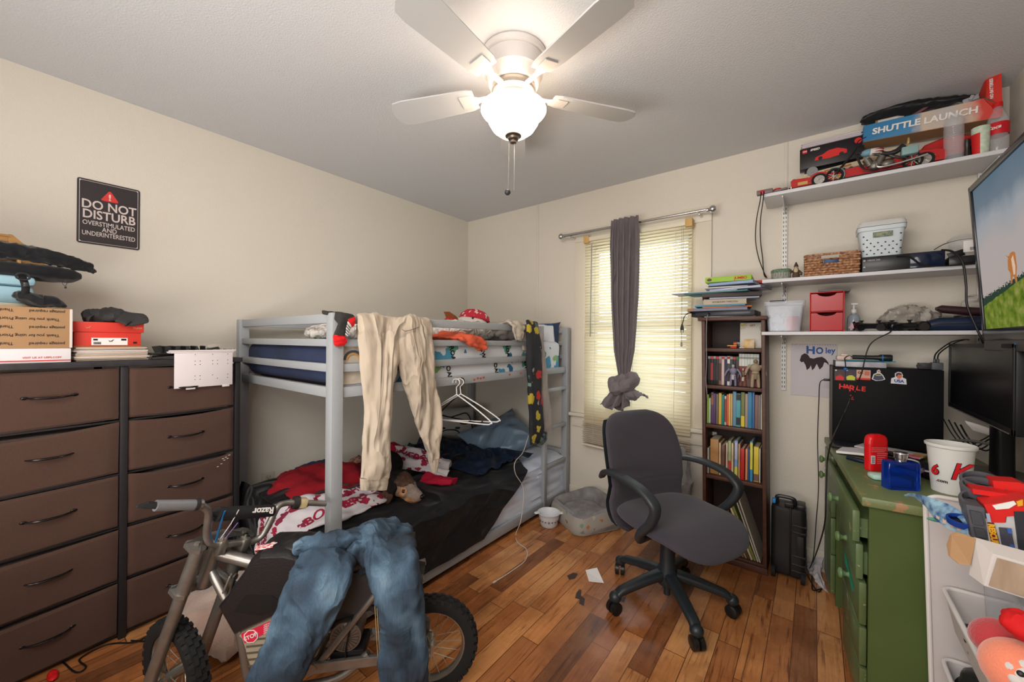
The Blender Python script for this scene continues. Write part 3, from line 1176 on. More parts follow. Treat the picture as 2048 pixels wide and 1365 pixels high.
# ================================================================ green desk
DKO = V((2.79,-0.09,0))
du = V((0.0832,-0.9965,0)).normalized()      # along the front, away from the window wall
dn = V((-0.9965,-0.0832,0)).normalized()     # outwards from the front
KX = Matrix((du,dn*-1,V((0,0,1)))).transposed().to_4x4()   # local x along, y inwards (towards the right wall)
KX.translation = DKO
GREEN = mt('green_chipped_paint',(66,80,38),0.42,var=(3.0,(80,96,52),0.25),bump=(30,0.15),spec=0.5)
GRL = mt('green_worn_paint',(104,132,92),0.38,var=(9,(88,110,62),0.12),spec=0.5)


def worn(name,c1,c2,chip,thr):
    m = bpy.data.materials.new(name)
    m.use_nodes = True
    t = m.node_tree
    b = t.nodes['Principled BSDF']
    tc = nd(t,'ShaderNodeTexCoord')
    n1 = nd(t,'ShaderNodeTexNoise'); n1.inputs['Scale'].default_value = 5; n1.inputs['Detail'].default_value = 4
    n2 = nd(t,'ShaderNodeTexNoise'); n2.inputs['Scale'].default_value = 16; n2.inputs['Detail'].default_value = 8; n2.inputs['Roughness'].default_value = 0.7
    t.links.new(tc.outputs['Object'],n1.inputs['Vector']); t.links.new(tc.outputs['Object'],n2.inputs['Vector'])
    base = ramp(t,n1.outputs['Fac'],[(0.35,c1),(0.65,c2)])
    f = ramp(t,n2.outputs['Fac'],[(thr,(0,0,0)),(thr+0.02,(255,255,255))])
    mx = nd(t,'ShaderNodeMix',data_type='RGBA')
    t.links.new(f,mx.inputs[0]); t.links.new(base,mx.inputs[6]); mx.inputs[7].default_value = rgb(chip)
    t.links.new(mx.outputs[2],b.inputs['Base Color'])
    b.inputs['Roughness'].default_value = 0.4
    return m


GTOP = worn('desk_top_worn_green',(92,108,68),(108,118,74),(156,118,84),0.575)
GEDGE = worn('drawer_front_worn_green',(92,114,78),(80,94,54),(176,156,124),0.63)


class MR(M):
    def add(s,vs,fs,mi=0,sm=True,xf=None):
        return M.add(s,vs,[tuple(reversed(f)) for f in fs],mi,sm,xf)


def KB():
    # this frame is left-handed when x runs along and y inwards
    return (MR if KX.to_3x3().determinant() < 0 else M)(KX)


desk = thing('wooden_desk','old green painted kneehole desk with round knobs under the shelves','desk',DKO)
DL_,DDP = 0.945,0.50
obj('desk_top',KB().box((-0.02,-0.022,0.728),(DL_+0.02,DDP,0.76),0.006),GTOP,desk)
b = KB()
for (a0,a1) in ((0.0,0.245),(0.60,DL_)):
    b.box((a0,0.0,0.0),(a0+0.018,DDP,0.728)).box((a1 - 0.018,0.0,0.0),(a1,DDP,0.728))
    b.box((a0,DDP - 0.012,0),(a1,DDP,0.728)).box((a0,0.03,0.0),(a1,DDP,0.05))
    b.box((a0+0.01,0.02,0.05),(a1 - 0.01,0.03,0.728))
b.box((0.245,DDP - 0.02,0.25),(0.60,DDP,0.728))
obj('carcass',b,GREEN,desk)


def drawer(x0,x1,z0,z1,out,knobs,skew=0.0,name='drawer'):
    b = KB()
    b.box((x0,-out - 0.020,z0),(x1,-out,z1),0.004)
    b.box((x0+0.02,-out+0.0,z0+0.012),(x1 - 0.02,0.3,z1 - 0.03))
    d = obj(name,b,GEDGE,desk)
    for kx,kz in knobs:
        kb = KB()
        kf = Matrix.Translation((kx,-out - 0.02,kz)) @ Matrix.Rotation(R(90),4,'X')
        kb.lathe([(0.0,0.034),(0.012,0.033),(0.0185,0.028),(0.0185,0.022),(0.010,0.016),(0.007,0.008),(0.011,0.0),(0.0,0.0)],n=20,xf=kf)
        obj('knob',kb,GRL,d)
    return d


drawer(0.24,0.945,0.60,0.705,0.022,((0.64,0.64),))     # wide drawer pulled ajar
drawer(0.0,0.235,0.60,0.715,0.0,((0.1,0.665),))
drawer(0.0,0.235,0.42,0.595,0.0,((0.1,0.585),))
drawer(0.0,0.235,0.24,0.415,0.0,())
drawer(0.0,0.235,0.05,0.235,0.0,())
drawer(0.605,0.940,0.475,0.592,0.012,((0.76,0.535),))
drawer(0.605,0.940,0.325,0.465,0.003,((0.76,0.40),))
drawer(0.605,0.940,0.19,0.315,0.002,())
drawer(0.605,0.940,0.05,0.18,0.0,())
kb = KB().box((0.63,-0.0262,0.385),(0.75,-0.0235,0.45),0.001)
st = KB()
st.add([(0.66,-0.0242,0.455),(0.86,-0.0242,0.40),(0.84,-0.0242,0.375),(0.68,-0.0242,0.41)],[(0,1,2,3),(3,2,1,0)])
obj('turquoise_paint_stain',st,mt('turquoise_paint',(22,150,118),0.5),desk)
# ================================================================ helpers for planes
def atn(px,py,p,n):
    d = FW+RT*((px - 1024)/FPX) - UP*((py - 682.5)/FPX)
    p,n = V(p),V(n)
    return CAMLOC+d*((p - CAMLOC).dot(n)/d.dot(n))


# ================================================================ small electric dirt bike
BO = V((1.638,-1.846,0))
BF = V((-0.683,-0.730,0)).normalized()
BL = V((0.730,-0.683,0)).normalized()
BXF = Matrix((BF,BL,V((0,0,1)))).transposed().to_4x4()
BXF.translation = BO
bike = thing('mini_electric_dirt_bike','small silver and black electric dirt bike with jeans thrown over its seat','bike',BO,math.atan2(BF.y,BF.x))
STEEL = mt('satin_silver_steel',(150,148,144),0.35,0.75,var=(14,(120,112,104),0.25))
ALU = mt('aluminium_bare',(170,166,156),0.3,0.85)
RUB = mt('tyre_rubber',(26,26,26),0.85)
BIKB = mt('worn_black_fairing',(26,24,26),0.38,bump=(200,0.3),spec=0.6)


def wheel(c,axle,r_,parent,w_=0.05,name='wheel'):
    c = V(c)
    axle = V(axle).normalized()
    x,y,z = frame_from(axle)
    xf = Matrix((x,y,z)).transposed().to_4x4()
    xf.translation = c
    b = M()
    b.lathe([(r_ - 0.045,-w_*0.38),(r_ - 0.03,-w_*0.5),(r_ - 0.012,-w_*0.46),(r_ - 0.004,-w_*0.28),(r_ - 0.003,0),(r_ - 0.004,w_*0.28),(r_ - 0.012,w_*0.46),(r_ - 0.03,w_*0.5),(r_ - 0.045,w_*0.38),(r_ - 0.048,0),(r_ - 0.045,-w_*0.38)],n=48,xf=xf)
    nk = 34
    for i in range(nk):
        for k,off in enumerate((-0.36,-0.12,0.12,0.36)):
            a = 2*PI*(i+(0.5 if k % 2 else 0))/nk
            rr = r_ - (0.008 if abs(off) > 0.3 else 0.003)
            q = xf @ Matrix.Rotation(a,4,'Z') @ Matrix.Translation((rr,0,off*w_))
            b.box((-0.004,-0.008,-w_*0.10),(0.006,0.008,w_*0.10),0,xf=q)
    ty = obj('tyre',b,RUB,parent)
    b = M()
    rr = r_ - 0.045
    b.lathe([(rr+0.004,-0.017),(rr - 0.004,-0.017),(rr - 0.010,-0.006),(rr - 0.010,0.006),(rr - 0.004,0.017),(rr+0.004,0.017)],n=48,xf=xf)
    rim = obj('rim',b,ALU,ty)
    b = M()
    for i in range(20):
        a = 2*PI*i/20
        a2 = a+(0.45 if i % 2 else -0.45)
        s_ = 0.014 if (i // 2) % 2 else -0.014
        p0 = xf @ V((0.018*math.cos(a2),0.018*math.sin(a2),s_*1.4))
        p1 = xf @ V(((rr - 0.006)*math.cos(a),(rr - 0.006)*math.sin(a),0))
        b.cyl(p0,p1,0.0013,n=5)
    b.cyl(c - axle*0.03,c+axle*0.03,0.018,n=18).cyl(c - axle*0.055,c+axle*0.055,0.006,n=10)
    obj('hub_and_spokes',b,ALU,ty)
    return ty


wheel((1.638,-1.846,0.170),BL,0.170,bike,0.055)
WA = V((0.19,-0.98,0)).normalized()
FWC = V((1.083,-2.44,0.170))
wheel(FWC,WA,0.170,bike,0.055)
# steering: turned to the right, raked back
AX = V((0.212,0.226,0.951)).normalized()
LF = V((0.225,-0.958,0.177)).normalized()
FN = AX.cross(LF).normalized()
CT = FWC+AX*0.43
CB = FWC+AX*0.29
fk = M()
for s_ in (-1,1):
    lo = FWC+WA*(s_*0.072)
    hi = CT+LF*(s_*0.070)
    mid = CB+LF*(s_*0.070)
    fk.cyl(lo - AX*0.02,mid,0.0185,0.0185,18).cyl(mid,hi+AX*0.008,0.0205,0.0205,18)
    fk.cyl(lo - WA*0.012,lo+WA*0.012,0.012,n=12)
fork = obj('fork',fk,STEEL,bike)
hs = M().cyl(CB - AX*0.01 - FN*0.02,CT - AX*0.01 - FN*0.02,0.022,n=20)
obj('head_tube',hs,STEEL,bike)


def clamp(center,w_,dp,name):
    xf = Matrix((LF,FN,AX)).transposed().to_4x4()
    xf.translation = center - FN*0.01
    out = [(-w_,-0.022),(-w_+0.012,-0.034),(w_ - 0.012,-0.034),(w_,-0.022),(w_,0.02),(w_ - 0.02,0.034),(0.03,dp),(-0.03,dp),(-w_+0.02,0.034),(-w_,0.02)]
    o = obj(name,M().prism(out,-0.006,0.006,xf=xf),STEEL,bike)
    bb_ = M()
    for x in (-w_+0.025,w_ - 0.025,0):
        bb_.cyl(xf @ V((x,0,0.006)),xf @ V((x,0,0.014)),0.008,n=6)
    obj('clamp_bolts',bb_,ALU,o)
    return o


clamp(CT+AX*0.008,0.098,-0.05,'upper_triple_clamp')
clamp(CB,0.094,-0.045,'lower_triple_clamp')
hb_px = [(331,1013,1.255),(385,1010,1.243),(405,1013,1.236),(417,1024,1.228),(416,1045,1.215),(414,1069,1.202),(418,1083,1.196),(430,1089,1.19),(470,1087,1.18),(505,1083,1.172),(522,1074,1.172),(535,1055,1.176),(548,1028,1.18),(557,1013,1.178),(572,1007,1.172),(600,1006,1.18),(652,1008,1.20)]
hb = [at(a,c,'x',x) for (a,c,x) in hb_px]
hbar = obj('handlebar',M().tube(bez(hb,4),0.0112,14),STEEL,bike)
g0,g1 = at(311,1012,'x',1.26),at(392,1010,'x',1.241)
gd = (g0 - g1).normalized()
obj('grip_sleeve',M().cyl(g1,g0,0.0152,n=18),mt('grey_sleeve',(132,134,138),0.4,0.5),hbar)
obj('rubber_rag',M().tube([g0,g0+gd*0.02+V((0,0,0.001)),g0+gd*0.042],[0.011,0.010,0.004],8).crumple(0.003,90),RUB,hbar)
c1 = at(391,1010,'x',1.241)
obj('clamp_ring',M().cyl(c1 - gd*0.007,c1+gd*0.004,0.018,n=20),mt('dark_band',(40,36,36),0.5),hbar)
obj('clamp_ring',M().cyl(c1 - gd*0.016,c1 - gd*0.008,0.0165,n=20),CHROME,hbar)
h0,h1 = at(590,1006,'x',1.178),at(603,1006,'x',1.181)
hd = (h1 - h0).normalized()
obj('brake_perch',M().cyl(h0 - hd*0.006,h0+hd*0.012,0.024,n=18),mt('dark_band',(40,36,36),0.5),hbar)
obj('lever_clamp',M().beam(h0+hd*0.012,h0+hd*0.042,0.036,0.034,0.004),mt('tan_plastic',(178,160,122),0.5),hbar)
p0,p1 = at(434,1029,'x',1.212),at(545,1022,'x',1.178)
padb = obj('crossbar_pad',M().cyl(p0,p1,0.0225,0.020,22).cyl(p0 - (p1 - p0)*0.08,p1+(p1 - p0)*0.05,0.008,n=10),mt('black_pad',(26,26,28),0.7),bike)
pd = (p1 - p0).normalized()
tocam = (CAMLOC - (p0+p1)/2).normalized()
tocam = (tocam - pd*tocam.dot(pd)).normalized()
upv = tocam.cross(pd).normalized()
if upv.z < 0:
    upv = -upv
txt('Razor',0.030,WTXT,padb,(p0*0.26+p1*0.74)+tocam*0.0222+upv*0.002,-pd,-upv,bold=0.0006,sx=1.05,ext=0.001,lift=0.0)
for (px,py,x) in ((443,1090,1.187),(489,1085,1.176)):
    q = at(px,py,'x',x)
    r_ = M().beam(q - AX*0.030,q+AX*0.018,0.024,0.03,0.004,up=FN)
    ri = obj('handlebar_riser',r_,ALU,bike)
    obj('riser_bolts',M().cyl(q+AX*0.018+FN*0.008,q+AX*0.026+FN*0.008,0.006,n=6).cyl(q+AX*0.018 - FN*0.008,q+AX*0.026 - FN*0.008,0.006,n=6),CHROME,ri)
tq = [at(450,1023,'x',1.235),at(441,1050,'x',1.225),at(431,1085,'x',1.215)]
o = obj('blue_tape',M().tube(bez(tq,4),0.0055,8,flat=0.25),mt('blue_tape',(30,128,200),0.35),bike)
o['label'] = 'blue tape strip tied to the handlebar'
tq = [at(478,1020,'x',1.225),at(462,1048,'x',1.22),at(441,1078,'x',1.21)]
obj('cable_tie',M().tube(tq,0.0016,6),mt('pale_tie',(196,186,190),0.5),bike)
tq = [at(476,1046,'x',1.215),at(447,1082,'x',1.20)]
obj('cable_tie',M().tube(tq,0.0014,6),mt('violet_tie',(130,100,150),0.5),bike)


def bl3(f,l,u):
    return BO+BF*f+BL*l+V((0,0,u))


# frame tubes
fr = M()
hp = CB+AX*0.10 - FN*0.02
fr.tube(bez([hp,bl3(0.56,0.0,0.50),bl3(0.40,0.0,0.44),bl3(0.2,0.0,0.42)],5),0.019,14)
fr.tube(bez([hp - AX*0.05,bl3(0.60,0.055,0.33),bl3(0.56,0.065,0.16),bl3(0.48,0.065,0.13),bl3(0.30,0.06,0.135),bl3(0.2,0.05,0.2)],6),0.013,12)
fr.tube(bez([hp - AX*0.05,bl3(0.60,-0.055,0.33),bl3(0.56,-0.065,0.16),bl3(0.48,-0.065,0.13),bl3(0.30,-0.06,0.135),bl3(0.2,-0.05,0.2)],6),0.013,12)
fr.beam(bl3(0.50,-0.07,0.135),bl3(0.50,0.07,0.135),0.02,0.02,0.002).tube([bl3(0.36,0.055,0.18),bl3(0.18,0.055,0.40),bl3(0.02,0.05,0.44)],0.012,10).tube([bl3(0.36,-0.055,0.18),bl3(0.18,-0.055,0.40),bl3(0.02,-0.05,0.44)],0.012,10)
obj('frame',fr,STEEL,bike)
obj('steering_gusset',M().beam(at(462,1150,'x',1.25),at(447,1185,'x',1.24),0.022,0.006,0.002).beam(at(470,1150,'x',1.23),at(460,1190,'x',1.22),0.02,0.006,0.002),STEEL,bike)
sw = M().beam(bl3(0.375,0.07,0.187),bl3(-0.005,0.045,0.172),0.016,0.034,0.004).beam(bl3(0.375,-0.07,0.187),bl3(-0.005,-0.045,0.172),0.016,0.034,0.004)
sw.cyl(bl3(0.375,-0.08,0.187),bl3(0.375,0.08,0.187),0.018,n=16)
obj('swingarm',sw,STEEL,bike)
mo = M().cyl(bl3(0.275,-0.04,0.262),bl3(0.275,0.05,0.262),0.05,n=28).cyl(bl3(0.275,0.05,0.262),bl3(0.275,0.054,0.262),0.046,0.04,n=28)
mot = obj('motor',mo,mt('motor_casting',(116,106,98),0.45,0.6,bump=(60,0.2)),bike)
fi = M()
for i in range(22):
    a = 2*PI*i/22
    fi.beam(bl3(0.275+0.014*math.cos(a),0.0545,0.262+0.014*math.sin(a)),bl3(0.275+0.043*math.cos(a),0.0545,0.262+0.043*math.sin(a)),0.0016,0.0016,0)
obj('cooling_fins',fi,mt('dark_gap',(64,58,54),0.6),mot)
obj('motor_cable',M().tube(bez([bl3(0.25,0.06,0.34),bl3(0.262,0.062,0.28),bl3(0.272,0.062,0.22),bl3(0.27,0.055,0.18)],4),0.003,6),BLACKM,mot)
obj('motor_mount',M().box((-0.06,-0.05,-0.02),(0.05,0.05,0.02),0.004,xf=BXF @ Matrix.Translation((0.275,0,0.195))),BLACK,bike)
obj('chain_guard',M().prism([(0.36,0.30),(0.30,0.36),(0.10,0.33),(0.0,0.24),(0.02,0.20),(0.10,0.24),(0.2,0.33)],-0.03,0.03,xf=BXF @ Matrix(((1,0,0,0),(0,0,1,0),(0,1,0,0),(0,0,0,1)))),mt('dark_grey_plastic',(52,50,50),0.5),bike)
PXF = BXF @ Matrix(((1,0,0,0),(0,0,-1,0),(0,1,0,0),(0,0,0,1)))     # (f, u) outlines, extruded across


def side(name,poly,l0,l1,mat,bev=0.0,parent=None,top=None):
    """side-view outline given thickness between l0 and l1; edges slightly tucked in"""
    n = len(poly)
    cx = sum(p[0] for p in poly)/n
    cy = sum(p[1] for p in poly)/n
    rings = []
    for (l,k) in ((l0,0.90),(l0+bev*0.5,0.97),(l0+bev,1.0),(l1 - bev,1.0),(l1 - bev*0.5,0.97),(l1,0.90)):
        rings.append([bl3(cx+(p[0] - cx)*k,l,cy+(p[1] - cy)*k) for p in poly])
    return obj(name,M().loft(rings),mat,parent or bike,sharp=28)


fa = side('tank_fairing',[(0.578,0.520),(0.560,0.555),(0.530,0.575),(0.455,0.572),(0.40,0.552),(0.33,0.47),(0.36,0.40),(0.480,0.372),(0.606,0.322),(0.652,0.414)],-0.085,0.085,BIKB,0.02)
obj('fairing_panel',M().prism([(0.60,0.405),(0.565,0.455),(0.49,0.445),(0.45,0.41),(0.52,0.385)],-0.0865,-0.083,xf=PXF),mt('fairing_recess',(16,15,16),0.55),fa)
se = M()
rings = []
for i in range(13):
    t = i/12
    f_ = 0.495 - 0.44*t
    u_ = interp([0,0.12,0.4,0.8,1],[0.545,0.548,0.515,0.525,0.545],t)
    hw = interp([0,0.1,0.4,0.8,1],[0.04,0.058,0.075,0.07,0.035],t)
    hh = interp([0,0.1,0.5,0.9,1],[0.03,0.045,0.045,0.035,0.02],t)
    rings.append([bl3(f_,u,u_+v) for (u,v) in rrect(2*hw,2*hh,hh*0.8,4)])
obj('seat',se.loft(rings),mt('black_vinyl_seat',(24,24,25),0.35,bump=(120,0.2)),bike)
obj('tail_cover',M().prism([(0.12,0.50),(0.10,0.42),(0.24,0.34),(0.36,0.38),(0.38,0.46)],-0.06,0.06,xf=PXF),mt('dark_grey_plastic',(52,50,50),0.5),bike)
ba = side('battery_box',[(0.607,0.318),(0.50,0.37),(0.40,0.40),(0.34,0.36),(0.36,0.22),(0.42,0.16),(0.555,0.175)],-0.07,0.07,mt('beige_battery_box',(160,148,128),0.5,var=(20,(140,128,108),0.2)),0.012)
sl_ = M()
for i in range(6):
    u = 0.30 - i*0.021
    sl_.box((0.46,0.0692,u - 0.003),(0.57,0.0714,u+0.003),xf=BXF)
obj('vent_slots',sl_,mt('slot_shadow_grey',(86,78,66),0.8),ba)
dec = obj('warning_decal',M().prism([(0.585,0.322),(0.44,0.376),(0.432,0.35),(0.575,0.292)],-0.0722,-0.070,xf=PXF),mt('red_decal',(206,36,66),0.45),ba)
oc = [(0.556+0.022*math.cos(PI/8+k*PI/4),0.312+0.022*math.sin(PI/8+k*PI/4)) for k in range(8)]
oc2 = [(0.556+0.019*math.cos(PI/8+k*PI/4),0.312+0.019*math.sin(PI/8+k*PI/4)) for k in range(8)]
obj('stop_octagon_border',M().prism(oc,-0.0728,-0.0720,xf=PXF),WTXT,dec)
obj('stop_octagon',M().prism(oc2,-0.0733,-0.0726,xf=PXF),mt('red_decal',(206,36,66),0.45),dec)
slope = (BF*-0.145+V((0,0,0.055))).normalized()
txt('STOP',0.017,WTXT,dec,bl3(0.556,0.0734,0.312),slope,V((0,0,1)) - slope*slope.z,bold=0.0004)
for i in range(5):
    txt('UNPLUG CHARGER BEFORE',0.0062,WTXT,dec,bl3(0.482,0.0723,0.347+0.009 - 0.0065*i),slope,V((0,0,1)) - slope*slope.z)
# sticker on the tank top
q = atn(500,1113,bl3(0,0.02,0.566),(0,0,1))
obj('tank_sticker',M().obox(bl3(0.535,0.035,0.577),(0.05,0.03,0.0015),0,rz=math.atan2(BF.y,BF.x)+0.3).obox(bl3(0.515,0.02,0.5785),(0.018,0.018,0.0015),0,rz=0.4),mt('pink_white_sticker',(206,92,100),0.5,var=(90,(236,226,226),0.06)),fa)
obj('rear_fender_bracket',M().beam(bl3(0.02,0,0.44),bl3(0.1,0,0.46),0.08,0.01,0.003),BLACK,bike)

# ================================================================ jeans over the seat
def denim_material():
    m = bpy.data.materials.new('faded_blue_denim')
    m.use_nodes = True
    t = m.node_tree
    b = t.nodes['Principled BSDF']
    b.inputs['Roughness'].default_value = 0.85
    tc = nd(t,'ShaderNodeTexCoord')
    n1 = nd(t,'ShaderNodeTexNoise'); n1.inputs['Scale'].default_value = 5; n1.inputs['Detail'].default_value = 2
    t.links.new(tc.outputs['Object'],n1.inputs['Vector'])
    mp = nd(t,'ShaderNodeMapping'); mp.inputs['Scale'].default_value = (260,260,22)
    t.links.new(tc.outputs['Object'],mp.inputs[0])
    n2 = nd(t,'ShaderNodeTexNoise'); n2.inputs['Scale'].default_value = 1; n2.inputs['Detail'].default_value = 3
    t.links.new(mp.outputs[0],n2.inputs['Vector'])
    c = ramp(t,n1.outputs['Fac'],[(0.34,(26,36,48)),(0.47,(46,66,84)),(0.58,(82,108,128)),(0.70,(130,152,166))])
    d = ramp(t,n2.outputs['Fac'],[(0.3,(205,208,212)),(0.7,(255,255,255))])
    mx = nd(t,'ShaderNodeMix',data_type='RGBA',blend_type='MULTIPLY'); mx.inputs[0].default_value = 0.8
    t.links.new(c,mx.inputs[6]); t.links.new(d,mx.inputs[7])
    t.links.new(mx.outputs[2],b.inputs['Base Color'])
    bp = nd(t,'ShaderNodeBump'); bp.inputs['Strength'].default_value = 0.3; bp.inputs['Distance'].default_value = 0.002
    t.links.new(n2.outputs['Fac'],bp.inputs['Height']); t.links.new(bp.outputs[0],b.inputs['Normal'])
    add_folds(t,b,tc,(7,(1,1,0.5),0.020))
    return m


DEN = denim_material()
jn = thing('jeans','faded blue jeans draped over the bike seat with legs hanging to the floor','jeans',(1.55,-2.13,0.02))


def bp_(px,py,l):
    return atn(px,py,BO+BL*l,BL)


WL = lambda t: (BF*-1)
b = M()
pl_ = [bp_(660,1098,-0.02),bp_(655,1112,0.07),bp_(640,1160,0.135),bp_(615,1225,0.16),bp_(580,1300,0.18),bp_(555,1350,0.20),bp_(540,1400,0.215)]
b.loft(garment(pl_,[0.078,0.088,0.088,0.080,0.072,0.070],[0.022,0.026,0.030,0.030,0.026,0.022],WL,n=40,sec=12,folds=4,famp=0.22,seed=1))
pr_ = [bp_(770,1078,-0.07),bp_(778,1090,0.03),bp_(785,1130,0.115),bp_(795,1190,0.135),bp_(803,1260,0.145),bp_(808,1330,0.155),bp_(812,1385,0.16)]
b.loft(garment(pr_,[0.072,0.082,0.074,0.070,0.070,0.070],[0.024,0.030,0.032,0.032,0.028,0.022],WL,n=40,sec=12,folds=5,famp=0.25,seed=4))
b.crumple(0.012,10,(1,1,0.4),5)
b.crumple(0.005,30,(1,1,0.7),2)
obj('trouser_legs',b,DEN,jn,sharp=60)
b = M()
hip = [bp_(700,1100,0.03),bp_(725,1088,0.02),bp_(760,1078,0.0),bp_(795,1085,-0.02),bp_(818,1110,-0.03)]
b.loft(garment(hip,[0.055,0.075,0.085,0.075,0.04],[0.03,0.045,0.05,0.045,0.03],BL,n=36,sec=10,folds=5,famp=0.25,seed=9))
hip = [bp_(735,1140,0.05),bp_(733,1112,0.055),bp_(728,1092,0.05)]
b.loft(garment(hip,[0.02,0.03,0.025],[0.02,0.03,0.03],BF,n=24,sec=8,folds=3,famp=0.2,seed=2))
b.crumple(0.015,15,(1,1,1),7).crumple(0.004,40)
obj('hips',b,DEN,jn,sharp=60)
b = M()
wb = [bp_(598,1098,0.045),bp_(625,1088,0.05),bp_(655,1085,0.05),bp_(685,1080,0.05),bp_(712,1075,0.04),bp_(740,1068,0.02)]
b.loft(garment(wb,[0.024,0.028,0.028,0.026,0.030],[0.026,0.026,0.026,0.024,0.03],V((0,0,1)),n=28,sec=8,folds=3,famp=0.2,seed=3))
b.crumple(0.011,24,(1,1,1),11)
obj('rolled_waistband',b,DEN,jn,sharp=60)
b = M()
for k in range(2):
    pts = [bp_(745+k*4+i*1.6,1130+i*28,0.112+0.009*min(i,5)) for i in range(9)]
    b.tube(bez(pts,3),0.0012,5)
obj('seam_stitching',b,mt('tan_thread',(150,130,96),0.7),jn)

# ================================================================ things on the dresser
def dbox(name,x0,x1,y0,y1,z0,z1,mat,parent=None,bev=0.002):
    return obj(name,DB().box((x0,y0,z0),(x1,y1,z1),bev),mat,parent)


def dface(s,size,mat,par,x,y,z,flip=False,**k):
    """lettering on a face looking out of the dresser front; reading left to right on the photo"""
    xd,yd = -DU,V((0,0,1))
    if flip:
        xd,yd = -xd,-yd
    return txt(s,size,mat,par,dl(x,y,z),xd,yd,**k)


TZ = DH
wb_ = thing('mailing_box','flat white mailing box with a red stripe under the brown box on the dresser','box',dl(0.86,-0.17,TZ))
dbox('box_body',0.588,1.02,-0.30,-0.004,TZ,TZ+0.054,mt('white_box',(218,212,214),0.6),wb_)
dbox('red_stripe',0.589,1.02,-0.003,-0.0032,TZ+0.007,TZ+0.0105,RTXT,wb_,0)
dface('VISIT US AT USPS.COM',0.0092,RTXT,wb_,0.66,-0.0035,TZ+0.020)
bx = thing('shipping_box','brown cardboard shipping box with upside-down printed lines on the dresser','box',dl(0.8,-0.17,TZ+0.055))
dbox('box_body',0.586,0.98,-0.30,-0.006,TZ+0.0545,TZ+0.205,CARD,bx)
dbox('torn_edge',0.5845,0.592,-0.012,-0.0045,TZ+0.056,TZ+0.204,mt('white_liner',(206,196,190),0.7),bx,0.001)
for i,(s,s2) in enumerate((('postage required','Thank you'),('Thank you for using Priority Mail',''),('postage required','Thank you'),('Thank you for using Priority Mail',''),('postage required','Thank you'))):
    z = TZ+0.072+i*0.030
    if s2:
        dface(s,0.0145,DARKTXT,bx,0.648,-0.0055,z,True,sx=0.88)
        dface(s2,0.0145,DARKTXT,bx,0.755,-0.0055,z,True,sx=0.9)
    else:
        dface(s,0.0145,DARKTXT,bx,0.705,-0.0055,z,True,sx=0.9)
bc = thing('hard_case','light blue plastic hard case on top of the brown box','case',dl(0.80,-0.2,TZ+0.206))
LB = mt('light_blue_plastic',(150,186,200),0.45)
dbox('case_body',0.665,0.96,-0.28,-0.10,TZ+0.219,TZ+0.285,LB,bc,0.014)
dbox('case_lid',0.66,0.965,-0.285,-0.095,TZ+0.287,TZ+0.325,LB,bc,0.016)
dbox('case_foot',0.67,0.955,-0.28,-0.1,TZ+0.206,TZ+0.222,mt('cream_plastic',(206,200,180),0.5),bc,0.003)
# upper black bag lying across, with wrinkled strap bundle
bag = thing('instrument_bag','long padded black bag lying on the blue case beside the wall sign','bag',dl(0.78,-0.2,TZ+0.30))
BAGM = mt('black_nylon',(20,21,24),0.7,spec=0.2,bump=(300,0.3),sheen=0.2)
pts = [dl(0.535,-0.16,1.515),dl(0.56,-0.16,1.513),dl(0.62,-0.17,1.515),dl(0.72,-0.18,1.515),dl(0.85,-0.19,1.518),dl(1.02,-0.2,1.52)]
b = M().loft(garment(pts,[0.02,0.06,0.085,0.09,0.09,0.06],[0.008,0.024,0.030,0.030,0.030,0.03],DN,n=32,sec=8,folds=2,famp=0.05))
b.crumple(0.004,30)
obj('padded_body',b,BAGM,bag)
pts = [dl(0.500,-0.13,1.538),dl(0.525,-0.13,1.555),dl(0.56,-0.13,1.562),dl(0.62,-0.13,1.575),dl(0.68,-0.14,1.582),dl(0.76,-0.15,1.588),dl(0.90,-0.16,1.60),dl(1.02,-0.17,1.60)]
b = M().loft(garment(pts,[0.008,0.03,0.045,0.055,0.065,0.07,0.05],[0.006,0.02,0.024,0.026,0.028,0.028,0.03],DN,n=32,sec=8,folds=4,famp=0.2,seed=5))
b.crumple(0.009,28,seed=4)
obj('folded_flap',b,BAGM,bag)
b = M().tube(bez([dl(0.60,-0.05,1.488),dl(0.604,-0.05,1.472),dl(0.597,-0.05,1.462),dl(0.592,-0.05,1.474),dl(0.598,-0.05,1.486)],4),0.0008,5)
b.obox(dl(0.596,-0.05,1.456),(0.006,0.006,0.008),0.001)
obj('zip_pull',b,BLACK,bag)
po = thing('padded_pouch','open black padded pouch with a clip on the brown box','pouch',dl(0.66,-0.1,TZ+0.206))
b = M()
b.loft(garment([dl(0.722,-0.05,1.415),dl(0.70,-0.05,1.412),dl(0.665,-0.06,1.398),dl(0.63,-0.06,1.396),dl(0.60,-0.07,1.384)],[0.012,0.045,0.06,0.05,0.02],[0.006,0.018,0.026,0.02,0.006],DN,n=30,sec=8,folds=2,famp=0.12))
b.crumple(0.005,30)
obj('pouch_body',b,BAGM,po)
b = M().tube(bez([dl(0.70,-0.02,1.41),dl(0.70,-0.005,1.44),dl(0.705,-0.01,1.47),dl(0.71,-0.02,1.495)],5),0.010,8,flat=0.3)
obj('webbing_strap',b,BLACKM,po)
b = M().tube([dl(0.707+0.016*math.cos(t),-0.0,1.478+0.012*math.sin(t)) for t in [i*PI/6 for i in range(12)]],0.0035,8,closed=True)
b.obox(dl(0.70,0.002,1.45),(0.012,0.014,0.016),0.002)
obj('clip',b,mt('clip_plastic',(40,40,42),0.3),po)
cr = thing('wooden_crate','pine box leaning at the back of the dresser behind the black bag','crate',dl(0.85,-0.30,1.50))
PINE = mt('pine_board',(206,160,98),0.55,var=(6,(180,130,74),0.3,(1,1,9)))
b = DB()
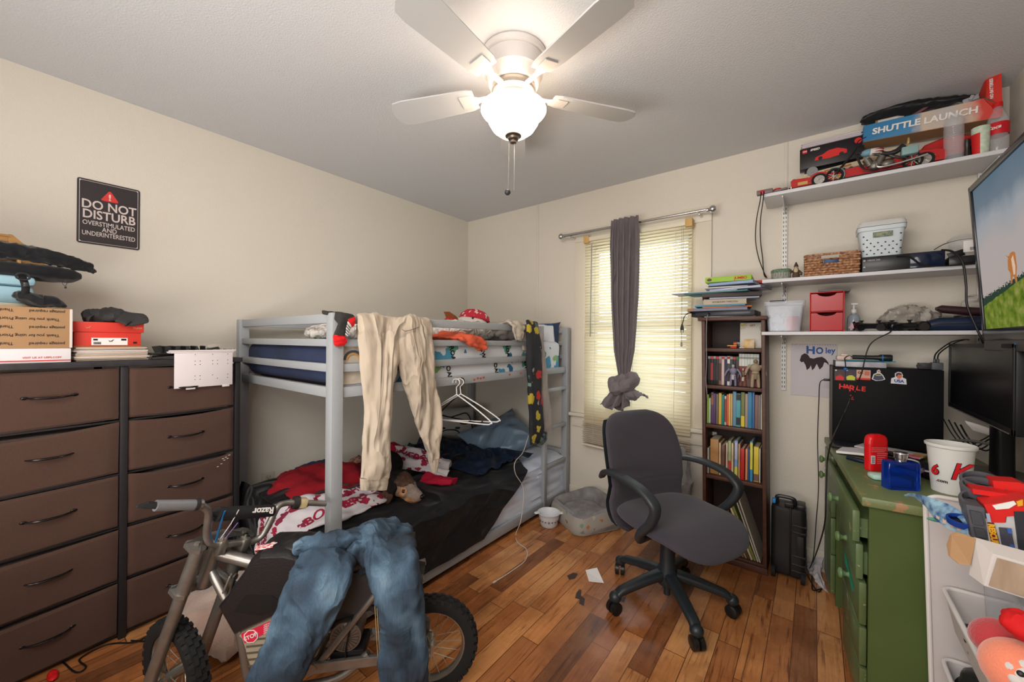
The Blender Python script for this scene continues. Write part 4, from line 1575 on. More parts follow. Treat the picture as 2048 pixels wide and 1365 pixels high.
b.box((0.695,-0.33,1.50),(0.98,-0.32,1.673),0.002).box((0.695,-0.36,1.50),(0.705,-0.12,1.60),0.002)
b.add([(0.692,-0.32,1.675),(0.692,-0.30,1.50),(0.60,-0.36,1.56),(0.60,-0.36,1.585),(0.702,-0.32,1.675),(0.702,-0.30,1.50),(0.61,-0.36,1.56),(0.61,-0.36,1.585)],[(0,1,2,3),(7,6,5,4),(0,3,7,4),(1,0,4,5),(2,1,5,6),(3,2,6,7)],0,False)
for i in range(9):
    b.box((0.696,-0.3205,1.512+i*0.019),(0.98,-0.317,1.514+i*0.019))
obj('boards',b,PINE,cr)
sb = thing('shoe_box','red shoe box with a white size label on the pile of folders','shoe box',dl(0.46,-0.16,1.215))
REDB = mt('red_shoebox_card',(206,58,46),0.55)
dbox('box_base',0.372,0.572,-0.30,-0.052,1.224,1.296,REDB,sb)
dbox('lid',0.364,0.58,-0.31,-0.046,1.283,1.325,REDB,sb,0.003)
dbox('cardboard_edge',0.371,0.573,-0.30,-0.0508,1.222,1.2265,CARD,sb,0)
lb = dbox('size_label',0.416,0.524,-0.0515,-0.0508,1.230,1.260,PAPER,sb,0)
txt('PUMA',0.011,mt('faded_gold_print',(200,120,96),0.5),sb,dl(0.385,-0.0455,1.303),-DU,(0,0,1),bold=0.0006)
cat = [(-0.012,0.004),(-0.006,0.001),(0.0,-0.001),(0.006,0.004),(0.010,0.006),(0.009,0.003),(0.005,-0.001),(0.004,-0.006),(0.0025,-0.002),(-0.002,-0.004),(-0.003,-0.006),(-0.004,-0.002),(-0.008,0.002)]
cx_ = Matrix((-DU,V((0,0,1)),DN)).transposed().to_4x4()
q4 = cx_.copy(); q4.translation = dl(0.468,-0.0505,1.248)
obj('leaping_cat_mark',M().prism(cat,0,0.0006,xf=q4),DARKTXT,lb)
q4 = cx_.copy(); q4.translation = dl(0.536,-0.0455,1.302)
obj('leaping_cat_print',M().prism(cat,0,0.0006,xf=q4),mt('faded_gold_print',(200,120,96),0.5),sb)
b = DB()
for i in range(12):
    b.box((0.497+i*0.0018,-0.0505,1.233),(0.498+i*0.0018,-0.0500,1.243))
b.box((0.506,-0.0505,1.249),(0.519,-0.0500,1.256)).box((0.42,-0.0505,1.249),(0.436,-0.05,1.257))
obj('barcode',b,DARKTXT,lb)
dbox('thumb_hole',0.386,0.398,-0.0515,-0.0505,1.236,1.244,BLACKM,sb,0)
cap = thing('folded_black_cap','crumpled dark cap resting on the red shoe box','cap',dl(0.45,-0.15,1.326))
b = M()
b.ell(dl(0.46,-0.15,1.352),(0.07,0.065,0.035),n=40,m=20,pw=0.8)
b.crumple(0.014,22,seed=3)
obj('cap_body',b,mt('charcoal_cloth',(54,54,54),0.85,bump=(200,0.3)),cap)
b = M().loft(garment([dl(0.44,-0.05,1.352),dl(0.40,-0.03,1.338),dl(0.39,-0.02,1.318)],[0.05,0.052,0.03],[0.008,0.008,0.004],DU,n=24,sec=8,folds=2,famp=0.1))
b.tube(bez([dl(0.50,-0.1,1.36),dl(0.525,-0.08,1.345),dl(0.53,-0.08,1.328)],5),0.006,8,flat=0.4)
obj('cap_peak',b,mt('charcoal_cloth',(54,54,54),0.85),cap)
fo = [(206,196,190),(196,172,146),(210,204,200),(188,160,134),(214,208,204),(200,182,166),(212,206,204)]
for i in range(9):
    z = TZ+0.001+i*0.0062
    o = obj('folder',DB().box((0.352+rnd.uniform(-0.004,0.012),-0.30+rnd.uniform(-0.01,0.01),z),(0.578 - rnd.uniform(0,0.012),-0.03+rnd.uniform(-0.015,0.006),z+0.0058),0.001),plain(fo[i % 7],0.7))
    tag(o,'paper folder in the stack under the red shoe box, %s' % ['lowest of all','second from the bottom','third from the bottom','fourth from the bottom','exactly midway up','fourth from the top','third from the top','second from the top','topmost, touching the shoe box'][i],'folder','folders under the shoe box')
# black plastic rack pieces
rk = thing('plastic_rack','black plastic rack pieces lying on the dresser beside the shoe box','rack',dl(0.27,-0.15,TZ))
b = DB()
for k in range(5):
    xx = 0.335 - k*0.038
    b.add([(xx,-0.02 - 0.02*k*0.3,TZ+0.030 - 0.001*k),(xx - 0.034,-0.02 - 0.01*k,TZ+0.033 - 0.001*k),(xx - 0.034,-0.06 - 0.01*k,TZ+0.062 - 0.001*k),(xx,-0.06 - 0.01*k,TZ+0.058)],[(0,1,2,3),(3,2,1,0)],0,False)
    b.box((xx - 0.037,-0.07,TZ+0.028),(xx - 0.033,-0.02,TZ+0.06))
b.box((0.14,-0.1,TZ+0.02),(0.345,-0.02,TZ+0.03),0.003)
obj('slotted_tray',b,mt('gloss_black',(20,21,22),0.3),rk)
b = DB()
b.beam((0.345,-0.02,TZ+0.006),(0.10,0.0,TZ+0.030),0.02,0.006,0.002).beam((0.33,-0.06,TZ+0.012),(0.09,-0.07,TZ+0.034),0.022,0.008,0.002).beam((0.20,-0.12,TZ+0.02),(0.06,-0.10,TZ+0.05),0.03,0.01,0.002)
obj('flat_bars',b,mt('dark_grey_plastic',(52,50,50),0.5),rk)
mc = thing('metal_clip_pile','small heap of grey and ivory hardware clips at the dresser corner','clips',dl(0.07,-0.1,TZ))
b = DB()
for k in range(14):
    b.obox((rnd.uniform(0.03,0.15),rnd.uniform(-0.15,-0.03),TZ+rnd.uniform(0.008,0.05)),(rnd.uniform(0.02,0.05),0.014,0.008),0.002,rz=rnd.uniform(0,3),rx=rnd.uniform(-0.6,0.6))
obj('clips',b,mt('grey_ivory_clips',(126,118,108),0.45,var=(30,(206,196,180),0.1)),mc)
obj('card',DB().box((0.03,-0.15,TZ+0.01),(0.09,-0.146,TZ+0.065),0.001),mt('ivory_card',(200,192,180),0.6),mc)
pg = thing('perforated_organizer','white perforated organizer panel hanging over the front of the dresser','organizer',dl(0.165,0.02,1.03))
obj('panel',DB().box((0.046,0.018,1.032),(0.279,0.0215,1.196),0.001),mt('white_board',(214,206,206),0.6),pg)
obj('top_flap',DB().box((0.04,-0.09,1.192),(0.292,0.024,1.200),0.003).tube([(0.035,0.024,1.203),(0.3,0.024,1.203)],0.004,8),mt('white_board',(214,206,206),0.6),pg)
b = DB()
for x in (0.068,0.112,0.132,0.182,0.202,0.252):
    for z in (1.185,1.155,1.138,1.085,1.068,):
        if rnd.random() < 0.8:
            b.cyl((x,0.0214,z),(x,0.0222,z),0.0018,n=8)
obj('pin_holes',b,BLACKM,pg)
obj('hook_tabs',DB().box((0.06,0.017,1.024),(0.09,0.023,1.034),0.001).box((0.20,0.017,1.024),(0.235,0.023,1.034),0.001),mt('white_board',(214,206,206),0.6),pg)

# ================================================================ floor at the left
pb = thing('plush_pet_mat','folded pinkish plush mat on the floor between dresser and bike','pet mat',(0.72,-2.12,0))
b = M()
b.ell((0.74,-2.16,0.075),(0.25,0.20,0.075),n=56,m=26,pw=0.75)
b.ell((0.80,-2.12,0.13),(0.20,0.11,0.07),n=48,m=22,pw=0.8)
b.crumple(0.022,9,seed=2).crumple(0.006,60,seed=5,ridged=False)
obj('plush_cover',b,mt('pinkish_beige_plush',(192,172,158),0.95,bump=(160,0.8),var=(7,(160,130,116),0.25),sheen=0.4),pb)
cdp = [at(50,1340,'z',0.004),at(110,1318,'z',0.004),at(150,1345,'z',0.004),at(172,1335,'z',0.004),at(160,1318,'z',0.006),at(215,1290,'z',0.004),at(270,1285,'z',0.004),at(300,1270,'z',0.004),at(318,1272,'z',0.004),at(305,1283,'z',0.006),at(262,1282,'z',0.008)]
o = obj('floor_cable',M().tube(bez(cdp,8),0.003,8),BLACK)
tag(o,'black power cord looped on the floor in front of the dresser','cord')
b = M().ell(at(105,1352,'z',0.008),(0.035,0.014,0.008),n=20,m=10)
b.crumple(0.003,50)
o = obj('red_wrapper',b,mt('red_plastic',(206,30,32),0.35))
tag(o,'bright red scrap on the floor at the foot of the dresser','wrapper')
# ================================================================ cloth laid by its two edges
def drape_rings(rows,ax,th,n=32,sec=8,pw=0.8,folds=4,famp=0.2,seed=0):
    """rows: (pxL, pyL, pxR, pyR, plane value[, plane value right]); flattened tube between the two edges"""
    Lp = [at(r_[0],r_[1],ax,r_[4]) for r_ in rows]
    Rp = [at(r_[2],r_[3],ax,r_[5] if len(r_) > 5 else r_[4]) for r_ in rows]
    return edge_rings(Lp,Rp,th,n,sec,pw,folds,famp,seed)


def edge_rings(Lp,Rp,th,n=32,sec=8,pw=0.8,folds=4,famp=0.2,seed=0):
    Lc,Rc = bez(Lp,sec),bez(Rp,sec)
    N = len(Lc)
    rings = []
    for i in range(N):
        c = (Lc[i]+Rc[i])/2
        h = (Rc[i] - Lc[i])/2
        i0,i1 = max(i - 1,0),min(i+1,N - 1)
        tg = ((Lc[i1]+Rc[i1]) - (Lc[i0]+Rc[i0]))
        tg = tg.normalized() if tg.length > 1e-9 else V((0,0,-1))
        td = h.normalized().cross(tg).normalized()
        t = i/(N - 1)
        T_ = interp([j/(len(th) - 1) for j in range(len(th))],th,t) if isinstance(th,(list,tuple)) else th
        ring = []
        for q in range(n):
            a_ = 2*PI*q/n
            ca,sa = math.cos(a_),math.sin(a_)
            x = math.copysign(abs(ca)**pw,ca)
            y = math.copysign(abs(sa)**pw,sa)
            f = 1+famp*math.sin(folds*a_+seed+3*t)*abs(sa)+famp*noise.noise(V((ca*1.6,sa,t*6+seed)))
            ring.append(c+h*x+td*(y*T_*f))
        rings.append(ring)
    return rings


# ================================================================ upper bunk
DINO = blobs_material('dinosaur_print_sheet',(206,208,212),[(70,140,170),(206,208,212),(90,150,130),(206,208,212),(40,100,140),(130,170,110)],10,0.50)
b = M()


def dinofn(u,v):
    y = -1.93+1.80*u
    k = v*(0.98+0.19)
    w_ = 0.008*noise.noise(V((y*6,k*6,5)))+0.004*(0.5 - abs(noise.noise(V((y*14,k*4,9)))))
    if k < 0.98:
        return (0.15+k,y,1.254+w_ - 0.02*max(0,(k - 0.93)/0.05)**2)
    return (1.1315+w_*0.6,y,1.236 - (k - 0.98))


b.grid(dinofn,170,80,th=0.003)
ds = obj('dinosaur_sheet',b,DINO)
tag(ds,'white sheet printed with blue and green dinosaurs over the upper mattress','bed sheet')
for k,(y,z,s) in enumerate(((-1.27,1.18,'ROAR'),(-1.02,1.19,'RAWR'),(-0.78,1.19,'ROAR'),(-1.30,1.095,'ROAR'),(-0.90,1.095,'ROAR'),(-0.58,1.10,'RAWR'))):
    txt(s,0.040,DARKTXT,ds,(1.134,y,z),(0,0.25,-1),(0,1,0.25),bold=0.0006,lift=0.003,ext=0.0015)

RAIN = mt('beige_rainbow_cloth',(196,184,168),0.85,bump=(300,0.2))
cl = obj('rainbow_print_cloth',M().grid(lambda u,v: (1.1395+0.003*noise.noise(V((u*5,v*5,0))),-1.92+0.14*u,1.235 - 0.165*v),20,20,th=0.003),RAIN)
tag(cl,'beige cloth with a rainbow print hanging beside the near post of the upper bunk','cloth')
for r_,c_ in ((0.040,(70,80,92)),(0.028,(196,150,90))):
    arcp = [(1.1445,-1.865+r_*math.cos(a),1.175+r_*math.sin(a)*0.9) for a in [PI*i/12 for i in range(13)]]
    obj('rainbow_arc',M().tube(arcp,0.0055,6,flat=0.3),plain(c_,0.8),cl)

WCL = mt('rumpled_white_cotton',(214,208,202),0.85,fold=(14,(1,1,1),0.02))
GCL = mt('heather_grey_cotton',(168,160,154),0.85,bump=(300,0.25))


def heap(c,r_,mat,name,label,cat,amp=0.02,sc=14,seed=0,n=44):
    b = M()
    b.ell(c,r_,n=n,m=24,pw=0.9)
    zb = c[2] - r_[2]
    b.crumple(amp,sc,seed=seed).crumple(amp*0.35,sc*2.6,seed=seed+3)
    b.v = [V((v.x,v.y,max(v.z,zb))) for v in b.v]
    return tag(obj(name,b,mat,sharp=60),label,cat)


heap((0.80,-1.74,1.295),(0.14,0.16,0.04),WCL,'crumpled_shirt','crumpled off-white shirt lying on the dinosaur sheet behind the near guard rails','shirt',0.018,16,1)
heap((0.90,-1.02,1.32),(0.19,0.30,0.062),WCL,'white_blanket','bunched white blanket on the upper bunk beside the sweatpants','blanket',0.022,13,2)
heap((0.97,-0.66,1.325),(0.12,0.16,0.06),GCL,'grey_shirt','rolled grey shirt on the upper bunk beneath the middle of the guard rail','shirt',0.022,15,3)
heap((0.72,-0.42,1.315),(0.16,0.15,0.055),mt('dark_blue_cotton',(44,56,84),0.85),'blue_pillow','dark blue pillow at the head of the upper bunk behind the grey shirt','pillow',0.008,9,4)
b = M().loft(edge_rings([V((0.93,-0.86,1.32)),V((1.10,-0.84,1.365)),V((1.165,-0.83,1.386)),V((1.195,-0.82,1.36)),V((1.197,-0.80,1.31)),V((1.195,-0.77,1.265))],
                        [V((0.93,-0.62,1.32)),V((1.10,-0.66,1.365)),V((1.165,-0.68,1.386)),V((1.195,-0.68,1.36)),V((1.197,-0.69,1.32)),V((1.195,-0.70,1.275))],[0.02,0.014,0.010,0.010,0.012,0.008],n=40,sec=8,folds=5,famp=0.4))
b.crumple(0.008,24,seed=5)
tag(obj('beige_shirt',b,mt('beige_jersey',(182,172,158),0.85,bump=(300,0.25)),sharp=60),'beige shirt slung over the top guard rail in the middle of the bunk','shirt')
b = M().loft(edge_rings([V((0.98,-1.33,1.285)),V((1.12,-1.30,1.280)),V((1.19,-1.26,1.270)),V((1.197,-1.20,1.235)),V((1.195,-1.12,1.205))],
                        [V((0.98,-1.12,1.29)),V((1.12,-1.12,1.29)),V((1.19,-1.10,1.282)),V((1.197,-1.06,1.245)),V((1.195,-1.05,1.215))],[0.025,0.016,0.014,0.014,0.008],n=40,sec=8,folds=5,famp=0.45,seed=3))
b.crumple(0.010,24,seed=6)
tag(obj('orange_cloth',b,mt('burnt_orange_cotton',(196,84,56),0.85,bump=(200,0.2)),sharp=60),'burnt orange cloth drooping over the second guard rail next to the sweatpants','cloth')
pt = thing('polka_dot_plush','white plush toy with a red polka dot cap on the upper bunk','plush toy',(0.70,-0.66,1.29))
PC = V((0.70,-0.68,1.38))
obj('head',M().ell(PC,(0.13,0.12,0.075),n=32,m=18).crumple(0.004,12,ridged=False),mt('white_plush',(212,206,198),0.9),pt)
capm = blobs_material('red_white_dots',(190,34,58),[(222,210,210)],24,0.30)
obj('dotted_cap',M().lathe([(0.112,0.0),(0.118,0.010),(0.105,0.045),(0.075,0.072),(0.04,0.084),(0.0,0.088)],n=32,xf=Matrix.Translation(PC+V((0.01,0.03,0.028))) @ Matrix.Rotation(R(-14),4,'X')),capm,pt)
obj('eye',M().ell(PC+V((0.085,-0.065,0.045)),(0.008,0.008,0.008),n=12,m=8),BLACK,pt)
bt = obj('brown_plush_ear',M().loft(edge_rings([at(896,652,'x',0.72),at(893,636,'x',0.72),at(889,624,'x',0.72)],[at(918,652,'x',0.72),at(914,636,'x',0.72),at(898,624,'x',0.72)],0.018,n=24)),mt('brown_plush',(140,78,40),0.9))
tag(bt,'brown and red soft toy part poking up left of the polka dot plush','plush toy')
obj('red_trim',M().ell(at(900,640,'x',0.74),(0.02,0.05,0.015)),mt('red_plush',(180,40,40),0.9),bt)


def pillow(w_,h_,t_,xf,amp=0.006,seed=0,n=30):
    b = M()

    def side(sg):
        def f(u,v):
            x,y = (u - 0.5)*2,(v - 0.5)*2
            z = t_/2*max(0,(1 - x*x))**0.45*max(0,(1 - y*y))**0.45
            q = noise.noise(V((x*2,y*2,seed)))*amp*2*(1 - x**4)*(1 - y**4)
            return (x*w_/2*(0.90+0.10*y**4),y*h_/2*(0.88+0.12*x**4),sg*(z+q))
        return f
    b.grid(side(1),n,n,xf=xf)
    b2 = side(-1)
    b.grid(lambda u,v: b2(1 - u,v),n,n,xf=xf)
    return b


xf = Matrix.Translation((0.97,-0.19,1.315)) @ Matrix.Rotation(R(35),4,'Z') @ Matrix.Rotation(R(66),4,'X')
tag(obj('white_pillow',pillow(0.30,0.20,0.10,xf,0.01),DINO),'white dinosaur print pillow propped at the ladder end of the upper bunk','pillow')
xf = Matrix.Translation((0.96,-0.11,1.32)) @ Matrix.Rotation(R(2),4,'Z') @ Matrix.Rotation(R(80),4,'X')
tag(obj('navy_cushion',pillow(0.33,0.20,0.05,xf,0.004),mt('dark_blue_cotton',(44,56,84),0.85)),'navy cushion behind the white pillow at the ladder end','cushion')

# sock over the near post
sk = thing('sock','black and red sports sock hung over the near corner post of the bunk','sock',(1.19,-1.96,1.27))
SKB = mt('black_sock_knit',(46,44,42),0.9,bump=(400,0.5))
SKR = mt('red_sock_knit',(206,20,24),0.85,bump=(400,0.5))
SX = 1.192
b = M().loft(drape_rings([(645,621,647,629,1.12),(662,623,664,634,1.15),(684,625,676,648,SX),(708,632,672,660,SX),(690,668,668,670,SX),(688,674,667,672,SX)][:4]+[(696,652,670,665,SX),(689,672,667,672,SX)],'x',[0.008,0.010,0.014,0.014,0.012,0.011],n=28,sec=8,folds=2,famp=0.08))
b.crumple(0.002,60,ridged=False)
obj('sock_leg',b,SKB,sk)
b = M().loft(drape_rings([(667,671,689,671,SX),(667,680,693,680,SX),(668,688,692,687,SX),(674,693,687,692,SX)],'x',[0.013,0.015,0.013,0.004],n=28,folds=2,famp=0.1))
b.crumple(0.003,60)
obj('toe',b,SKR,sk)
b = M().loft(drape_rings([(692,640,709,633,SX+0.006),(698,648,710,640,SX+0.006),(704,655,708,650,SX+0.004)],'x',[0.010,0.012,0.004],n=24,folds=2,famp=0.1))
obj('heel',b,SKR,sk)
b = M().loft(drape_rings([(692,641,703,655,SX+0.004),(690,655,699,662,SX+0.004),(688,668,695,674,SX+0.002)],'x',[0.010,0.011,0.008],n=24,folds=2,famp=0.1))
obj('instep',b,mt('white_sock_knit',(206,202,196),0.85),sk)
b = M()
for i in range(4):
    b.tube([at(691.5 - i*0.8,645+i*6,'x',SX+0.016),at(701 - i*1.6,657+i*4.4,'x',SX+0.016)],0.0014,6)
obj('instep_stripes',b,DARKTXT,sk)

# sweatpants
sp_ = thing('sweatpants','oatmeal sweatpants hanging over the top guard rail near the corner post','sweatpants',(1.2,-1.68,0.62))
OAT = mt('oatmeal_fleece',(184,171,155),0.9,fold=(6,(1,1,0.3),0.03),bump=(420,0.1),var=(9,(182,166,146),0.25),sheen=0.2)
PXN = 1.205
b = M()
top = drape_rings([(722,662,850,662,1.125),(718,640,855,645,1.135),(714,632,858,640,1.165),(713,634,862,646,1.195),(716,660,866,668,PXN),(730,690,860,690,PXN - 0.012)],'x',[0.010,0.012,0.013,0.016,0.020,0.012],n=64,sec=8,folds=7,famp=0.28,seed=2)
b.loft(top)
b.loft(drape_rings([(716,640,797,644,PXN - 0.006),(724,720,795,712,PXN),(727,780,788,760,PXN),(728,830,784,830,PXN),(724,890,780,880,PXN),(721,940,779,932,PXN+0.01),(720,960,776,955,PXN+0.01)],'x',[0.012,0.036,0.036,0.034,0.034,0.032,0.024],n=44,sec=9,folds=4,famp=0.25,seed=5))
b.loft(drape_rings([(785,644,862,648,PXN - 0.006),(795,712,866,714,PXN),(808,760,870,760,PXN),(822,810,875,810,PXN),(838,860,877,860,PXN),(852,905,877,898,PXN),(858,925,877,918,PXN)],'x',[0.012,0.036,0.034,0.030,0.026,0.022,0.018],n=44,sec=9,folds=4,famp=0.25,seed=8))
b.crumple(0.013,13,(1,1,0.22),3).crumple(0.004,30,(1,1,0.5),8)
obj('trouser_body',b,OAT,sp_,sharp=60)
b = M().loft(drape_rings([(721,958,776,953,PXN+0.01),(721,970,775,966,PXN+0.01),(721,980,773,980,PXN+0.01)],'x',[0.024,0.024,0.018],n=40,folds=12,famp=0.08))
obj('cuff',b,OAT,sp_)
b = M().loft(drape_rings([(858,922,877,915,PXN),(861,934,876,930,PXN),(865,946,872,946,PXN)],'x',[0.018,0.016,0.010],n=36,folds=10,famp=0.08))
obj('cuff',b,OAT,sp_)
b = M().tube([at(804,659,'x',1.232),at(810,663,'x',1.233),at(824,660,'x',1.233),at(838,655,'x',1.23)],0.0012,5)
obj('pocket_seam',b,mt('dark_grey_thread',(60,58,60),0.7),sp_)
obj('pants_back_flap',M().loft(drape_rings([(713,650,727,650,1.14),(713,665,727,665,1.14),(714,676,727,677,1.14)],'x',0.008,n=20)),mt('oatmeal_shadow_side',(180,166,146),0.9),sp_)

# pajama pants
pj = thing('pajama_pants','black pajama pants with colourful prints hanging at the ladder','pajama pants',(1.2,-0.5,0.6))
PJM = blobs_material('black_icon_print',(34,34,40),[(110,140,128),(34,34,40),(178,160,50),(34,34,40),(176,44,40),(34,34,40),(70,92,100),(150,150,140),(34,34,40)],16,0.42,rough=0.85,stretch=(0.2,1,0.8))
b = M().loft(drape_rings([(1052,660,1078,668,1.12),(1052,646,1076,650,1.15),(1053,646,1077,652,1.19),(1055,690,1081,690,1.20),(1056,740,1081,740,1.20),(1057,790,1082,790,1.20),(1060,840,1086,850,1.20),(1060,885,1082,870,1.20),(1061,890,1068,884,1.20)],'x',[0.012,0.012,0.012,0.024,0.026,0.026,0.028,0.022,0.008],n=40,sec=8,folds=4,famp=0.25,seed=4))
b.crumple(0.006,14,(1,1,0.5),3)
obj('leg_printed_side',b,PJM,pj,sharp=60)
b = M().loft(drape_rings([(1074,655,1082,668,1.16),(1076,672,1086,684,1.185),(1078,720,1090,720,1.185),(1080,780,1095,780,1.185),(1080,830,1102,830,1.185),(1081,862,1105,866,1.185)],'x',[0.008,0.014,0.016,0.018,0.018,0.012],n=36,sec=8,folds=4,famp=0.25,seed=1))
b.loft(drape_rings([(1043,650,1056,650,1.15),(1042,660,1055,662,1.155),(1045,700,1054,704,1.155)],'x',0.008,n=20))
b.crumple(0.004,18,(1,1,0.5),3)
obj('leg_grey_lining',b,mt('heather_lining',(150,146,142),0.9,bump=(260,0.4),var=(12,(176,160,152),0.2)),pj,sharp=60)
b = M().loft(drape_rings([(1066,868,1094,866,1.175),(1066,880,1092,880,1.175),(1072,890,1084,891,1.175)],'x',[0.02,0.02,0.006],n=30,folds=4,famp=0.2))
obj('hem',b,mt('sage_print_hem',(112,134,126),0.85,var=(40,(50,50,56),0.05)),pj)

# ================================================================ lower bunk bedding
BLK = mt('black_blanket_fabric',(16,16,19),0.6,spec=0.25,fold=(3.2,(1,0.45,1),0.045),bump=(260,0.2),sheen=0.06)
b = M()


def blanket(u,v):
    k = v*1.20                 # across: 0 at the wall side, drops after 0.86
    kk = 0.86
    ybk = interp([0,0.3,0.7,0.86,1.0,1.2],[-0.50,-0.46,-0.52,-0.62,-0.80,-1.06],k)
    y = -1.985+(ybk+1.985)*u
    x = 0.30+k
    hump = 0.06*math.exp(-((x - 0.42)/0.22)**2 - ((y+1.85)/0.25)**2)+0.05*math.exp(-((x - 0.8)/0.3)**2 - ((y+1.7)/0.4)**2)+0.04*math.exp(-((x - 0.6)/0.25)**2 - ((y+0.85)/0.3)**2)
    d1 = (y*0.62+k*0.8)
    fold = 0.5 - abs(noise.noise(V((d1*5.2,(k - y*0.5)*1.1,2.0))))*2
    fold2 = 0.5 - abs(noise.noise(V((y*4.1+k*2,k*5,7.0))))*2
    if k < kk:
        e = max(0,(k - kk+0.10)/0.10)
        z = 0.384+hump - 0.022*e*e+(fold*0.020+fold2*0.010)*(1 - 0.2*e)+0.01
        return (x,y,z+0.012)
    d = k - kk
    sw = 0.020+0.016*math.sin(min(1,d/0.2)*PI)
    return (1.158+sw+fold*0.022+0.008*fold2,y,0.374+hump*0.6 - d*0.86+0.01)


b.grid(blanket,200,110,th=0.006)
o = obj('black_blanket',b,BLK,sharp=70)
tag(o,'large black blanket spread over the lower bunk and down its front side','blanket')
b = M()
for i in range(34):
    u,v = rnd.uniform(0.60,0.665),rnd.uniform(0.50,0.56)
    p = V(blanket(u,v))+V((0,0,0.003))
    b.ell(p,(0.003,rnd.uniform(0.003,0.010),0.0015),n=6,m=4)
obj('gold_print',b,mt('gold_print',(206,170,110),0.5),o)
b = M()
for i in range(7):
    p = V(blanket(rnd.uniform(0.62,0.65),rnd.uniform(0.67,0.70)))+V((0,0,0.003))
    b.ell(p,(0.004,0.006,0.001),n=6,m=4)
obj('grey_marks',b,mt('grey_mark',(120,120,122),0.6),o)
# dark part that rolls down over the near end
b = M().grid(lambda u,v: (0.22+0.9*u,-1.985 - 0.018*math.sin(min(1,v*3)*PI/2) - 0.01*noise.noise(V((u*9,v*3,1))),0.47 - 0.30*v - 0.09*u+0.02*math.sin(u*9)),50,24,th=0.004)
obj('end_drop',b,BLK,o,sharp=70)
# dark blue sheet bunched under the satin pillow
b = M().grid(lambda u,v: (0.30+0.80*v,-1.02+(0.50+0.10*v)*u,0.435+0.045*(0.5 - abs(noise.noise(V((u*5+v*3,v*6,4))))*2.4)*math.sin(u*PI)**0.5+0.05*math.sin(u*PI)*(1 - v)),70,60,th=0.004)
tag(obj('dark_blue_sheet',b,mt('dark_blue_satin_sheet',(22,34,54),0.45),sharp=70),'dark blue sheet bunched up beneath the satin pillow','sheet')
SATIN = mt('steel_blue_satin',(112,132,150),0.28,fold=(3.5,(1,0.5,1),0.03),var=(4,(90,110,130),0.2),spec=0.7)
xf = Matrix.Translation((0.74,-0.36,0.485)) @ Matrix.Rotation(R(78),4,'Z') @ Matrix.Rotation(R(-14),4,'Y') @ Matrix.Rotation(R(34),4,'X')
b = pillow(0.60,0.42,0.15,xf,0.012,3,46)
b.crumple(0.006,7,(1,1,1),3)
tag(obj('satin_pillow',b,SATIN,sharp=70),'steel blue satin pillow at the far end of the lower bunk','pillow')
# controller print pillow against the wall
cp = thing('printed_cushion','grey cushion with a game controller print leaning on the wall of the lower bunk','cushion',(0.25,-0.50,0.42))
zc = V((0.72,-0.69,0.12)).normalized()
xc = V((0.69,0.72,0)).normalized()
yc = zc.cross(xc)
CX = Matrix((xc,yc,zc)).transposed().to_4x4()
CX.translation = V((0.27,-0.47,0.525))
obj('cushion_body',pillow(0.44,0.36,0.13,CX,0.004,2),mt('mid_grey_cushion',(142,140,138),0.85),cp)
outl = [(-0.17,0.06),(-0.13,0.115),(-0.06,0.10),(0.0,0.085),(0.06,0.10),(0.13,0.115),(0.17,0.06),(0.185,-0.04),(0.15,-0.10),(0.10,-0.09),(0.06,-0.03),(0.0,-0.02),(-0.06,-0.03),(-0.10,-0.09),(-0.15,-0.10),(-0.185,-0.04)]
cz = lambda x,y: 0.065*max(0,1 - (x/0.22)**4)**0.5*max(0,1 - (y/0.18)**4)**0.5+0.002
pts = bez([(x,y,cz(x,y)) for x,y in outl]+[(outl[0][0],outl[0][1],cz(*outl[0]))],5)[:-1]
obj('printed_outline',M().tube([CX @ p for p in pts],0.005,6,closed=True),BLACKM,cp)
b = M()
for (x,y,r_) in ((-0.12,0.05,0.020),(-0.085,0.03,0.012),(-0.15,0.03,0.012),(-0.06,-0.005+0.0,0.022),(0.06,-0.005,0.022)):
    b.ell(CX @ V((x,y,cz(x,y))),(r_,r_,r_*0.4),n=16,m=8)
b.ell(CX @ V((0.115,0.04,cz(0.115,0.04) - 0.01)),(0.04,0.04,0.02),n=20,m=10)
obj('printed_pads',b,mt('print_dark',(40,42,44),0.8),cp)
b = M()
for (x,y) in ((0.115,0.065),(0.095,0.042),(0.135,0.042),(0.115,0.02)):
    b.ell(CX @ V((x,y,cz(x,y)+0.008)),(0.010,0.010,0.006),n=12,m=8)
obj('printed_buttons',b,mt('print_yellow',(170,160,60),0.8),cp)

# hangers
def hanger(name,label,mat,hook,dirv,r_=0.0035,drop=0.14,half=0.20,group=None,tilt=0.0):
    d = V(dirv).normalized()
    hp_ = V(hook)
    up_ = (V((0,0,1))+d*tilt).normalized()
    neck = hp_ - up_*0.085
    l_ = neck - d*half - up_*drop
    r2 = neck+d*half - up_*drop
    b = M()
    hk = [hp_+d*0.022*math.cos(a)+up_*(0.018*math.sin(a) - 0.018) for a in [R(200 - i*20) for i in range(13)]]
    b.tube(hk+[hp_+up_*-0.045,neck],r_*0.9,8)
    b.tube(bez([neck,neck+(l_ - neck)*0.5+up_*0.012,l_+up_*0.012,l_+d*0.004,l_+d*0.03 - up_*0.006,(l_+r2)/2 - up_*0.006,r2 - d*0.03 - up_*0.006,r2 - d*0.004,r2+up_*0.012,neck+(r2 - neck)*0.5+up_*0.012,neck],5),r_,10)
    o = obj(name,b,mat)
    return tag(o,label,'hanger',group)


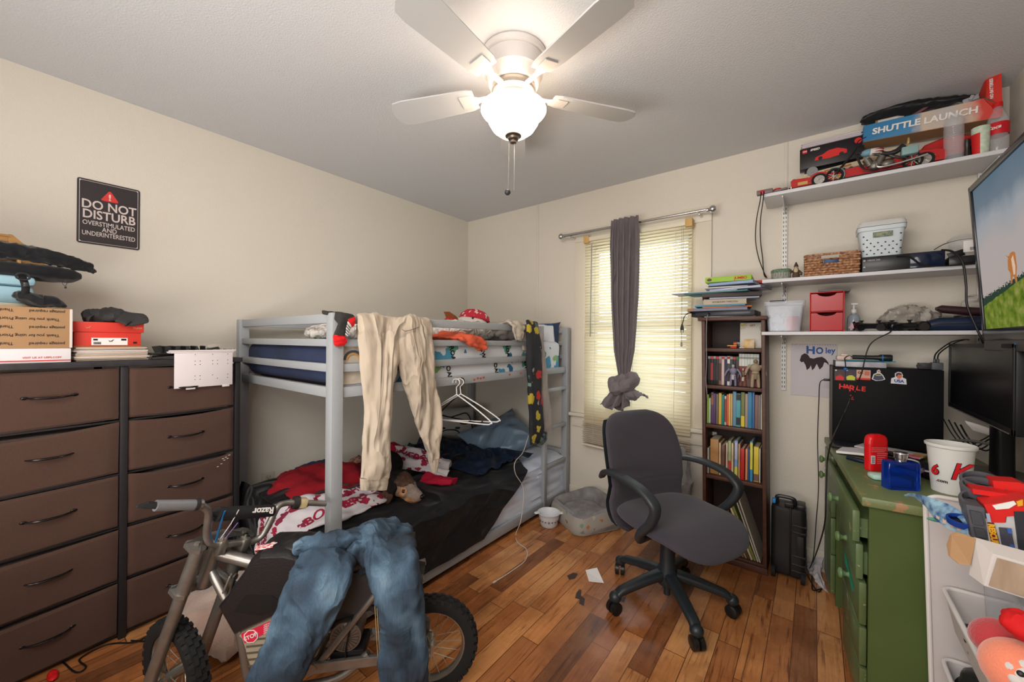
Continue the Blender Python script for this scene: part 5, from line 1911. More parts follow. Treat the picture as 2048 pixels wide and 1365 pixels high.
HW = mt('white_hanger_plastic',(206,204,204),0.4)
hq = at(915,758,'x',1.19)
hanger('coat_hanger','white plastic hanger hooked on the bunk side rail, its bar nearer the sweatpants',HW,hq+V((0,-0.01,0.0)),(0.95,0.25,0),half=0.20,tilt=-0.05)
hanger('coat_hanger','white plastic hanger hooked on the side rail, longer arm reaching towards the ladder',HW,hq+V((0.0,0.015,0.0)),(0.88,0.48,0),half=0.20,tilt=-0.10)
hanger('coat_hanger','black plastic hanger hooked behind the two white ones',BLACK,hq+V((-0.012,0.045,0.0)),(0.92,-0.05,0),half=0.17,tilt=0.05)

# coloured bedding at the near end
REDF = mt('crimson_fleece',(136,12,26),0.9,bump=(140,0.3))
b = M()
b.ell((0.50,-1.68,0.435),(0.24,0.27,0.075),n=60,m=26,pw=0.85)
b.crumple(0.030,8,seed=2).crumple(0.007,30,seed=3)
tag(obj('crimson_blanket',b,REDF,sharp=60),'crimson blanket heaped against the wall on the lower bunk','blanket')
b = M().ell((0.26,-1.60,0.445),(0.08,0.14,0.045),n=36,m=18)
b.crumple(0.012,20)
tag(obj('navy_shirt',b,mt('navy_cotton',(34,46,80),0.85),sharp=60),'navy shirt tucked behind the crimson blanket by the wall','shirt')
b = M().ell((0.33,-1.81,0.415),(0.06,0.05,0.030),n=36,m=18)
b.crumple(0.014,24)
tag(obj('floral_scarf',b,blobs_material('floral_print',(70,80,110),[(190,150,60),(60,110,120),(170,90,60)],40,0.3),sharp=60),'small floral scarf at the wall end of the crimson blanket','scarf')
b = M().ell((0.40,-1.37,0.46),(0.07,0.09,0.04),n=36,m=18)
b.crumple(0.014,22)
tag(obj('tan_cloth',b,mt('tan_patterned_cloth',(160,120,100),0.9,var=(40,(90,70,70),0.1)),sharp=60),'tan patterned cloth bunched behind the hanging sweatpants leg','cloth')
UBM = blobs_material('white_crimson_print',(206,200,204),[(206,200,204),(150,24,56),(130,30,60),(206,200,204),(130,30,60)],19,0.42,rough=0.85)
ub = thing('team_blanket','white blanket with crimson university lettering winding along the lower bunk','blanket',(0.8,-1.8,0.38))
b = M()
Lp = [V((0.88,-1.55,0.465)),V((0.84,-1.62,0.475)),V((0.80,-1.72,0.48)),V((0.76,-1.83,0.485)),V((0.70,-1.95,0.475)),V((0.66,-2.04,0.42)),V((0.64,-2.06,0.30)),V((0.64,-2.062,0.20))]
Rp = [V((1.02,-1.60,0.45)),V((1.05,-1.66,0.46)),V((1.07,-1.76,0.46)),V((1.06,-1.87,0.455)),V((1.02,-1.97,0.445)),V((0.98,-2.045,0.39)),V((0.94,-2.065,0.30)),V((0.93,-2.07,0.24))]
b.loft(edge_rings(Lp,Rp,[0.012,0.016,0.018,0.018,0.016,0.012,0.010,0.008],n=60,sec=10,folds=6,famp=0.5,seed=2))
b.crumple(0.010,11,seed=4)
obj('front_part',b,UBM,ub,sharp=60)
b = M()
b.loft(edge_rings([V((0.42,-1.22,0.52)),V((0.55,-1.20,0.56)),V((0.68,-1.12,0.54)),V((0.86,-1.02,0.48))],[V((0.60,-1.42,0.48)),V((0.72,-1.38,0.50)),V((0.84,-1.27,0.48)),V((0.98,-1.16,0.44))],[0.02,0.03,0.03,0.015],n=60,sec=10,folds=6,famp=0.5,seed=6))
b.crumple(0.014,12,seed=5)
obj('rear_part',b,UBM,ub,sharp=60)
CRI = mt('crimson_print',(150,24,56),0.8)


def wrap(o,target,d):
    """lay flat lettering on the cloth below it, along direction d"""
    tm = wm(target)
    tree = BVHTree.FromPolygons([tm @ v.co for v in target.data.vertices],[p.vertices[:] for p in target.data.polygons])
    om,d = wm(o),V(d)
    oi = om.inverted()
    for v in o.data.vertices:
        p = om @ v.co
        h = tree.ray_cast(p - d*0.25,d)
        if h[0]:
            v.co = oi @ (h[0] - d*0.003)


_fp = [c for c in ub.children if c.name.startswith('front_part')] or [q for q in bpy.data.objects if q.parent == ub and q.name.startswith('front_part')]
_rp = [q for q in bpy.data.objects if q.parent == ub and q.name.startswith('rear_part')]
for s,size,org,xd,yd,tg,d in (
    ('THE UNIVERSITY',0.040,(0.705,-2.08,0.32),(0.10,0,1),(-1,0,0.1),_fp[0],(0,1,0)),
    ('SOONERS',0.046,(0.775,-2.08,0.34),(0.18,0,1),(-1,0,0.18),_fp[0],(0,1,0)),
    ('OU',0.10,(0.87,-2.08,0.33),(0.3,0,1),(-1,0,0.3),_fp[0],(0,1,0)),
    ('OU',0.13,(0.85,-1.90,0.6),(0.3,1,0),(-1,0.3,0),_fp[0],(0,0,-1)),
    ('BOOMER',0.060,(0.98,-1.86,0.6),(0.1,1,0),(-1,0.1,0),_fp[0],(0,0,-1)),
    ('OKLAHOMA',0.050,(0.87,-1.70,0.6),(-0.15,1,0),(-1,-0.15,0),_fp[0],(0,0,-1)),
    ('SOONERS',0.060,(0.97,-1.68,0.6),(-0.1,1,0),(-1,-0.1,0),_fp[0],(0,0,-1)),
    ('UNIVERSITY',0.055,(0.76,-1.22,0.7),(0.75,0.55,0),(-0.55,0.75,0),_rp[0],(0,0,-1)),
    ('SOONERS',0.075,(0.66,-1.27,0.7),(0.8,0.5,0),(-0.5,0.8,0),_rp[0],(0,0,-1))):
    wrap(txt(s,size,CRI,ub,org,xd,yd,bold=0.0018,ext=0.0,lift=0),tg,d)
b = M().loft(edge_rings([V((0.40,-1.28,0.53)),V((0.50,-1.20,0.575)),V((0.62,-1.18,0.54))],[V((0.52,-1.36,0.53)),V((0.60,-1.30,0.56)),V((0.68,-1.26,0.52))],0.012,n=40,folds=4,famp=0.3))
b2 = M().loft(edge_rings([V((0.88,-1.22,0.455)),V((0.98,-1.17,0.44)),V((1.03,-1.12,0.43))],[V((0.92,-1.32,0.44)),V((1.00,-1.28,0.435)),V((1.05,-1.20,0.42))],0.016,n=40,folds=4,famp=0.3))
b2.crumple(0.008,16)
b.crumple(0.008,16)
obj('crimson_border',b2,mt('bright_crimson',(170,14,50),0.85),ub,sharp=60)
obj('crimson_border',b,mt('bright_crimson',(170,14,50),0.85),ub,sharp=60)

# ================================================================ the dog
hc = at(806,974,'x',1.03)
dog = thing('dog','small black, tan and grey dog resting its head on the black blanket','dog',(hc.x - 0.12,hc.y - 0.02,hc.z - 0.05))
hf = V((0.86,0.30,-0.26)).normalized()     # towards the nose
hs_ = V((0.30,-0.95,0.05))
hs_ = (hs_ - hf*hs_.dot(hf)).normalized()  # towards the side that faces the room
hu = hf.cross(hs_)
if hu.z < 0:
    hu = -hu
HX = Matrix((hf,hs_,hu)).transposed().to_4x4()
HX.translation = hc
HX = HX @ Matrix.Scale(1.42,4)
b = M()
E = lambda c,r_,rot=None: b.ell((0,0,0),r_,n=24,m=14,xf=HX @ Matrix.Translation(c) @ (rot or Matrix()))
E((-0.020,0,0.006),(0.056,0.050,0.046))
E((0.014,0,0.000),(0.040,0.038,0.036))
E((0.044,0,-0.008),(0.036,0.027,0.026))
E((0.066,0,-0.009),(0.020,0.023,0.020))
E((0.040,0,-0.026),(0.036,0.024,0.014))
for s_ in (1,-1):
    E((0.020,s_*0.029,0.015),(0.014,0.009,0.008))
    E((0.022,s_*0.030,-0.010),(0.016,0.009,0.009))
    E((-0.018,s_*0.047,0.002),(0.020,0.009,0.024),Matrix.Rotation(R(s_*14),4,'X'))
    E((-0.022,s_*0.055,-0.026),(0.024,0.007,0.032),Matrix.Rotation(R(s_*6),4,'X'))
E((-0.075,0.0,-0.010),(0.055,0.048,0.046))
E((-0.125,-0.035,-0.012),(0.070,0.068,0.050))
E((-0.16,-0.10,-0.004),(0.07,0.085,0.052))
E((-0.08,-0.07,-0.040),(0.05,0.020,0.018))
to = obj('dog_source',b,BLACK,base=False)
rm = to.modifiers.new('r','REMESH')
rm.mode = 'VOXEL'
rm.voxel_size = 0.0042
smo = to.modifiers.new('s','SMOOTH')
smo.iterations = 7
bpy.context.view_layer.update()
dg = bpy.context.evaluated_depsgraph_get()
me = bpy.data.meshes.new_from_object(to.evaluated_get(dg))
om = to.data
bpy.data.objects.remove(to)
bpy.data.meshes.remove(om)
FB = mt('black_dog_fur',(16,15,16),0.85,bump=(170,0.6,5),var=(60,(34,30,29),0.2),spec=0.15)
FT = mt('tan_dog_fur',(164,112,70),0.8,bump=(170,0.8,5),var=(50,(190,144,104),0.15))
FG = mt('grey_white_dog_fur',(150,138,130),0.8,bump=(170,0.8,5),var=(40,(112,92,80),0.3))
FBR = mt('dark_brown_dog_fur',(48,32,26),0.8,bump=(170,0.8,5),var=(50,(92,62,46),0.2))
me.materials.clear()
for m_ in (FB,FT,FG,FBR):
    me.materials.append(m_)
hi = HX.inverted()
for p in me.polygons:
    q = hi @ p.center
    jit = 0.006*noise.noise(p.center*90)
    mi = 0
    if q.x > 0.0+jit:                       # face
        mi = 2 if q.z > -0.014+jit*1.5 else 1
        if q.z > 0.016+jit and q.x < 0.040 - abs(q.y)*0.5+jit:
            mi = 3                              # dark blaze between the eyes
        if (q.x - 0.022)**2+(q.z - 0.004)**2 < 0.00022:
            mi = 1
    elif q.x > -0.018+jit:
        mi = 3
    if q.x < 0.004 and abs(q.y) > 0.045 and q.x > -0.075:
        mi = 0 if q.z > -0.012+jit else 3     # ears
    if q.x < -0.11 and q.z < -0.030+jit:
        mi = 1
    p.material_index = mi
    p.use_smooth = True
me.transform(wm(dog).inverted())
me.name = 'body'
o = bpy.data.objects.new('body',me)
COL.objects.link(o)
o.parent = dog
for s_ in (1,-1):
    ec = HX @ V((0.024,s_*0.0335,0.003))
    ey = obj('eye',M().ell(ec,(0.0085,0.0085,0.0085),n=16,m=10),mt('dark_brown_eye',(40,22,14),0.08,spec=0.8),dog)
    obj('eyelid',M().ell(HX @ V((0.023,s_*0.0325,0.0095)),(0.0105,0.0085,0.0045),n=16,m=8),FBR,ey)
obj('nose',M().ell((0,0,0),(0.0085,0.0115,0.0085),n=16,m=10,xf=HX @ Matrix.Translation((0.086,0,-0.002))),mt('wet_black_nose',(14,14,16),0.2),dog)
obj('mouth_line',M().tube([HX @ V(p) for p in ((0.083,0.008,-0.020),(0.070,0.0215,-0.0235),(0.052,0.0272,-0.026))],0.0013,6),BLACKM,dog)
cr_ = []
for i in range(24):
    a = 2*PI*i/24
    cr_.append(HX @ V((-0.098 - 0.01*math.sin(a),0.056*math.cos(a),0.055*math.sin(a) - 0.008)))
obj('collar',M().tube(cr_,0.006,8,closed=True,flat=0.6),mt('pale_red_collar',(170,120,112),0.6),dog)

# white cable from the bunk to the floor
cb_ = [at(1057,872,'x',1.13),at(1046,905,'x',1.16),at(1030,925,'x',1.20),at(1031,948,'x',1.205),at(1046,975,'x',1.205),at(1046,1010,'x',1.21),at(1041,1045,'x',1.215),at(1032,1068,'z',0.003),at(1035,1085,'z',0.003),at(1053,1100,'z',0.003),at(1050,1122,'z',0.003),at(1020,1145,'z',0.003),at(992,1163,'z',0.003)]
cc = bez(cb_,8)
cbl = obj('charging_cable',M().tube(cc,0.0022,8),mt('white_cable',(206,198,194),0.5))
tag(cbl,'thin white charging cable trailing from the lower bunk onto the floor','cable')
dd = (cc[-1] - cc[-3]).normalized()
obj('plug',M().beam(cc[-1],cc[-1]+dd*0.022,0.008,0.005,0.001),mt('white_cable',(206,198,194),0.5),cbl)
# ================================================================ bookcase
BKW = mt('dark_walnut_veneer',(66,42,34),0.45,var=(7,(88,56,42),0.25,(1,1,6)),bump=(60,0.1),spec=0.4)
SHR = Matrix(((1,0,-0.014,0),(0,1,0,0),(0,0,1,0),(0,0,0,1)))
bk = thing('bookcase','narrow dark brown bookcase packed with books beside the window','bookcase',(2.36,-0.13,0))
BX_,BX2,BYF,BYB = 2.207,2.526,-0.245,-0.022
KZ = [0.045,0.482,0.780,1.012,1.231]


def SB():
    return M(SHR)


b = SB()
for x in (BX_,BX2 - 0.018):
    obj('side_panel',SB().box((x,BYF,0),(x+0.018,BYB,1.395),0.002),BKW,bk)
for i,z in enumerate(KZ):
    obj('shelf_board',SB().box((BX_+0.018,BYF+0.006,z - 0.020),(BX2 - 0.018,BYB,z),0.002),BKW,bk)
obj('plinth',SB().box((BX_ - 0.004,BYF - 0.012,0),(BX2+0.004,BYF+0.006,0.035),0.003),BKW,bk)
obj('top_board',SB().box((BX_ - 0.018,BYF - 0.014,1.392),(BX2+0.012,BYB,1.412),0.003),BKW,bk)
obj('back_panel',SB().box((BX_+0.01,BYB - 0.004,0.02),(BX2 - 0.01,BYB,1.40)),mt('bookcase_back',(44,30,27),0.6),bk)

def book(x,w_,z,h,d,col,label,grp,lean=0.0,page=(206,196,176),yf=-0.215,bands=(),kind='book',cat='book'):
    t = thing(kind,label,cat,(x+w_/2,yf+d/2,z),0,grp)
    pv = Matrix.Translation((x+(w_ if lean > 0 else 0),0,z)) @ Matrix.Rotation(lean,4,'Y') @ Matrix.Translation((-x - (w_ if lean > 0 else 0),0,-z))
    cm = plain(col,0.5)
    b = M()
    b.box((x,yf,z),(x+w_,yf+0.003,z+h),0.0008,xf=pv)
    b.box((x,yf+0.002,z),(x+0.0018,yf+d,z+h),0,xf=pv).box((x+w_ - 0.0018,yf+0.002,z),(x+w_,yf+d,z+h),0,xf=pv)
    obj('cover',b,cm,t)
    obj('pages',M().box((x+0.0018,yf+0.003,z+0.003),(x+w_ - 0.0018,yf+d - 0.003,z+h - 0.003),xf=pv),plain(page,0.8),t)
    for (a0,a1,c) in bands:
        obj('spine_band',M().box((x+0.0003,yf - 0.0004,z+h*a0),(x+w_ - 0.0003,yf+0.001,z+h*a1),xf=pv),plain(c,0.5),t)
    return t


def sx(x,z):
    return x - 0.014*z


# second shelf: game cases
names2 = [((24,24,26),'black',(214,40,44),(200,200,200)),((34,30,30),'charcoal',(200,60,60),(150,40,40)),((26,26,30),'black and blue',(60,70,110),(190,190,196)),((40,36,36),'dark grey',(206,30,40),(210,60,50)),
          ((120,90,74),'tan',(150,60,50),(70,40,34)),((196,170,170),'pale pink',(180,40,60),(150,40,60)),((30,34,60),'navy',(210,210,214),(220,220,224)),((206,204,204),'white',(150,40,40),(60,60,60)),
          ((46,56,54),'dark green',(190,190,180),(200,196,180)),((28,26,28),'glossy black',(190,50,50),(190,60,50)),((60,50,50),'brown black',(60,120,70),(190,180,170))]
x = 2.229 - 0.0
Z2 = KZ[3]
prev = 'shelf side'
for i,(c,nm,tc,sc) in enumerate(names2):
    w_ = 0.0142
    t = book(sx(x,1.1),w_,Z2+0.001,0.171+rnd.uniform(-0.001,0.001),0.13,c,'%s game case on the second shelf, standing right of the %s%s' % (nm,prev,'' if i == 0 else ' one'),'dark game cases on the second shelf',yf=-0.19,bands=((0.90,0.985,tc if i % 2 else (40,110,60) if i == 10 else (150,150,152)),(0.15,0.75,sc if i in (1,4,7) else c)),kind='game_case',page=c,cat='game case')
    prev = nm
    x += w_+0.0006
for i in range(7):
    w_ = 0.0138
    posn = ['leftmost of the seven','second from the left','third from the left','middle one','third from the right','second from the right','rightmost of the seven'][i]
    t = book(sx(x,1.1),w_,Z2+0.001,0.188,0.13,[(196,198,190),(200,202,200),(190,200,190)][i % 3],'white-topped green game case on the second shelf, %s' % posn,'white-topped game cases',yf=-0.185,bands=((0.0,0.62,[(120,40,40),(110,52,46),(130,34,40),(90,60,50)][i % 4]),(0.84,0.90,(130,134,130))),kind='game_case',page=(90,140,70),cat='game case')
    x += w_+0.0004

# third shelf: books
B3 = [(0.007,0.170,(150,186,80),'lime green',()),(0.009,0.150,(170,190,160),'pale green',()),(0.013,0.185,(96,56,96),'purple',((0.6,0.9,(150,90,60)),)),(0.012,0.180,(74,62,100),'violet grey',()),(0.012,0.178,(112,98,90),'taupe',()),
      (0.014,0.184,(206,168,60),'mustard',()),(0.014,0.176,(24,120,116),'teal',()),(0.009,0.170,(190,188,180),'ivory',((0.1,0.9,(150,60,60)),)),(0.011,0.180,(196,92,52),'orange',()),(0.008,0.186,(214,176,100),'pale yellow',()),
      (0.008,0.186,(200,170,116),'sand',()),(0.017,0.200,(104,140,160),'slate blue',()),(0.022,0.190,(76,150,166),'turquoise',((0.80,0.98,(30,44,48)),(0.05,0.28,(28,44,44)))),(0.018,0.200,(112,118,62),'olive',((0.02,0.32,(206,184,50)),)),
      (0.013,0.192,(164,142,132),'beige',()),(0.020,0.204,(58,122,160),'sky blue',()),(0.010,0.222,(62,108,160),'tall blue',()),(0.016,0.190,(126,96,88),'mauve brown',()),(0.010,0.190,(120,112,110),'grey',()),(0.014,0.196,(196,190,178),'cream',())]
x = 2.228
prev = 'shelf side'
for i,(w_,h,c,nm,bd) in enumerate(B3):
    t = book(sx(x,0.87),w_,KZ[2]+0.001,min(h,0.205),0.14,c,'%s book on the third shelf, standing right of the %s%s' % (nm,prev,'' if i == 0 else ' one'),'books on the third shelf',bands=bd,yf=-0.205+0.01*((i*7) % 3 - 1)*0.5,lean=0.0)
    prev = nm
    x += w_+0.0015

# fourth shelf
B4 = [(0.010,0.150,(150,146,138),'grey paper',()),(0.044,0.205,(164,120,72),'thick old brown',()),(0.010,0.190,(190,158,124),'peach',()),(0.018,0.180,(96,64,48),'cocoa',()),(0.010,0.195,(186,160,136),'dusty cream',()),(0.014,0.210,(150,164,120),'patterned green',((0.0,0.45,(176,44,44)),)),
      (0.010,0.200,(190,172,140),'straw',()),(0.016,0.215,(120,150,190),'pastel blue',((0.0,0.30,(186,184,80)),(0.5,0.95,(170,176,200)))),(0.010,0.200,(170,130,96),'caramel',()),(0.018,0.178,(176,34,32),'red',()),(0.011,0.176,(206,140,96),'apricot',()),
      (0.006,0.182,(40,90,150),'thin blue',()),(0.013,0.225,(60,140,186),'blue and yellow',((0.30,0.97,(206,196,70)),)),(0.024,0.196,(206,180,56),'yellow',((0.02,0.22,(110,80,76)),)),(0.005,0.190,(200,196,190),'slim white',())]
x = 2.228
prev = 'shelf side'
for i,(w_,h,c,nm,bd) in enumerate(B4):
    t = book(sx(x,0.58),w_,KZ[1]+0.001,h,0.15,c,'%s book on the fourth shelf, standing right of the %s%s' % (nm,prev,'' if i == 0 else ' one'),'books on the fourth shelf',bands=bd,yf=-0.215+0.006*((i*5) % 3))
    prev = nm
    x += w_+0.0035
# bottom shelf: leaning tall books
B5 = [(0.010,0.30,(206,190,150),'cream',22),(0.012,0.32,(120,124,66),'olive green',22),(0.006,0.33,(190,186,176),'pale',19),(0.007,0.335,(186,176,160),'off-white',18),(0.010,0.27,(96,70,56),'brown',24),(0.009,0.25,(166,140,104),'tan',25),(0.012,0.24,(130,96,70),'chestnut',26)]
x = 2.50
for i,(w_,h,c,nm,ln) in enumerate([B5[3],B5[2],B5[1],B5[0],B5[4],B5[5],B5[6]]):
    x -= w_+0.004
    book(x,w_,KZ[0]+0.001,h,0.19,c,'tall %s book leaning to the left on the bottom shelf' % nm,'leaning books on the bottom shelf',lean=-R(ln),yf=-0.225)
# low heap at the left of the bottom shelf
cm_ = [((70,60,56),'dark stack',0.055),((150,60,50),'red comic',0.012),((60,120,140),'teal comic',0.012),((190,150,120),'peach comic',0.010)]
z = KZ[0]+0.001
for c,nm,t_ in cm_:
    o = obj('comic_book',M().obox((2.275,-0.135,z+t_/2+0.0005),(0.085,0.17,t_),0.001),plain(c,0.6))
    tag(o,'%s lying flat at the left of the bottom shelf' % nm,'comic book')
    z += t_+0.0012
b = M()
for i in range(150):
    a = rnd.uniform(0,2*PI)
    p = V((2.275+rnd.uniform(-0.035,0.035),-0.15+rnd.uniform(-0.05,0.05),z+0.002))
    q = p+V((rnd.uniform(-0.02,0.02),rnd.uniform(-0.02,0.02),rnd.uniform(0.03,0.085)))
    b.tube([p,(p+q)/2+V((rnd.uniform(-0.01,0.01),0,0)),q],[0.0022,0.0015,0.0005],4)
o = obj('feather_duster',b,mt('dark_bristle',(48,38,34),0.9))
tag(o,'dark bristly duster lying on the comics in the bottom of the bookcase','duster')

# first shelf: card with drawings and small toys
Z1 = KZ[4]
dc = thing('drawing_card','white canvas with a child drawing of a sun and a bird in the bookcase top','drawing',(2.425,-0.12,Z1))
obj('canvas',M().obox((2.432,-0.115,Z1+0.0765),(0.120,0.008,0.15),0.001,rx=R(-4)),mt('canvas_white',(206,202,192),0.7),dc)


def onc(x,z):
    return V((2.432+x,-0.1205+0.07*(z - 0.075),Z1+z))


b = M().lathe([(0,0),(0.014,0)],n=20,xf=Matrix.Translation(onc(-0.048,0.142)) @ Matrix.Rotation(R(90),4,'X'),a0=-PI,a1=0.5)
obj('yellow_sun',b,mt('pale_yellow_paint',(186,176,90),0.7),dc)
b = M()
for i in range(7):
    a = R(-100+i*18)
    b.tube([onc(-0.052+0.019*math.cos(a),0.142+0.019*math.sin(a)),onc(-0.052+0.030*math.cos(a+0.1),0.142+0.030*math.sin(a+0.1))],0.0007,5)
b.tube([onc(0.055+0.012*math.cos(t),0.085+0.008*math.sin(t)) for t in [i*PI/5 for i in range(10)]],0.0008,5,closed=True)
for q in ([(0.045,0.10),(0.04,0.12),(0.05,0.125),(0.052,0.105)],[(0.05,0.075),(0.05,0.045),(0.056,0.03),(0.045,0.028)]):
    b.tube(bez([onc(*p) for p in q],5),0.0008,5)
obj('ink_lines',b,mt('dark_marker',(70,40,44),0.7),dc)
b = M()
for cx_2,cz_2,r_ in ((-0.004,0.134,0.006),(0.008,0.136,0.007)):
    b.tube([onc(cx_2+r_*math.cos(t),cz_2+r_*0.7*math.sin(t)) for t in [i*PI/6 for i in range(12)]],0.0011,5,closed=True)
obj('red_flower',b,mt('dark_red_marker',(140,40,50),0.7),dc)
o = obj('postcard',M().obox((2.422,-0.165,Z1+0.026),(0.055,0.003,0.050),0.0005,rx=R(-8)),mt('orange_yellow_card',(214,158,40),0.6,var=(30,(200,196,180),0.12)))
tag(o,'small orange and grey postcard standing in front of the drawing','postcard')
ty_ = thing('toy_boat','small orange, yellow and red toy boat on the top bookcase shelf','toy',(2.345,-0.18,Z1))
obj('hull',M().obox((2.348,-0.18,Z1+0.006),(0.034,0.026,0.011),0.004),mt('toy_red',(200,50,46),0.5),ty_)
obj('deck',M().obox((2.340,-0.18,Z1+0.0155),(0.050,0.02,0.006),0.002),mt('toy_yellow',(220,160,30),0.5),ty_)
obj('cabin',M().obox((2.356,-0.18,Z1+0.027),(0.018,0.016,0.014),0.004),mt('toy_orange',(220,90,40),0.5),ty_)
o = obj('glass_block',M().obox((2.355,-0.10,Z1+0.02),(0.045,0.03,0.038),0.003),mt('smoky_plastic',(60,50,52),0.2))
tag(o,'dark smoky plastic block behind the little toy boat','block')
o = obj('white_ticket',M().obox((2.395,-0.20,Z1+0.004),(0.03,0.014,0.004),0.001),PAPER)
tag(o,'tiny white strip lying before the postcard','ticket')

# two posed toy figures in front of the game cases
def figure(x,y,z,H,colb,cols,name,label,cape=None,arm=0.3,turn=0.0,bulk=1.0):
    t = thing(name,label,'action figure',(x,y,z),turn)
    k = H
    cb = plain(colb,0.5)
    cs_ = plain(cols,0.5)
    b = M()
    for s_ in (-1,1):
        b.tube([(s_*0.10*k,-0.02*k,0.03*k),(s_*0.09*k,0,0.25*k),(s_*0.055*k,0,0.48*k)],[0.045*k*bulk,0.05*k*bulk,0.065*k*bulk],10)
        b.ell((s_*0.10*k,-0.03*k,0.022*k),(0.04*k*bulk,0.07*k,0.022*k),n=10,m=6)
        b.tube([(s_*0.15*k,0,0.80*k),(s_*(0.21+arm*0.1)*k,-0.02*k,0.65*k),(s_*(0.23+arm*0.15)*k,-0.07*k,0.50*k)],[0.05*k*bulk,0.04*k*bulk,0.035*k*bulk],10)
        b.ell((s_*(0.235+arm*0.15)*k,-0.08*k,0.47*k),(0.03*k,0.03*k,0.035*k),n=10,m=6)
    b.ell((0,0,0.52*k),(0.11*k*bulk,0.08*k,0.09*k),n=14,m=8)
    b.ell((0,0,0.70*k),(0.15*k*bulk,0.09*k,0.16*k),n=14,m=10)
    b.cyl((0,0,0.80*k),(0,0,0.88*k),0.04*k,n=10)
    L(b,'body',cb,t)
    L(M().ell((0,-0.005*k,0.93*k),(0.06*k*bulk,0.065*k,0.075*k),n=14,m=10),'head',cs_,t)
    b = M().tube([(0.10*k*bulk*math.cos(a),0.075*k*math.sin(a),0.50*k) for a in [i*PI/8 for i in range(16)]],0.018*k,6,closed=True)
    b.box((-0.05*k,-0.10*k,0.30*k),(0.05*k,-0.075*k,0.50*k),0.003)
    L(b,'belt_and_apron',cs_,t)
    if cape:
        L(M().grid(lambda u,v: ((u - 0.5)*(0.28+0.25*v)*k,(0.09+0.05*v+0.02*math.sin(u*9))*k,(0.82 - 0.62*v)*k),12,10,th=0.0015),'cape',plain(cape,0.6),t)
    return t


figure(2.352,-0.215,KZ[3]+0.001,0.125,(120,116,138),(176,170,176),'action_figure','grey and purple caped toy figure before the dark game cases',(60,44,60),0.6)
figure(2.462,-0.218,KZ[3]+0.001,0.158,(150,134,112),(120,104,84),'action_figure','stocky tan wrapped toy figure before the white-topped game cases',None,0.5,0.2,1.15)
figure(2.400,-0.20,KZ[3]+0.001,0.105,(110,86,70),(186,176,160),'action_figure','small brown toy figure between the two bigger ones',None,0.0,0,0.8)

# ---------------------------------------------------------------- pile on the bookcase
PILE = [  # name, label, category, cx, cy, w, d, t, yaw, colour, page edge?
    ('sheet_of_paper','white sheet lying directly on the bookcase top under the black player','paper',2.33,-0.14,0.26,0.20,0.003,4,(206,204,206),0),
    ('disc_player','flat black disc player with a dangling plug on the bookcase','disc player',2.305,-0.15,0.33,0.20,0.030,-3,(30,31,36),0),
    ('binder','blue grey binder with a tan end on top of the disc player','binder',2.27,-0.16,0.31,0.20,0.018,3,(112,116,136),1),
    ('notebook','orange notebook second above the disc player','notebook',2.31,-0.15,0.25,0.19,0.006,8,(206,120,60),1),
    ('notebook','light blue spiral notebook right on the orange one','notebook',2.28,-0.16,0.26,0.19,0.008,5,(60,140,176),1),
    ('football_book','thick speckled beige football book near the middle of the pile','book',2.30,-0.15,0.22,0.18,0.034,9,(176,164,146),1),
    ('white_notebook','thin white notebook resting on the thick speckled book','notebook',2.34,-0.14,0.25,0.18,0.008,12,(180,190,206),1),
    ('dark_brown_book','dark brown hardback book in the upper middle of the pile','book',2.33,-0.15,0.30,0.19,0.024,11,(58,46,46),1),
    ('teal_folder','teal folder sticking out to the left above the dark brown book','folder',2.27,-0.17,0.34,0.18,0.007,-5,(60,118,120),0),
    ('loose_sheets','pale loose sheets poking furthest left from the pile','paper',2.20,-0.17,0.36,0.16,0.005,-1,(176,178,190),0),
    ('spiral_notebook','pale lilac spiral notebook jutting right towards the shelf','notebook',2.38,-0.16,0.27,0.18,0.013,-12,(180,184,206),1),
    ('white_pad','white pad with a green scribble above the loose sheets','notepad',2.31,-0.16,0.22,0.17,0.006,6,(206,208,206),0),
    ('black_tablet','thin black slab below the blue and white folders','tablet',2.34,-0.14,0.24,0.17,0.008,2,(30,36,44),0),
    ('blue_folder','blue and white folder stack just beneath the green game box','folder',2.35,-0.15,0.23,0.17,0.018,-6,(140,160,196),1),
    ('green_game_box','lime green game box with red lettering crowning the pile','game box',2.325,-0.16,0.235,0.16,0.030,2,(146,186,60),0)]
z = 1.4135
PT_ = {}
for (nm,lab,cat_,cx_3,cy_3,w_,d_,t_,yaw,col,pg_) in PILE:
    th_ = thing(nm,lab,cat_,(cx_3 - 0.005,cy_3,z),R(yaw))
    if pg_ and t_ > 0.012:
        b = M().box((-w_/2,-d_/2,0),(w_/2,d_/2,0.0022)).box((-w_/2,-d_/2,t_ - 0.0022),(w_/2,d_/2,t_)).box((-w_/2,-d_/2,0),(w_/2 - 0.002,-d_/2+0.0025,t_))
        L(b,'cover',plain(col,0.5),th_)
        L(M().box((-w_/2+0.004,-d_/2+0.0025,0.0022),(w_/2 - 0.003,d_/2 - 0.004,t_ - 0.0022)),'pages',plain((190,190,200),0.8),th_)
    else:
        L(M().box((-w_/2,-d_/2,0),(w_/2,d_/2,t_),0.0012),'body',plain(col,0.5),th_)
    PT_[nm] = (th_,w_,d_,t_,z)
    z += t_+0.0012
t_,w_,d_,h_,z_ = PT_['green_game_box']
txt('JUMBO',0.020,RTXT,t_,(0.065,-d_/2 - 0.0003,h_/2),(1,0,0),(0,0,1),world=False,bold=0.0008)
L(M().ell((-0.095,-d_/2,h_/2),(0.013,0.001,0.009),n=14,m=6),'round_emblem',mt('emblem_dark',(90,60,60),0.5),t_)
t_,w_,d_,h_,z_ = PT_['football_book']
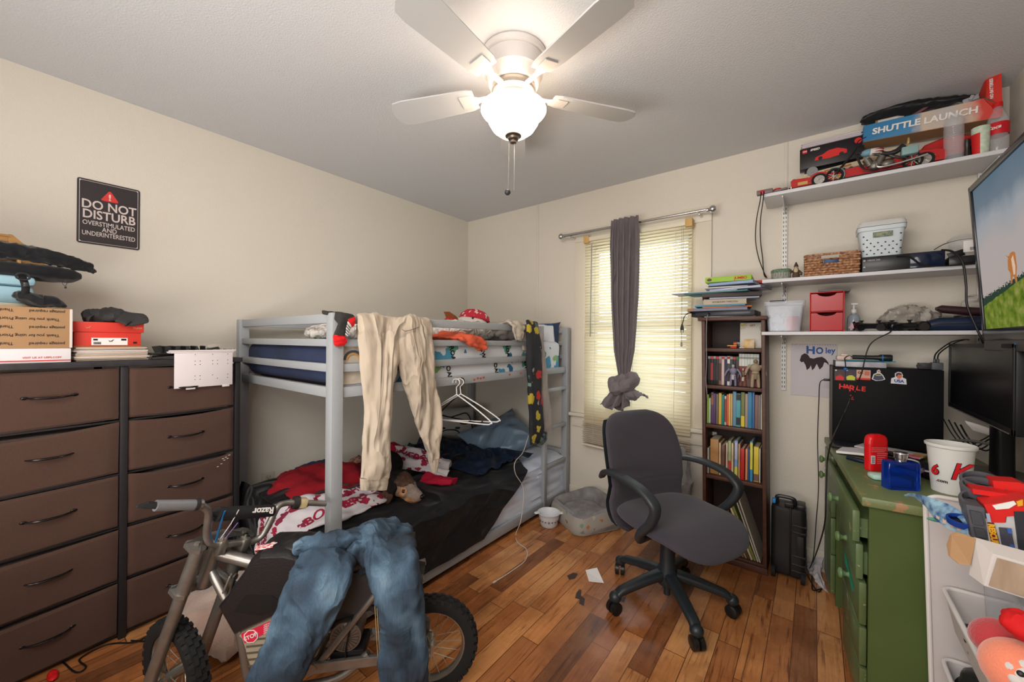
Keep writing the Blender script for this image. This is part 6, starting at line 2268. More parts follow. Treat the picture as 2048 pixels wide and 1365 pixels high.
txt('FOOTBALL HANDBOOK',0.014,DARKTXT,t_,(0.0,-d_/2 - 0.0003,h_/2),(-1,0,0),(0,0,-1),world=False,sx=0.85)
t_,w_,d_,h_,z_ = PT_['spiral_notebook']
b = M()
for i in range(30):
    b.tube([(w_/2+0.004*math.cos(a),-d_/2+0.006+i*(d_ - 0.012)/29,h_/2+(0.008)*math.sin(a)) for a in [k*PI/3 for k in range(6)]],0.0007,4,closed=True)
L(b,'spiral_wire',CHROME,t_)
t_,w_,d_,h_,z_ = PT_['white_pad']
L(M().ell((-0.02,-d_/2+0.04,h_),(0.02,0.014,0.001),n=10,m=4),'green_scribble',mt('green_marker',(70,150,90),0.6),t_)
t_,w_,d_,h_,z_ = PT_['binder']
L(M().box((-w_/2 - 0.002,-d_/2 - 0.001,-0.0),(-w_/2+0.03,d_/2 - 0.1,h_),0.001),'tan_end',mt('tan_end',(150,116,92),0.6),t_)
t_,w_,d_,h_,z_ = PT_['disc_player']
L(M().box((-w_/2+0.02,-d_/2 - 0.001,0.008),(w_/2 - 0.02,-d_/2+0.004,0.022),0.001),'front_panel',mt('dark_panel',(50,52,60),0.3),t_)
pcd = obj('power_lead',M().tube(bez([V((2.155,-0.24,1.436)),V((2.12,-0.262,1.44)),V((2.098,-0.27,1.42)),V((2.090,-0.27,1.39)),V((2.085,-0.268,1.372))],6),0.0028,8),BLACK,t_)
obj('plug',M().loft([[V((2.084+r_*c_[0],-0.268+r_*0.6*c_[1],zz)) for c_ in arc((0,0),1,0,2*PI*11/12,11)] for (r_,zz) in ((0.004,1.374),(0.008,1.362),(0.011,1.345),(0.011,1.338))]).box((2.076,-0.269,1.322),(2.0785,-0.265,1.339)).box((2.089,-0.269,1.322),(2.0915,-0.265,1.339)),BLACK,pcd)
rn = obj('red_notebook',M().obox((2.455,-0.055,1.622),(0.14,0.09,0.016),0.001,rz=0.1),mt('red_notebook_cover',(190,50,40),0.5))
tag(rn,'red notebook squeezed between the pile and the wall beside the shelf','notebook')
gc = obj('hanging_cable',M().tube(bez([V((2.227,-0.262,1.43)),V((2.222,-0.272,1.40)),V((2.220,-0.273,1.30)),V((2.222,-0.27,1.15)),V((2.219,-0.268,1.05)),V((2.222,-0.268,1.0)),V((2.226,-0.255,0.93))],8),0.0028,8),mt('grey_cable',(120,118,122),0.5))
tag(gc,'grey cable hanging down the front left edge of the bookcase','cable')
obj('cable_tip',M().ell((2.228,-0.262,1.434),(0.007,0.007,0.007)),BLACK,gc)

# ================================================================ wall shelves
SHW = mt('white_melamine_shelf',(206,206,210),0.4)
SHX0 = 2.492
for (z,x1,nm,pos) in ((2.080,3.372,'wall_shelf','top white wall shelf loaded with model vehicles and bottles'),(1.610,3.372,'wall_shelf','middle white wall shelf carrying the wicker basket and game console'),(1.325,3.372,'wall_shelf','lowest white wall shelf carrying the red drawers and game controllers')):
    s_ = thing(nm,pos,'shelf',((SHX0+x1)/2,-0.125,z - 0.018),0,'white wall shelves')
    obj('board',M().box((SHX0,-0.25,z - 0.018),(x1,-0.016,z),0.002),SHW,s_)
    for xb in (2.580,3.330):
        b = M().prism([(-0.016,z - 0.019),(-0.225,z - 0.019),(-0.225,z - 0.028),(-0.05,z - 0.066),(-0.016,z - 0.066)],-0.002,0.002,xf=Matrix(((0,0,1,xb),(1,0,0,0),(0,1,0,0),(0,0,0,1))))
        obj('bracket',b,WHITE,s_)
for xb,lab in ((2.580,'white slotted shelf upright by the bookcase'),(3.330,'white slotted shelf upright by the television')):
    st_ = thing('shelf_upright',lab,'shelf upright',(xb,0,0.99))
    obj('channel',M().box((xb - 0.0125,-0.014,0.99),(xb+0.0125,0,2.085),0.001),WHITE,st_)
    b = M()
    for i in range(43):
        z = 1.005+i*0.0252
        for s_ in (-0.006,0.006):
            b.box((xb+s_ - 0.0015,-0.0146,z),(xb+s_+0.0015,-0.0138,z+0.013))
    obj('slots',b,mt('slot_dark',(50,50,54),0.8),st_)

# drawing on the wall
dw_ = thing('wall_drawing','spiral-pad drawing with a dark animal shape and blue handwritten name','drawing',(2.717,-0.004,0.965))
obj('paper',M().box((2.614,-0.005,0.966),(2.819,-0.0025,1.262),0),mt('sketch_paper',(196,190,194),0.8),dw_)
b = M()
for i in range(18):
    b.cyl((2.622+i*0.0112,-0.0052,1.256),(2.622+i*0.0112,-0.0047,1.256),0.0022,n=8)
obj('punch_holes',b,mt('hole_grey',(120,112,110),0.8),dw_)
BLI = mt('blue_marker',(20,80,150),0.6)
txt('H',0.058,BLI,dw_,(2.704,-0.0055,1.224),(1,0,-0.08),(0,0,1),bold=0.0022)
txt('O',0.050,BLI,dw_,(2.744,-0.0055,1.222),(1,0,0),(0,0,1),bold=0.0018,sx=0.8)
txt('ley',0.044,BLI,dw_,(2.790,-0.0055,1.224),(1,0,0.04),(0,0,1),bold=0.0010,sx=0.85)
ani = [(2.655,1.165),(2.662,1.195),(2.678,1.208),(2.692,1.200),(2.702,1.182),(2.718,1.178),(2.735,1.186),(2.755,1.190),(2.770,1.178),(2.782,1.160),(2.785,1.142),(2.776,1.155),(2.765,1.160),(2.758,1.135),(2.745,1.118),(2.738,1.135),(2.732,1.150),(2.722,1.125),(2.712,1.112),(2.706,1.140),(2.700,1.125),(2.688,1.112),(2.682,1.140),(2.672,1.160),(2.664,1.155)]
obj('animal_shape',M().prism([(p[0],p[1]) for p in ani],0.0053,0.0058,xf=Matrix(((1,0,0,0),(0,0,-1,0),(0,1,0,0),(0,0,0,1)))),mt('dark_brown_marker',(52,36,42),0.7),dw_)
# ================================================================ top shelf
TS = 2.0805


def px_(px,py,y=-0.15):
    return at(px,py,'y',y)


ps = thing('power_strip','grey power strip with a red item at the left end of the top shelf','power strip',(2.50,-0.24,TS - 0.03))
b = M().obox((2.50,-0.235,TS+0.013),(0.075,0.03,0.024),0.003).obox((2.552,-0.20,TS+0.014),(0.10,0.05,0.010),0.002,ry=-0.08)
obj('housing',b,mt('grey_translucent',(112,100,100),0.4),ps)
obj('red_knob',M().ell((2.555,-0.20,TS+0.026),(0.020,0.014,0.008)),mt('switch_red',(200,30,30),0.3),ps)
obj('red_switch',M().box((2.478,-0.252,TS+0.004),(2.50,-0.249,TS+0.02),0.001),mt('switch_red',(200,30,30),0.3),ps)
for k in range(2):
    pts = [V((2.485+0.012*k,-0.235,TS - 0.002)),V((2.478+0.014*k,-0.20,2.03)),at(1513+8*k,440,'y',-0.10),at(1511+10*k,480,'y',-0.06),at(1517+8*k,515,'y',-0.05),at(1528,545+4*k,'y',-0.05),at(1534,556,'y',-0.04)]
    pts[0] = V((2.485+0.012*k,-0.258,TS+0.01))
    pts[1] = V((2.480+0.014*k,-0.259,2.04))
    obj('lead',M().tube(bez(pts,8),0.0026,8),BLACK,ps)

# red long model car
RC = mt('model_red_paint',(176,26,26),0.25,coat=0.6)
MBL = mt('model_black',(30,28,30),0.5)
MCH = mt('model_chrome',(170,166,160),0.25,0.8)
mcx0,mcx1,my = 2.615,3.185,-0.135
car = thing('model_car','long red vintage model car at the left of the top shelf','model car',(2.9,my,TS))
S = lambda pts: [(p[0],p[1]) for p in pts]
XZ = lambda y: Matrix(((1,0,0,0),(0,0,-1,y),(0,1,0,0),(0,0,0,1)))
body = [(2.617,2.100),(2.615,2.138),(2.625,2.145),(2.70,2.140),(2.80,2.142),(2.86,2.146),(2.90,2.146),(2.92,2.135),(3.00,2.135),(3.02,2.15),(3.10,2.165),(3.16,2.155),(3.185,2.14),(3.188,2.12),(3.18,2.100)]
rings = []
for (y,k) in ((-0.068,0.93),(-0.062,0.99),(-0.03,1.0),(0.03,1.0),(0.062,0.99),(0.068,0.93)):
    rings.append([V((2.9+(p[0] - 2.9)*(0.985+0.015*k),my+y,2.10+(p[1] - 2.10)*k)) for p in body])
obj('car_body',M().loft(rings),RC,car,sharp=30)
b = M()
for xw in (2.735,3.115):
    for s_ in (-1,1):
        yy = my+s_*0.062
        b2 = M().cyl((xw,yy - 0.012,TS+0.033),(xw,yy+0.012,TS+0.033),0.033,n=26)
        wl = obj('wheel',b2,RUB,car)
        b3 = M().cyl((xw,yy+s_*0.012,TS+0.033),(xw,yy+s_*0.014,TS+0.033),0.022,n=22)
        for i in range(8):
            a = i*PI/4
            b3.beam((xw,yy+s_*0.015,TS+0.033),(xw+0.02*math.cos(a),yy+s_*0.015,TS+0.033+0.02*math.sin(a)),0.003,0.002,0)
        obj('hubcap',b3,MCH,wl)
    fd = []
    for i in range(13):
        a = PI*i/12
        fd.append(((xw+0.046*math.cos(a)),TS+0.036+0.038*math.sin(a)))
    fd2 = [(xw+0.037*math.cos(PI*i/12),TS+0.034+0.031*math.sin(PI*i/12)) for i in range(12,-1,-1)]
    for s_ in (-1,1):
        y0 = my+s_*0.055
        obj('fender',M().prism(fd+fd2,-0.016,0.016,xf=XZ(y0)),RC,car)
for s_ in (-1,1):
    obj('headlight',M().ell((2.628,my+s_*0.05,2.140),(0.012,0.010,0.010)),MCH,car)
obj('grille',M().box((2.611,my - 0.022,2.105),(2.617,my+0.022,2.152),0.002),MCH,car)
obj('bumper',M().beam((2.608,my - 0.068,2.108),(2.608,my+0.068,2.108),0.008,0.010,0.003),MCH,car)
for x in (2.645,2.785):
    obj('number_plate',M().box((x,my - 0.0705,2.105),(x+0.042,my - 0.0685,2.121),0),mt('plate_yellow',(190,150,80),0.5),car)
obj('running_board',M().box((2.79,my - 0.075,2.092),(3.06,my+0.075,2.10),0.002),MBL,car)
b = M()
for i in range(6):
    b.cyl((2.72+i*0.028,my - 0.05,2.148),(2.72+i*0.028,my - 0.03,2.152),0.009,n=12)
obj('exhaust_row',b,MBL,car)

# cream toy locomotive with round disc, behind the car
lo = thing('model_truck','cream model truck with a grey disc standing behind the red car','model truck',(2.80,-0.05,TS))
b = M().obox((2.80,-0.10,2.185),(0.27,0.03,0.030),0.006,ry=R(-4)).obox((2.66,-0.10,2.165),(0.05,0.04,0.035),0.006).obox((2.80,-0.05,2.130),(0.30,0.04,0.05),0.004).obox((2.985,-0.10,2.205),(0.10,0.035,0.05),0.006,ry=R(-4))
obj('cab_and_bed',b,mt('cream_model_plastic',(206,190,160),0.5),lo)
obj('disc',M().cyl((2.705,-0.122,2.195),(2.705,-0.116,2.195),0.024,n=26).cyl((2.705,-0.124,2.195),(2.705,-0.121,2.195),0.008,n=12),mt('grey_disc',(132,132,132),0.45,0.3),lo)
b = M()
for x in (2.68,2.72,2.80,2.86,2.92):
    b.cyl((x,-0.066,2.10),(x,-0.024,2.10),0.019,n=18)
obj('wheels',b,RUB,lo)
obj('orange_stripe',M().obox((2.81,-0.1158,2.187),(0.11,0.001,0.010),0,ry=R(-4)),mt('stripe_orange',(170,110,60),0.5),lo)

# motorcycle in front
mo_ = thing('model_motorcycle','chopper model motorcycle with stars and stripes tank on the top shelf','model motorcycle',(2.93,-0.215,TS))
MY = -0.215
fw,rw = V((2.795,MY,TS+0.036)),V((3.075,MY,TS+0.036))
for c_,nm in ((fw,'f'),(rw,'r')):
    b = M()
    b.lathe([(0.027,-0.007),(0.034,-0.008),(0.036,0),(0.034,0.008),(0.027,0.007),(0.027,-0.007)],n=30,xf=Matrix.Translation(c_) @ Matrix.Rotation(R(90),4,'X'))
    wl = obj('wheel',b,RUB,mo_)
    b = M()
    for i in range(7):
        a = 2*PI*i/7
        b.beam(c_,c_+V((0.028*math.cos(a),0,0.028*math.sin(a))),0.005,0.003,0)
    b.cyl(c_ - V((0,0.009,0)),c_+V((0,0.009,0)),0.008,n=12)
    obj('spokes',b,MCH,wl)
hd_ = V((2.875,MY,TS+0.125))
b = M()
for s_ in (-1,1):
    b.tube([fw+V((0,s_*0.012,0)),hd_+V((-0.012,s_*0.012,0.0)),hd_+V((0.004,s_*0.012,0.03))],0.0032,8)
    b.tube(bez([hd_+V((0.004,s_*0.012,0.025)),hd_+V((0.008,s_*0.035,0.045)),hd_+V((0.035,s_*0.05,0.05))],5),0.0024,8)
obj('fork_and_handlebar',b,MBL,mo_)
b = M()
for s_ in (-1,1):
    b.tube(bez([hd_+V((0,s_*0.008,0)),V((2.90,MY+s_*0.014,TS+0.05)),V((2.925,MY+s_*0.014,TS+0.028)),V((3.01,MY+s_*0.014,TS+0.028)),rw+V((0,s_*0.012,0))],5),0.003,8)
    b.tube([hd_+V((0,s_*0.006,0)),V((2.99,MY+s_*0.012,TS+0.085)),rw+V((0,s_*0.012,0))],0.003,8)
obj('frame',b,MBL,mo_)
b = M().ell((2.945,MY,TS+0.048),(0.022,0.016,0.024)).cyl((2.93,MY,TS+0.05),(2.915,MY,TS+0.085),0.014,n=14).cyl((2.955,MY,TS+0.05),(2.972,MY,TS+0.085),0.014,n=14).ell((2.99,MY,TS+0.045),(0.024,0.014,0.018))
for i in range(5):
    b.cyl((2.929 - i*0.003,MY,TS+0.056+i*0.006),(2.9285 - i*0.003,MY,TS+0.058+i*0.006),0.017,n=16)
    b.cyl((2.957+i*0.003,MY,TS+0.056+i*0.006),(2.9575+i*0.003,MY,TS+0.058+i*0.006),0.017,n=16)
obj('engine',b,mt('cast_engine',(120,116,108),0.4,0.6),mo_)
b = M().tube(bez([V((2.95,MY - 0.02,TS+0.05)),V((2.96,MY - 0.022,TS+0.028)),V((3.03,MY - 0.022,TS+0.03)),V((3.12,MY - 0.022,TS+0.045))],6),0.0045,10)
obj('exhaust',b,MCH,mo_)
b = M().ell((2.935,MY,TS+0.115),(0.040,0.017,0.017))
tk = obj('tank',b,mt('tank_white',(206,200,196),0.3),mo_)
obj('tank_blue',M().ell((2.920,MY,TS+0.1155),(0.027,0.0178,0.0175)),mt('tank_pale_blue',(110,150,170),0.35),tk)
for dz in (-0.006,0.004):
    obj('tank_stripe',M().ell((2.952,MY,TS+0.116+dz),(0.026,0.0165,0.0035)),mt('stripe_red',(180,30,50),0.4),tk)
obj('seat',M().tube(bez([V((2.97,MY,TS+0.100)),V((2.99,MY,TS+0.092)),V((3.02,MY,TS+0.094)),V((3.045,MY,TS+0.115))],5),[0.010]*8+[0.012]*8,10),MBL,mo_)
obj('saddlebag',M().box((3.035,MY - 0.028,TS+0.060),(3.090,MY+0.028,TS+0.098),0.004),mt('pale_teal_bag',(126,160,160),0.5),mo_)
obj('front_mudguard',M().tube([fw+V((0.040*math.cos(a),0,0.040*math.sin(a))) for a in [R(-30+i*12) for i in range(13)]],0.007,8,flat=0.4),mt('pale_teal_bag',(126,160,160),0.5),mo_)
obj('flag_pole',M().cyl((3.055,MY+0.01,TS+0.1),(3.062,MY+0.01,TS+0.150),0.003,n=8).ell((3.062,MY+0.01,TS+0.135),(0.005,0.005,0.016)),mt('brass_bit',(170,150,90),0.4,0.4),mo_)

# rally car at the right, behind the motorcycle
rc = thing('model_race_car','red model race car half hidden behind the ribbed bottle','model car',(3.17,-0.11,TS))
rb = [(3.07,2.10),(3.065,2.135),(3.09,2.17),(3.14,2.185),(3.20,2.188),(3.25,2.17),(3.262,2.13),(3.26,2.10)]
rings = [[V((3.16+(p[0] - 3.16)*k,-0.085+y,2.10+(p[1] - 2.10)*k)) for p in rb] for (y,k) in ((-0.055,0.93),(-0.048,1),(0.0,1.02),(0.03,0.95))]
obj('race_body',M().loft([[V((q.x+0.035,q.y+0.005,q.z+0.035)) for q in r_] for r_ in rings]),RC,rc,sharp=30)
for xw in (3.13,3.27):
    obj('wheel',M().cyl((xw,-0.14,TS+0.052),(xw,-0.118,TS+0.052),0.026,n=22),RUB,rc)
obj('underside',M().box((3.10,-0.13,TS),(3.30,-0.06,TS+0.055),0.004),MBL,rc)

# boxed set with the red sports car picture, papers on top
gx = Matrix.Translation((2.735,-0.015,TS)) @ Matrix.Rotation(R(-3),4,'Z')
kb_ = thing('building_kit_box','black building kit box showing a red sports car','box',(2.765,-0.02,TS+0.145))
P0,P1 = at(1600,285,'y',-0.075),at(1727,262,'y',-0.075)
bx0,bx1 = P0.x,P1.x
bz0,bz1 = 2.232,2.345
obj('box_body',M().box((bx0,-0.075,bz0),(bx1,-0.022,bz1),0.001),mt('kit_box_black',(34,30,34),0.4),kb_)
obj('support_block',M().box((bx0+0.02,-0.024,TS),(bx1 - 0.02,-0.006,bz0+0.06),0),mt('kit_box_black',(34,30,34),0.4),kb_)
obj('logo_square',M().box((bx0+0.012,-0.0765,bz1 - 0.028),(bx0+0.032,-0.075,bz1 - 0.008),0),mt('logo_red',(206,30,36),0.4),kb_)
txt('LEGO',0.0078,WTXT,kb_,(bx0+0.022,-0.0768,bz1 - 0.018),(1,0,0),(0,0,1),bold=0.0003)
txt('SPEED',0.015,WTXT,kb_,(bx0+0.066,-0.0765,bz1 - 0.017),(1,0,0),(0,0,1),bold=0.0006,shear=0.25)
cpic = [(bx0+0.065,bz0+0.035),(bx0+0.07,bz0+0.052),(bx0+0.10,bz0+0.060),(bx0+0.125,bz0+0.075),(bx0+0.16,bz0+0.078),(bx0+0.185,bz0+0.068),(bx0+0.2,bz0+0.06),(bx0+0.2,bz0+0.042),(bx0+0.13,bz0+0.032)]
cpo = obj('car_picture',M().prism(cpic,0.0752,0.0762,xf=XZ(0)),mt('picture_red',(206,40,36),0.4),kb_)
for xw in (bx0+0.09,bx0+0.178):
    obj('picture_wheel',M().cyl((xw,-0.0764,bz0+0.042),(xw,-0.0768,bz0+0.042),0.0095,n=18),MBL,cpo)
obj('round_badge',M().cyl((bx1 - 0.02,-0.0764,bz1 - 0.022),(bx1 - 0.02,-0.0755,bz1 - 0.022),0.015,n=22),mt('picture_red',(206,40,36),0.4),kb_)
for i in range(6):
    o = obj('paper_sheet',M().obox(((bx0+bx1)/2+0.004*math.sin(i*2),-0.045,bz1+0.002+i*0.0042),(0.25,0.075,0.0034),0,rz=0.02*math.sin(i*3)),plain((196+i,190,196),0.75))
    tag(o,'white sheet in the paper stack on the kit box, %s' % ['the lowest','one above the lowest','third up','third down','one below the topmost','the topmost'][i],'paper','papers on the kit box')

# shuttle launch tray box
SLT = thing('toy_launch_box','open blue and red SHUTTLE LAUNCH cardboard box tilted up to the right','box',(3.12,-0.08,2.3))
yA,yB = -0.125,-0.165
a0,a1 = at(1728,252,'y',yA),at(1727,284,'y',yA)
b0,b1 = at(1966,198,'y',yB),at(2003,233,'y',yB)
d_in = V((0.0,0.11,0.0))
th_ = V((0,0.003,0))


def quad(p,name,mat,parent,n=1):
    vs = [V(q) for q in p]
    nn = (vs[1] - vs[0]).cross(vs[3] - vs[0]).normalized()*0.0015
    vv = [q - nn for q in vs]+[q+nn for q in vs]
    return obj(name,M().add(vv,[(3,2,1,0),(4,5,6,7),(0,1,5,4),(1,2,6,5),(2,3,7,6),(3,0,4,7)],0,False),mat,parent)


def shuttle_mat():
    m = bpy.data.materials.new('printed_launch_card')
    m.use_nodes = True
    t = m.node_tree
    b = t.nodes['Principled BSDF']
    b.inputs['Roughness'].default_value = 0.45
    tc = nd(t,'ShaderNodeTexCoord')
    sp = nd(t,'ShaderNodeSeparateXYZ')
    t.links.new(tc.outputs['Object'],sp.inputs[0])
    n = nd(t,'ShaderNodeTexNoise')
    n.inputs['Scale'].default_value = 12
    n.inputs['Detail'].default_value = 5
    t.links.new(tc.outputs['Object'],n.inputs['Vector'])
    f = math_n(t,'ADD',math_n(t,'MULTIPLY',sp.outputs[0],2.3),math_n(t,'ADD',0.38,math_n(t,'MULTIPLY',n.outputs['Fac'],0.26)))
    c = ramp(t,f,[(0.0,(30,110,160)),(0.42,(40,120,166)),(0.5,(190,170,150)),(0.72,(170,168,168)),(0.84,(190,160,140)),(0.92,(196,50,36)),(1.0,(196,44,32))])
    t.links.new(c,b.inputs['Base Color'])
    return m


fm = quad([a1,b1,b0,a0],'front_panel',shuttle_mat(),SLT)
quad([a1+d_in,b1+d_in,b1,a1],'floor_panel',CARD,SLT)
quad([b1+d_in,a1+d_in,a0+d_in+V((0,0,0.01)),b0+d_in+V((0,0,0.01))],'back_panel',CARD,SLT)
RDC = mt('red_printed_card',(196,44,32),0.45)
quad([a1+d_in,a1,a0,a0+d_in],'end_panel',mt('blue_printed_card',(36,112,160),0.45),SLT)
r0,r1,r2,r3 = at(2004,215,'y',-0.15),at(2003,144,'y',-0.15),at(1974,152,'y',-0.13),at(1971,190,'y',-0.13)
quad([at(1974,196,'y',-0.14),at(2005,213,'y',-0.155),r1,r2],'end_flap',RDC,SLT)
quad([at(1955,198,'y',-0.06),at(1972,196,'y',-0.138),r2,at(1973,152,'y',-0.06)],'side_flap',RDC,SLT)
quad([b1,at(2005,230,'y',-0.165),at(2005,213,'y',-0.158),at(1968,198,'y',-0.165)],'corner_piece',RDC,SLT)
xd = (b0 - a0).normalized()
yd = (a0 - a1)
yd = (yd - xd*yd.dot(xd)).normalized()
cen = lambda t: (a0+a1)/2+((b0+at(1960,240,'y',yB))/2 - (a0+a1)/2)*t
txt('SHUTTLE',0.040,WTXT,SLT,cen(0.30) - V((0,0.003,0)),xd,yd,bold=0.0014,sx=1.02,lift=0.001)
txt('LAUNCH',0.040,WTXT,SLT,cen(0.76) - V((0,0.003,0)),xd,yd,bold=0.0014,sx=1.02,lift=0.001)
fx_ = (r1 - at(2005,213,'y',-0.155)).normalized()
fc = (r0+r1+r2+r3)/4 - V((0,0.004,0))+V((0.001,0,-0.005))
fy_ = V((-1,0,0))
fy_ = (fy_ - fx_*fy_.dot(fx_)).normalized()
txt('NO BATTERIES',0.0135,WTXT,SLT,fc+V((-0.009,-0.002,0)),fx_,fy_,bold=0.0005)
txt('REQUIRED',0.0135,WTXT,SLT,fc+V((0.009,-0.002,0)),fx_,fy_,bold=0.0005)
# dark folded things inside it
ug = thing('black_umbrella','folded black umbrella resting on the open launch box against the ceiling','umbrella',(3.08,-0.07,2.34))
b = M().loft(edge_rings([at(1722,240,'y',-0.06),at(1745,222,'y',-0.08),at(1790,208,'y',-0.09),at(1850,200,'y',-0.09),at(1905,193,'y',-0.09),at(1950,190,'y',-0.09)],[at(1722,250,'y',-0.06),at(1750,250,'y',-0.08),at(1795,238,'y',-0.09),at(1850,222,'y',-0.09),at(1905,208,'y',-0.09),at(1950,196,'y',-0.09)],[0.01,0.03,0.035,0.03,0.02,0.01],n=32,folds=5,famp=0.25))
b.crumple(0.006,30)
obj('canopy',b,BAGM,ug)
b = M().beam(at(1925,205,'y',-0.13),at(1958,193,'y',-0.13),0.012,0.02,0.004).beam(at(1940,200,'y',-0.14),at(1946,190,'y',-0.14),0.008,0.012,0.002)
obj('handle',b,mt('grey_rocket',(150,150,154),0.4),ug)
w_t = thing('toy_rocket','white and grey toy rocket pieces lying in the launch box','toy rocket',(2.98,-0.09,2.33))
b = M().cyl(at(1755,246,'y',-0.11),at(1795,236,'y',-0.11),0.012,0.010,16).cyl(at(1795,236,'y',-0.11),at(1808,233,'y',-0.11),0.010,0.002,16)
obj('fuselage',b,mt('rocket_white',(196,190,184),0.4),w_t)
obj('nozzle',M().cyl(at(1750,247,'y',-0.11),at(1756,246,'y',-0.11),0.014,0.011,16),mt('rocket_brass',(150,126,90),0.4,0.4),w_t)
obj('fin',M().prism([(0,0),(0.06,0.03),(0.075,0.03),(0.03,0.0)],-0.002,0.002,xf=XZ(0) @ Matrix.Translation((at(1820,232,'y',-0.11).x,at(1820,232,'y',-0.11).z,0.11))),mt('fin_grey_red',(110,70,70),0.4),w_t)

# bottles on the right
CLR = mt('clear_plastic',(214,214,218),0.1,alpha=0.28,spec=0.8)
rbx = at(1907,318,'y',-0.19)
b = M()
prof = [(0.001,0.0),(0.030,0.0)]
for i in range(16):
    z = 0.008+i*0.0095
    prof += [(0.0325,z),(0.0305,z+0.0048)]
prof += [(0.032,0.165),(0.033,0.18),(0.026,0.198),(0.014,0.207),(0.0135,0.214)]
b.lathe([(r_,z) for r_,z in prof],(rbx.x,-0.19,TS),28)
o = obj('ribbed_bottle',b,CLR)
tag(o,'clear ribbed plastic bottle between the race car and the paper cup','bottle')
cbx = at(1961,305,'y',-0.19)
cu_ = thing('paper_cup','white and red paper cup near the right end of the top shelf','cup',(cbx.x,-0.19,TS))
obj('cup_wall',M().lathe([(0.001,0),(0.024,0),(0.0275,0.125),(0.0285,0.127),(0.0275,0.129),(0.026,0.125),(0.0225,0.004),(0.001,0.004)],(cbx.x,-0.19,TS),30),mt('cup_white',(200,206,196),0.5,var=(60,(176,196,170),0.1)),cu_)
obj('red_print',M().lathe([(0.0244,0.004),(0.0272,0.100)],(cbx.x,-0.19,TS),24,a0=R(150),a1=R(255)),mt('print_red',(196,30,30),0.5),cu_)
kx = at(1993,292,'y',-0.17)
ck = thing('soda_bottle','empty clear soda bottle with red label and cap against the right wall','bottle',(3.345,-0.17,TS))
kc = (3.338,-0.17,TS)
obj('bottle_wall',M().lathe([(0.001,0),(0.028,0.0),(0.032,0.012),(0.0325,0.07),(0.030,0.085),(0.0325,0.10),(0.033,0.14),(0.028,0.165),(0.016,0.19),(0.0125,0.20),(0.0125,0.214)],kc,28),CLR,ck)
lbk = obj('label',M().lathe([(0.0332,0.085),(0.0338,0.105),(0.0338,0.130),(0.0334,0.135)],kc,28),mt('label_red',(190,24,34),0.4),ck)
txt('Coca',0.020,WTXT,lbk,(kc[0] - 0.018,kc[1] - 0.0292,TS+0.112),(0.85,-0.5,0),(0,0,1),bold=0.0004,shear=0.3,ext=0.001)
obj('cap',M().lathe([(0.001,0.228),(0.0138,0.227),(0.0148,0.212),(0.0148,0.208),(0.001,0.208)],kc,20),mt('cap_red',(196,24,28),0.4),ck)
o = obj('steel_flask',M().lathe([(0.001,0),(0.011,0.0),(0.011,0.04),(0.008,0.06),(0.011,0.075),(0.010,0.10),(0.001,0.105)],(at(1936,310,'y',-0.17).x,-0.155,TS),18),mt('dark_steel',(90,88,88),0.3,0.8))
tag(o,'small dark steel flask between the ribbed bottle and the cup','flask')

# ================================================================ middle shelf
MS = 1.6105
tn = thing('decorated_tin','small oval tin with a green speckled lid at the left of the middle shelf','tin',(2.565,-0.15,MS))
ox = Matrix.Translation((2.572,-0.16,MS)) @ Matrix.Scale(0.55,4,(0,1,0))
obj('tin_body',M().lathe([(0.001,0),(0.046,0),(0.046,0.048),(0.001,0.048)],n=36,xf=ox),mt('tin_grey',(140,140,130),0.5),tn)
obj('tin_lid',M().lathe([(0.0475,0.042),(0.0475,0.056),(0.040,0.062),(0.001,0.066)],n=36,xf=ox),mt('tin_green_lid',(70,96,74),0.6,var=(120,(110,130,110),0.1)),tn)
b = M()
for i in range(7):
    cxx = 2.536+i*0.012
    yy = -0.16 - 0.55*(0.047**2 - min(0.0465,abs(cxx - 2.572))**2)**0.5
    b.tube([(cxx+0.004*math.cos(a)*(1 - k*0.1),yy - 0.0004,MS+0.016+0.01*(i % 2)+0.004*math.sin(a)) for k,a in enumerate([j*PI/4 for j in range(8)])],0.0005,4)
    b.tube([(cxx,yy - 0.0004,MS+0.022+0.01*(i % 2)),(cxx,yy - 0.0004,MS+0.042)],0.0005,4)
obj('ink_swirls',b,DARKTXT,tn)
gn = thing('gnome_figurine','small bearded gnome figurine beside the wicker basket','figurine',(2.645,-0.17,MS))
gp = V((2.640,-0.175,MS))
obj('robe',M().lathe([(0.001,0.0),(0.016,0.0),(0.017,0.02),(0.014,0.045),(0.010,0.058),(0.001,0.06)],gp,18).tube([gp+V((0.012,0,0.045)),gp+V((0.024,-0.006,0.03)),gp+V((0.022,-0.012,0.02))],0.005,8).tube([gp+V((-0.012,0,0.045)),gp+V((-0.022,-0.004,0.035)),gp+V((-0.022,-0.012,0.048))],0.005,8),mt('gnome_brown',(80,62,48),0.7),gn)
obj('beard',M().ell(gp+V((0,-0.010,0.046)),(0.010,0.007,0.016)),mt('gnome_beard',(186,170,140),0.8),gn)
obj('face',M().ell(gp+V((0,-0.003,0.062)),(0.009,0.009,0.009)),mt('gnome_skin',(180,140,110),0.7),gn)
obj('hat',M().lathe([(0.011,0.066),(0.009,0.074),(0.003,0.090),(0.001,0.092)],gp,16),mt('gnome_hat',(64,60,58),0.7),gn)


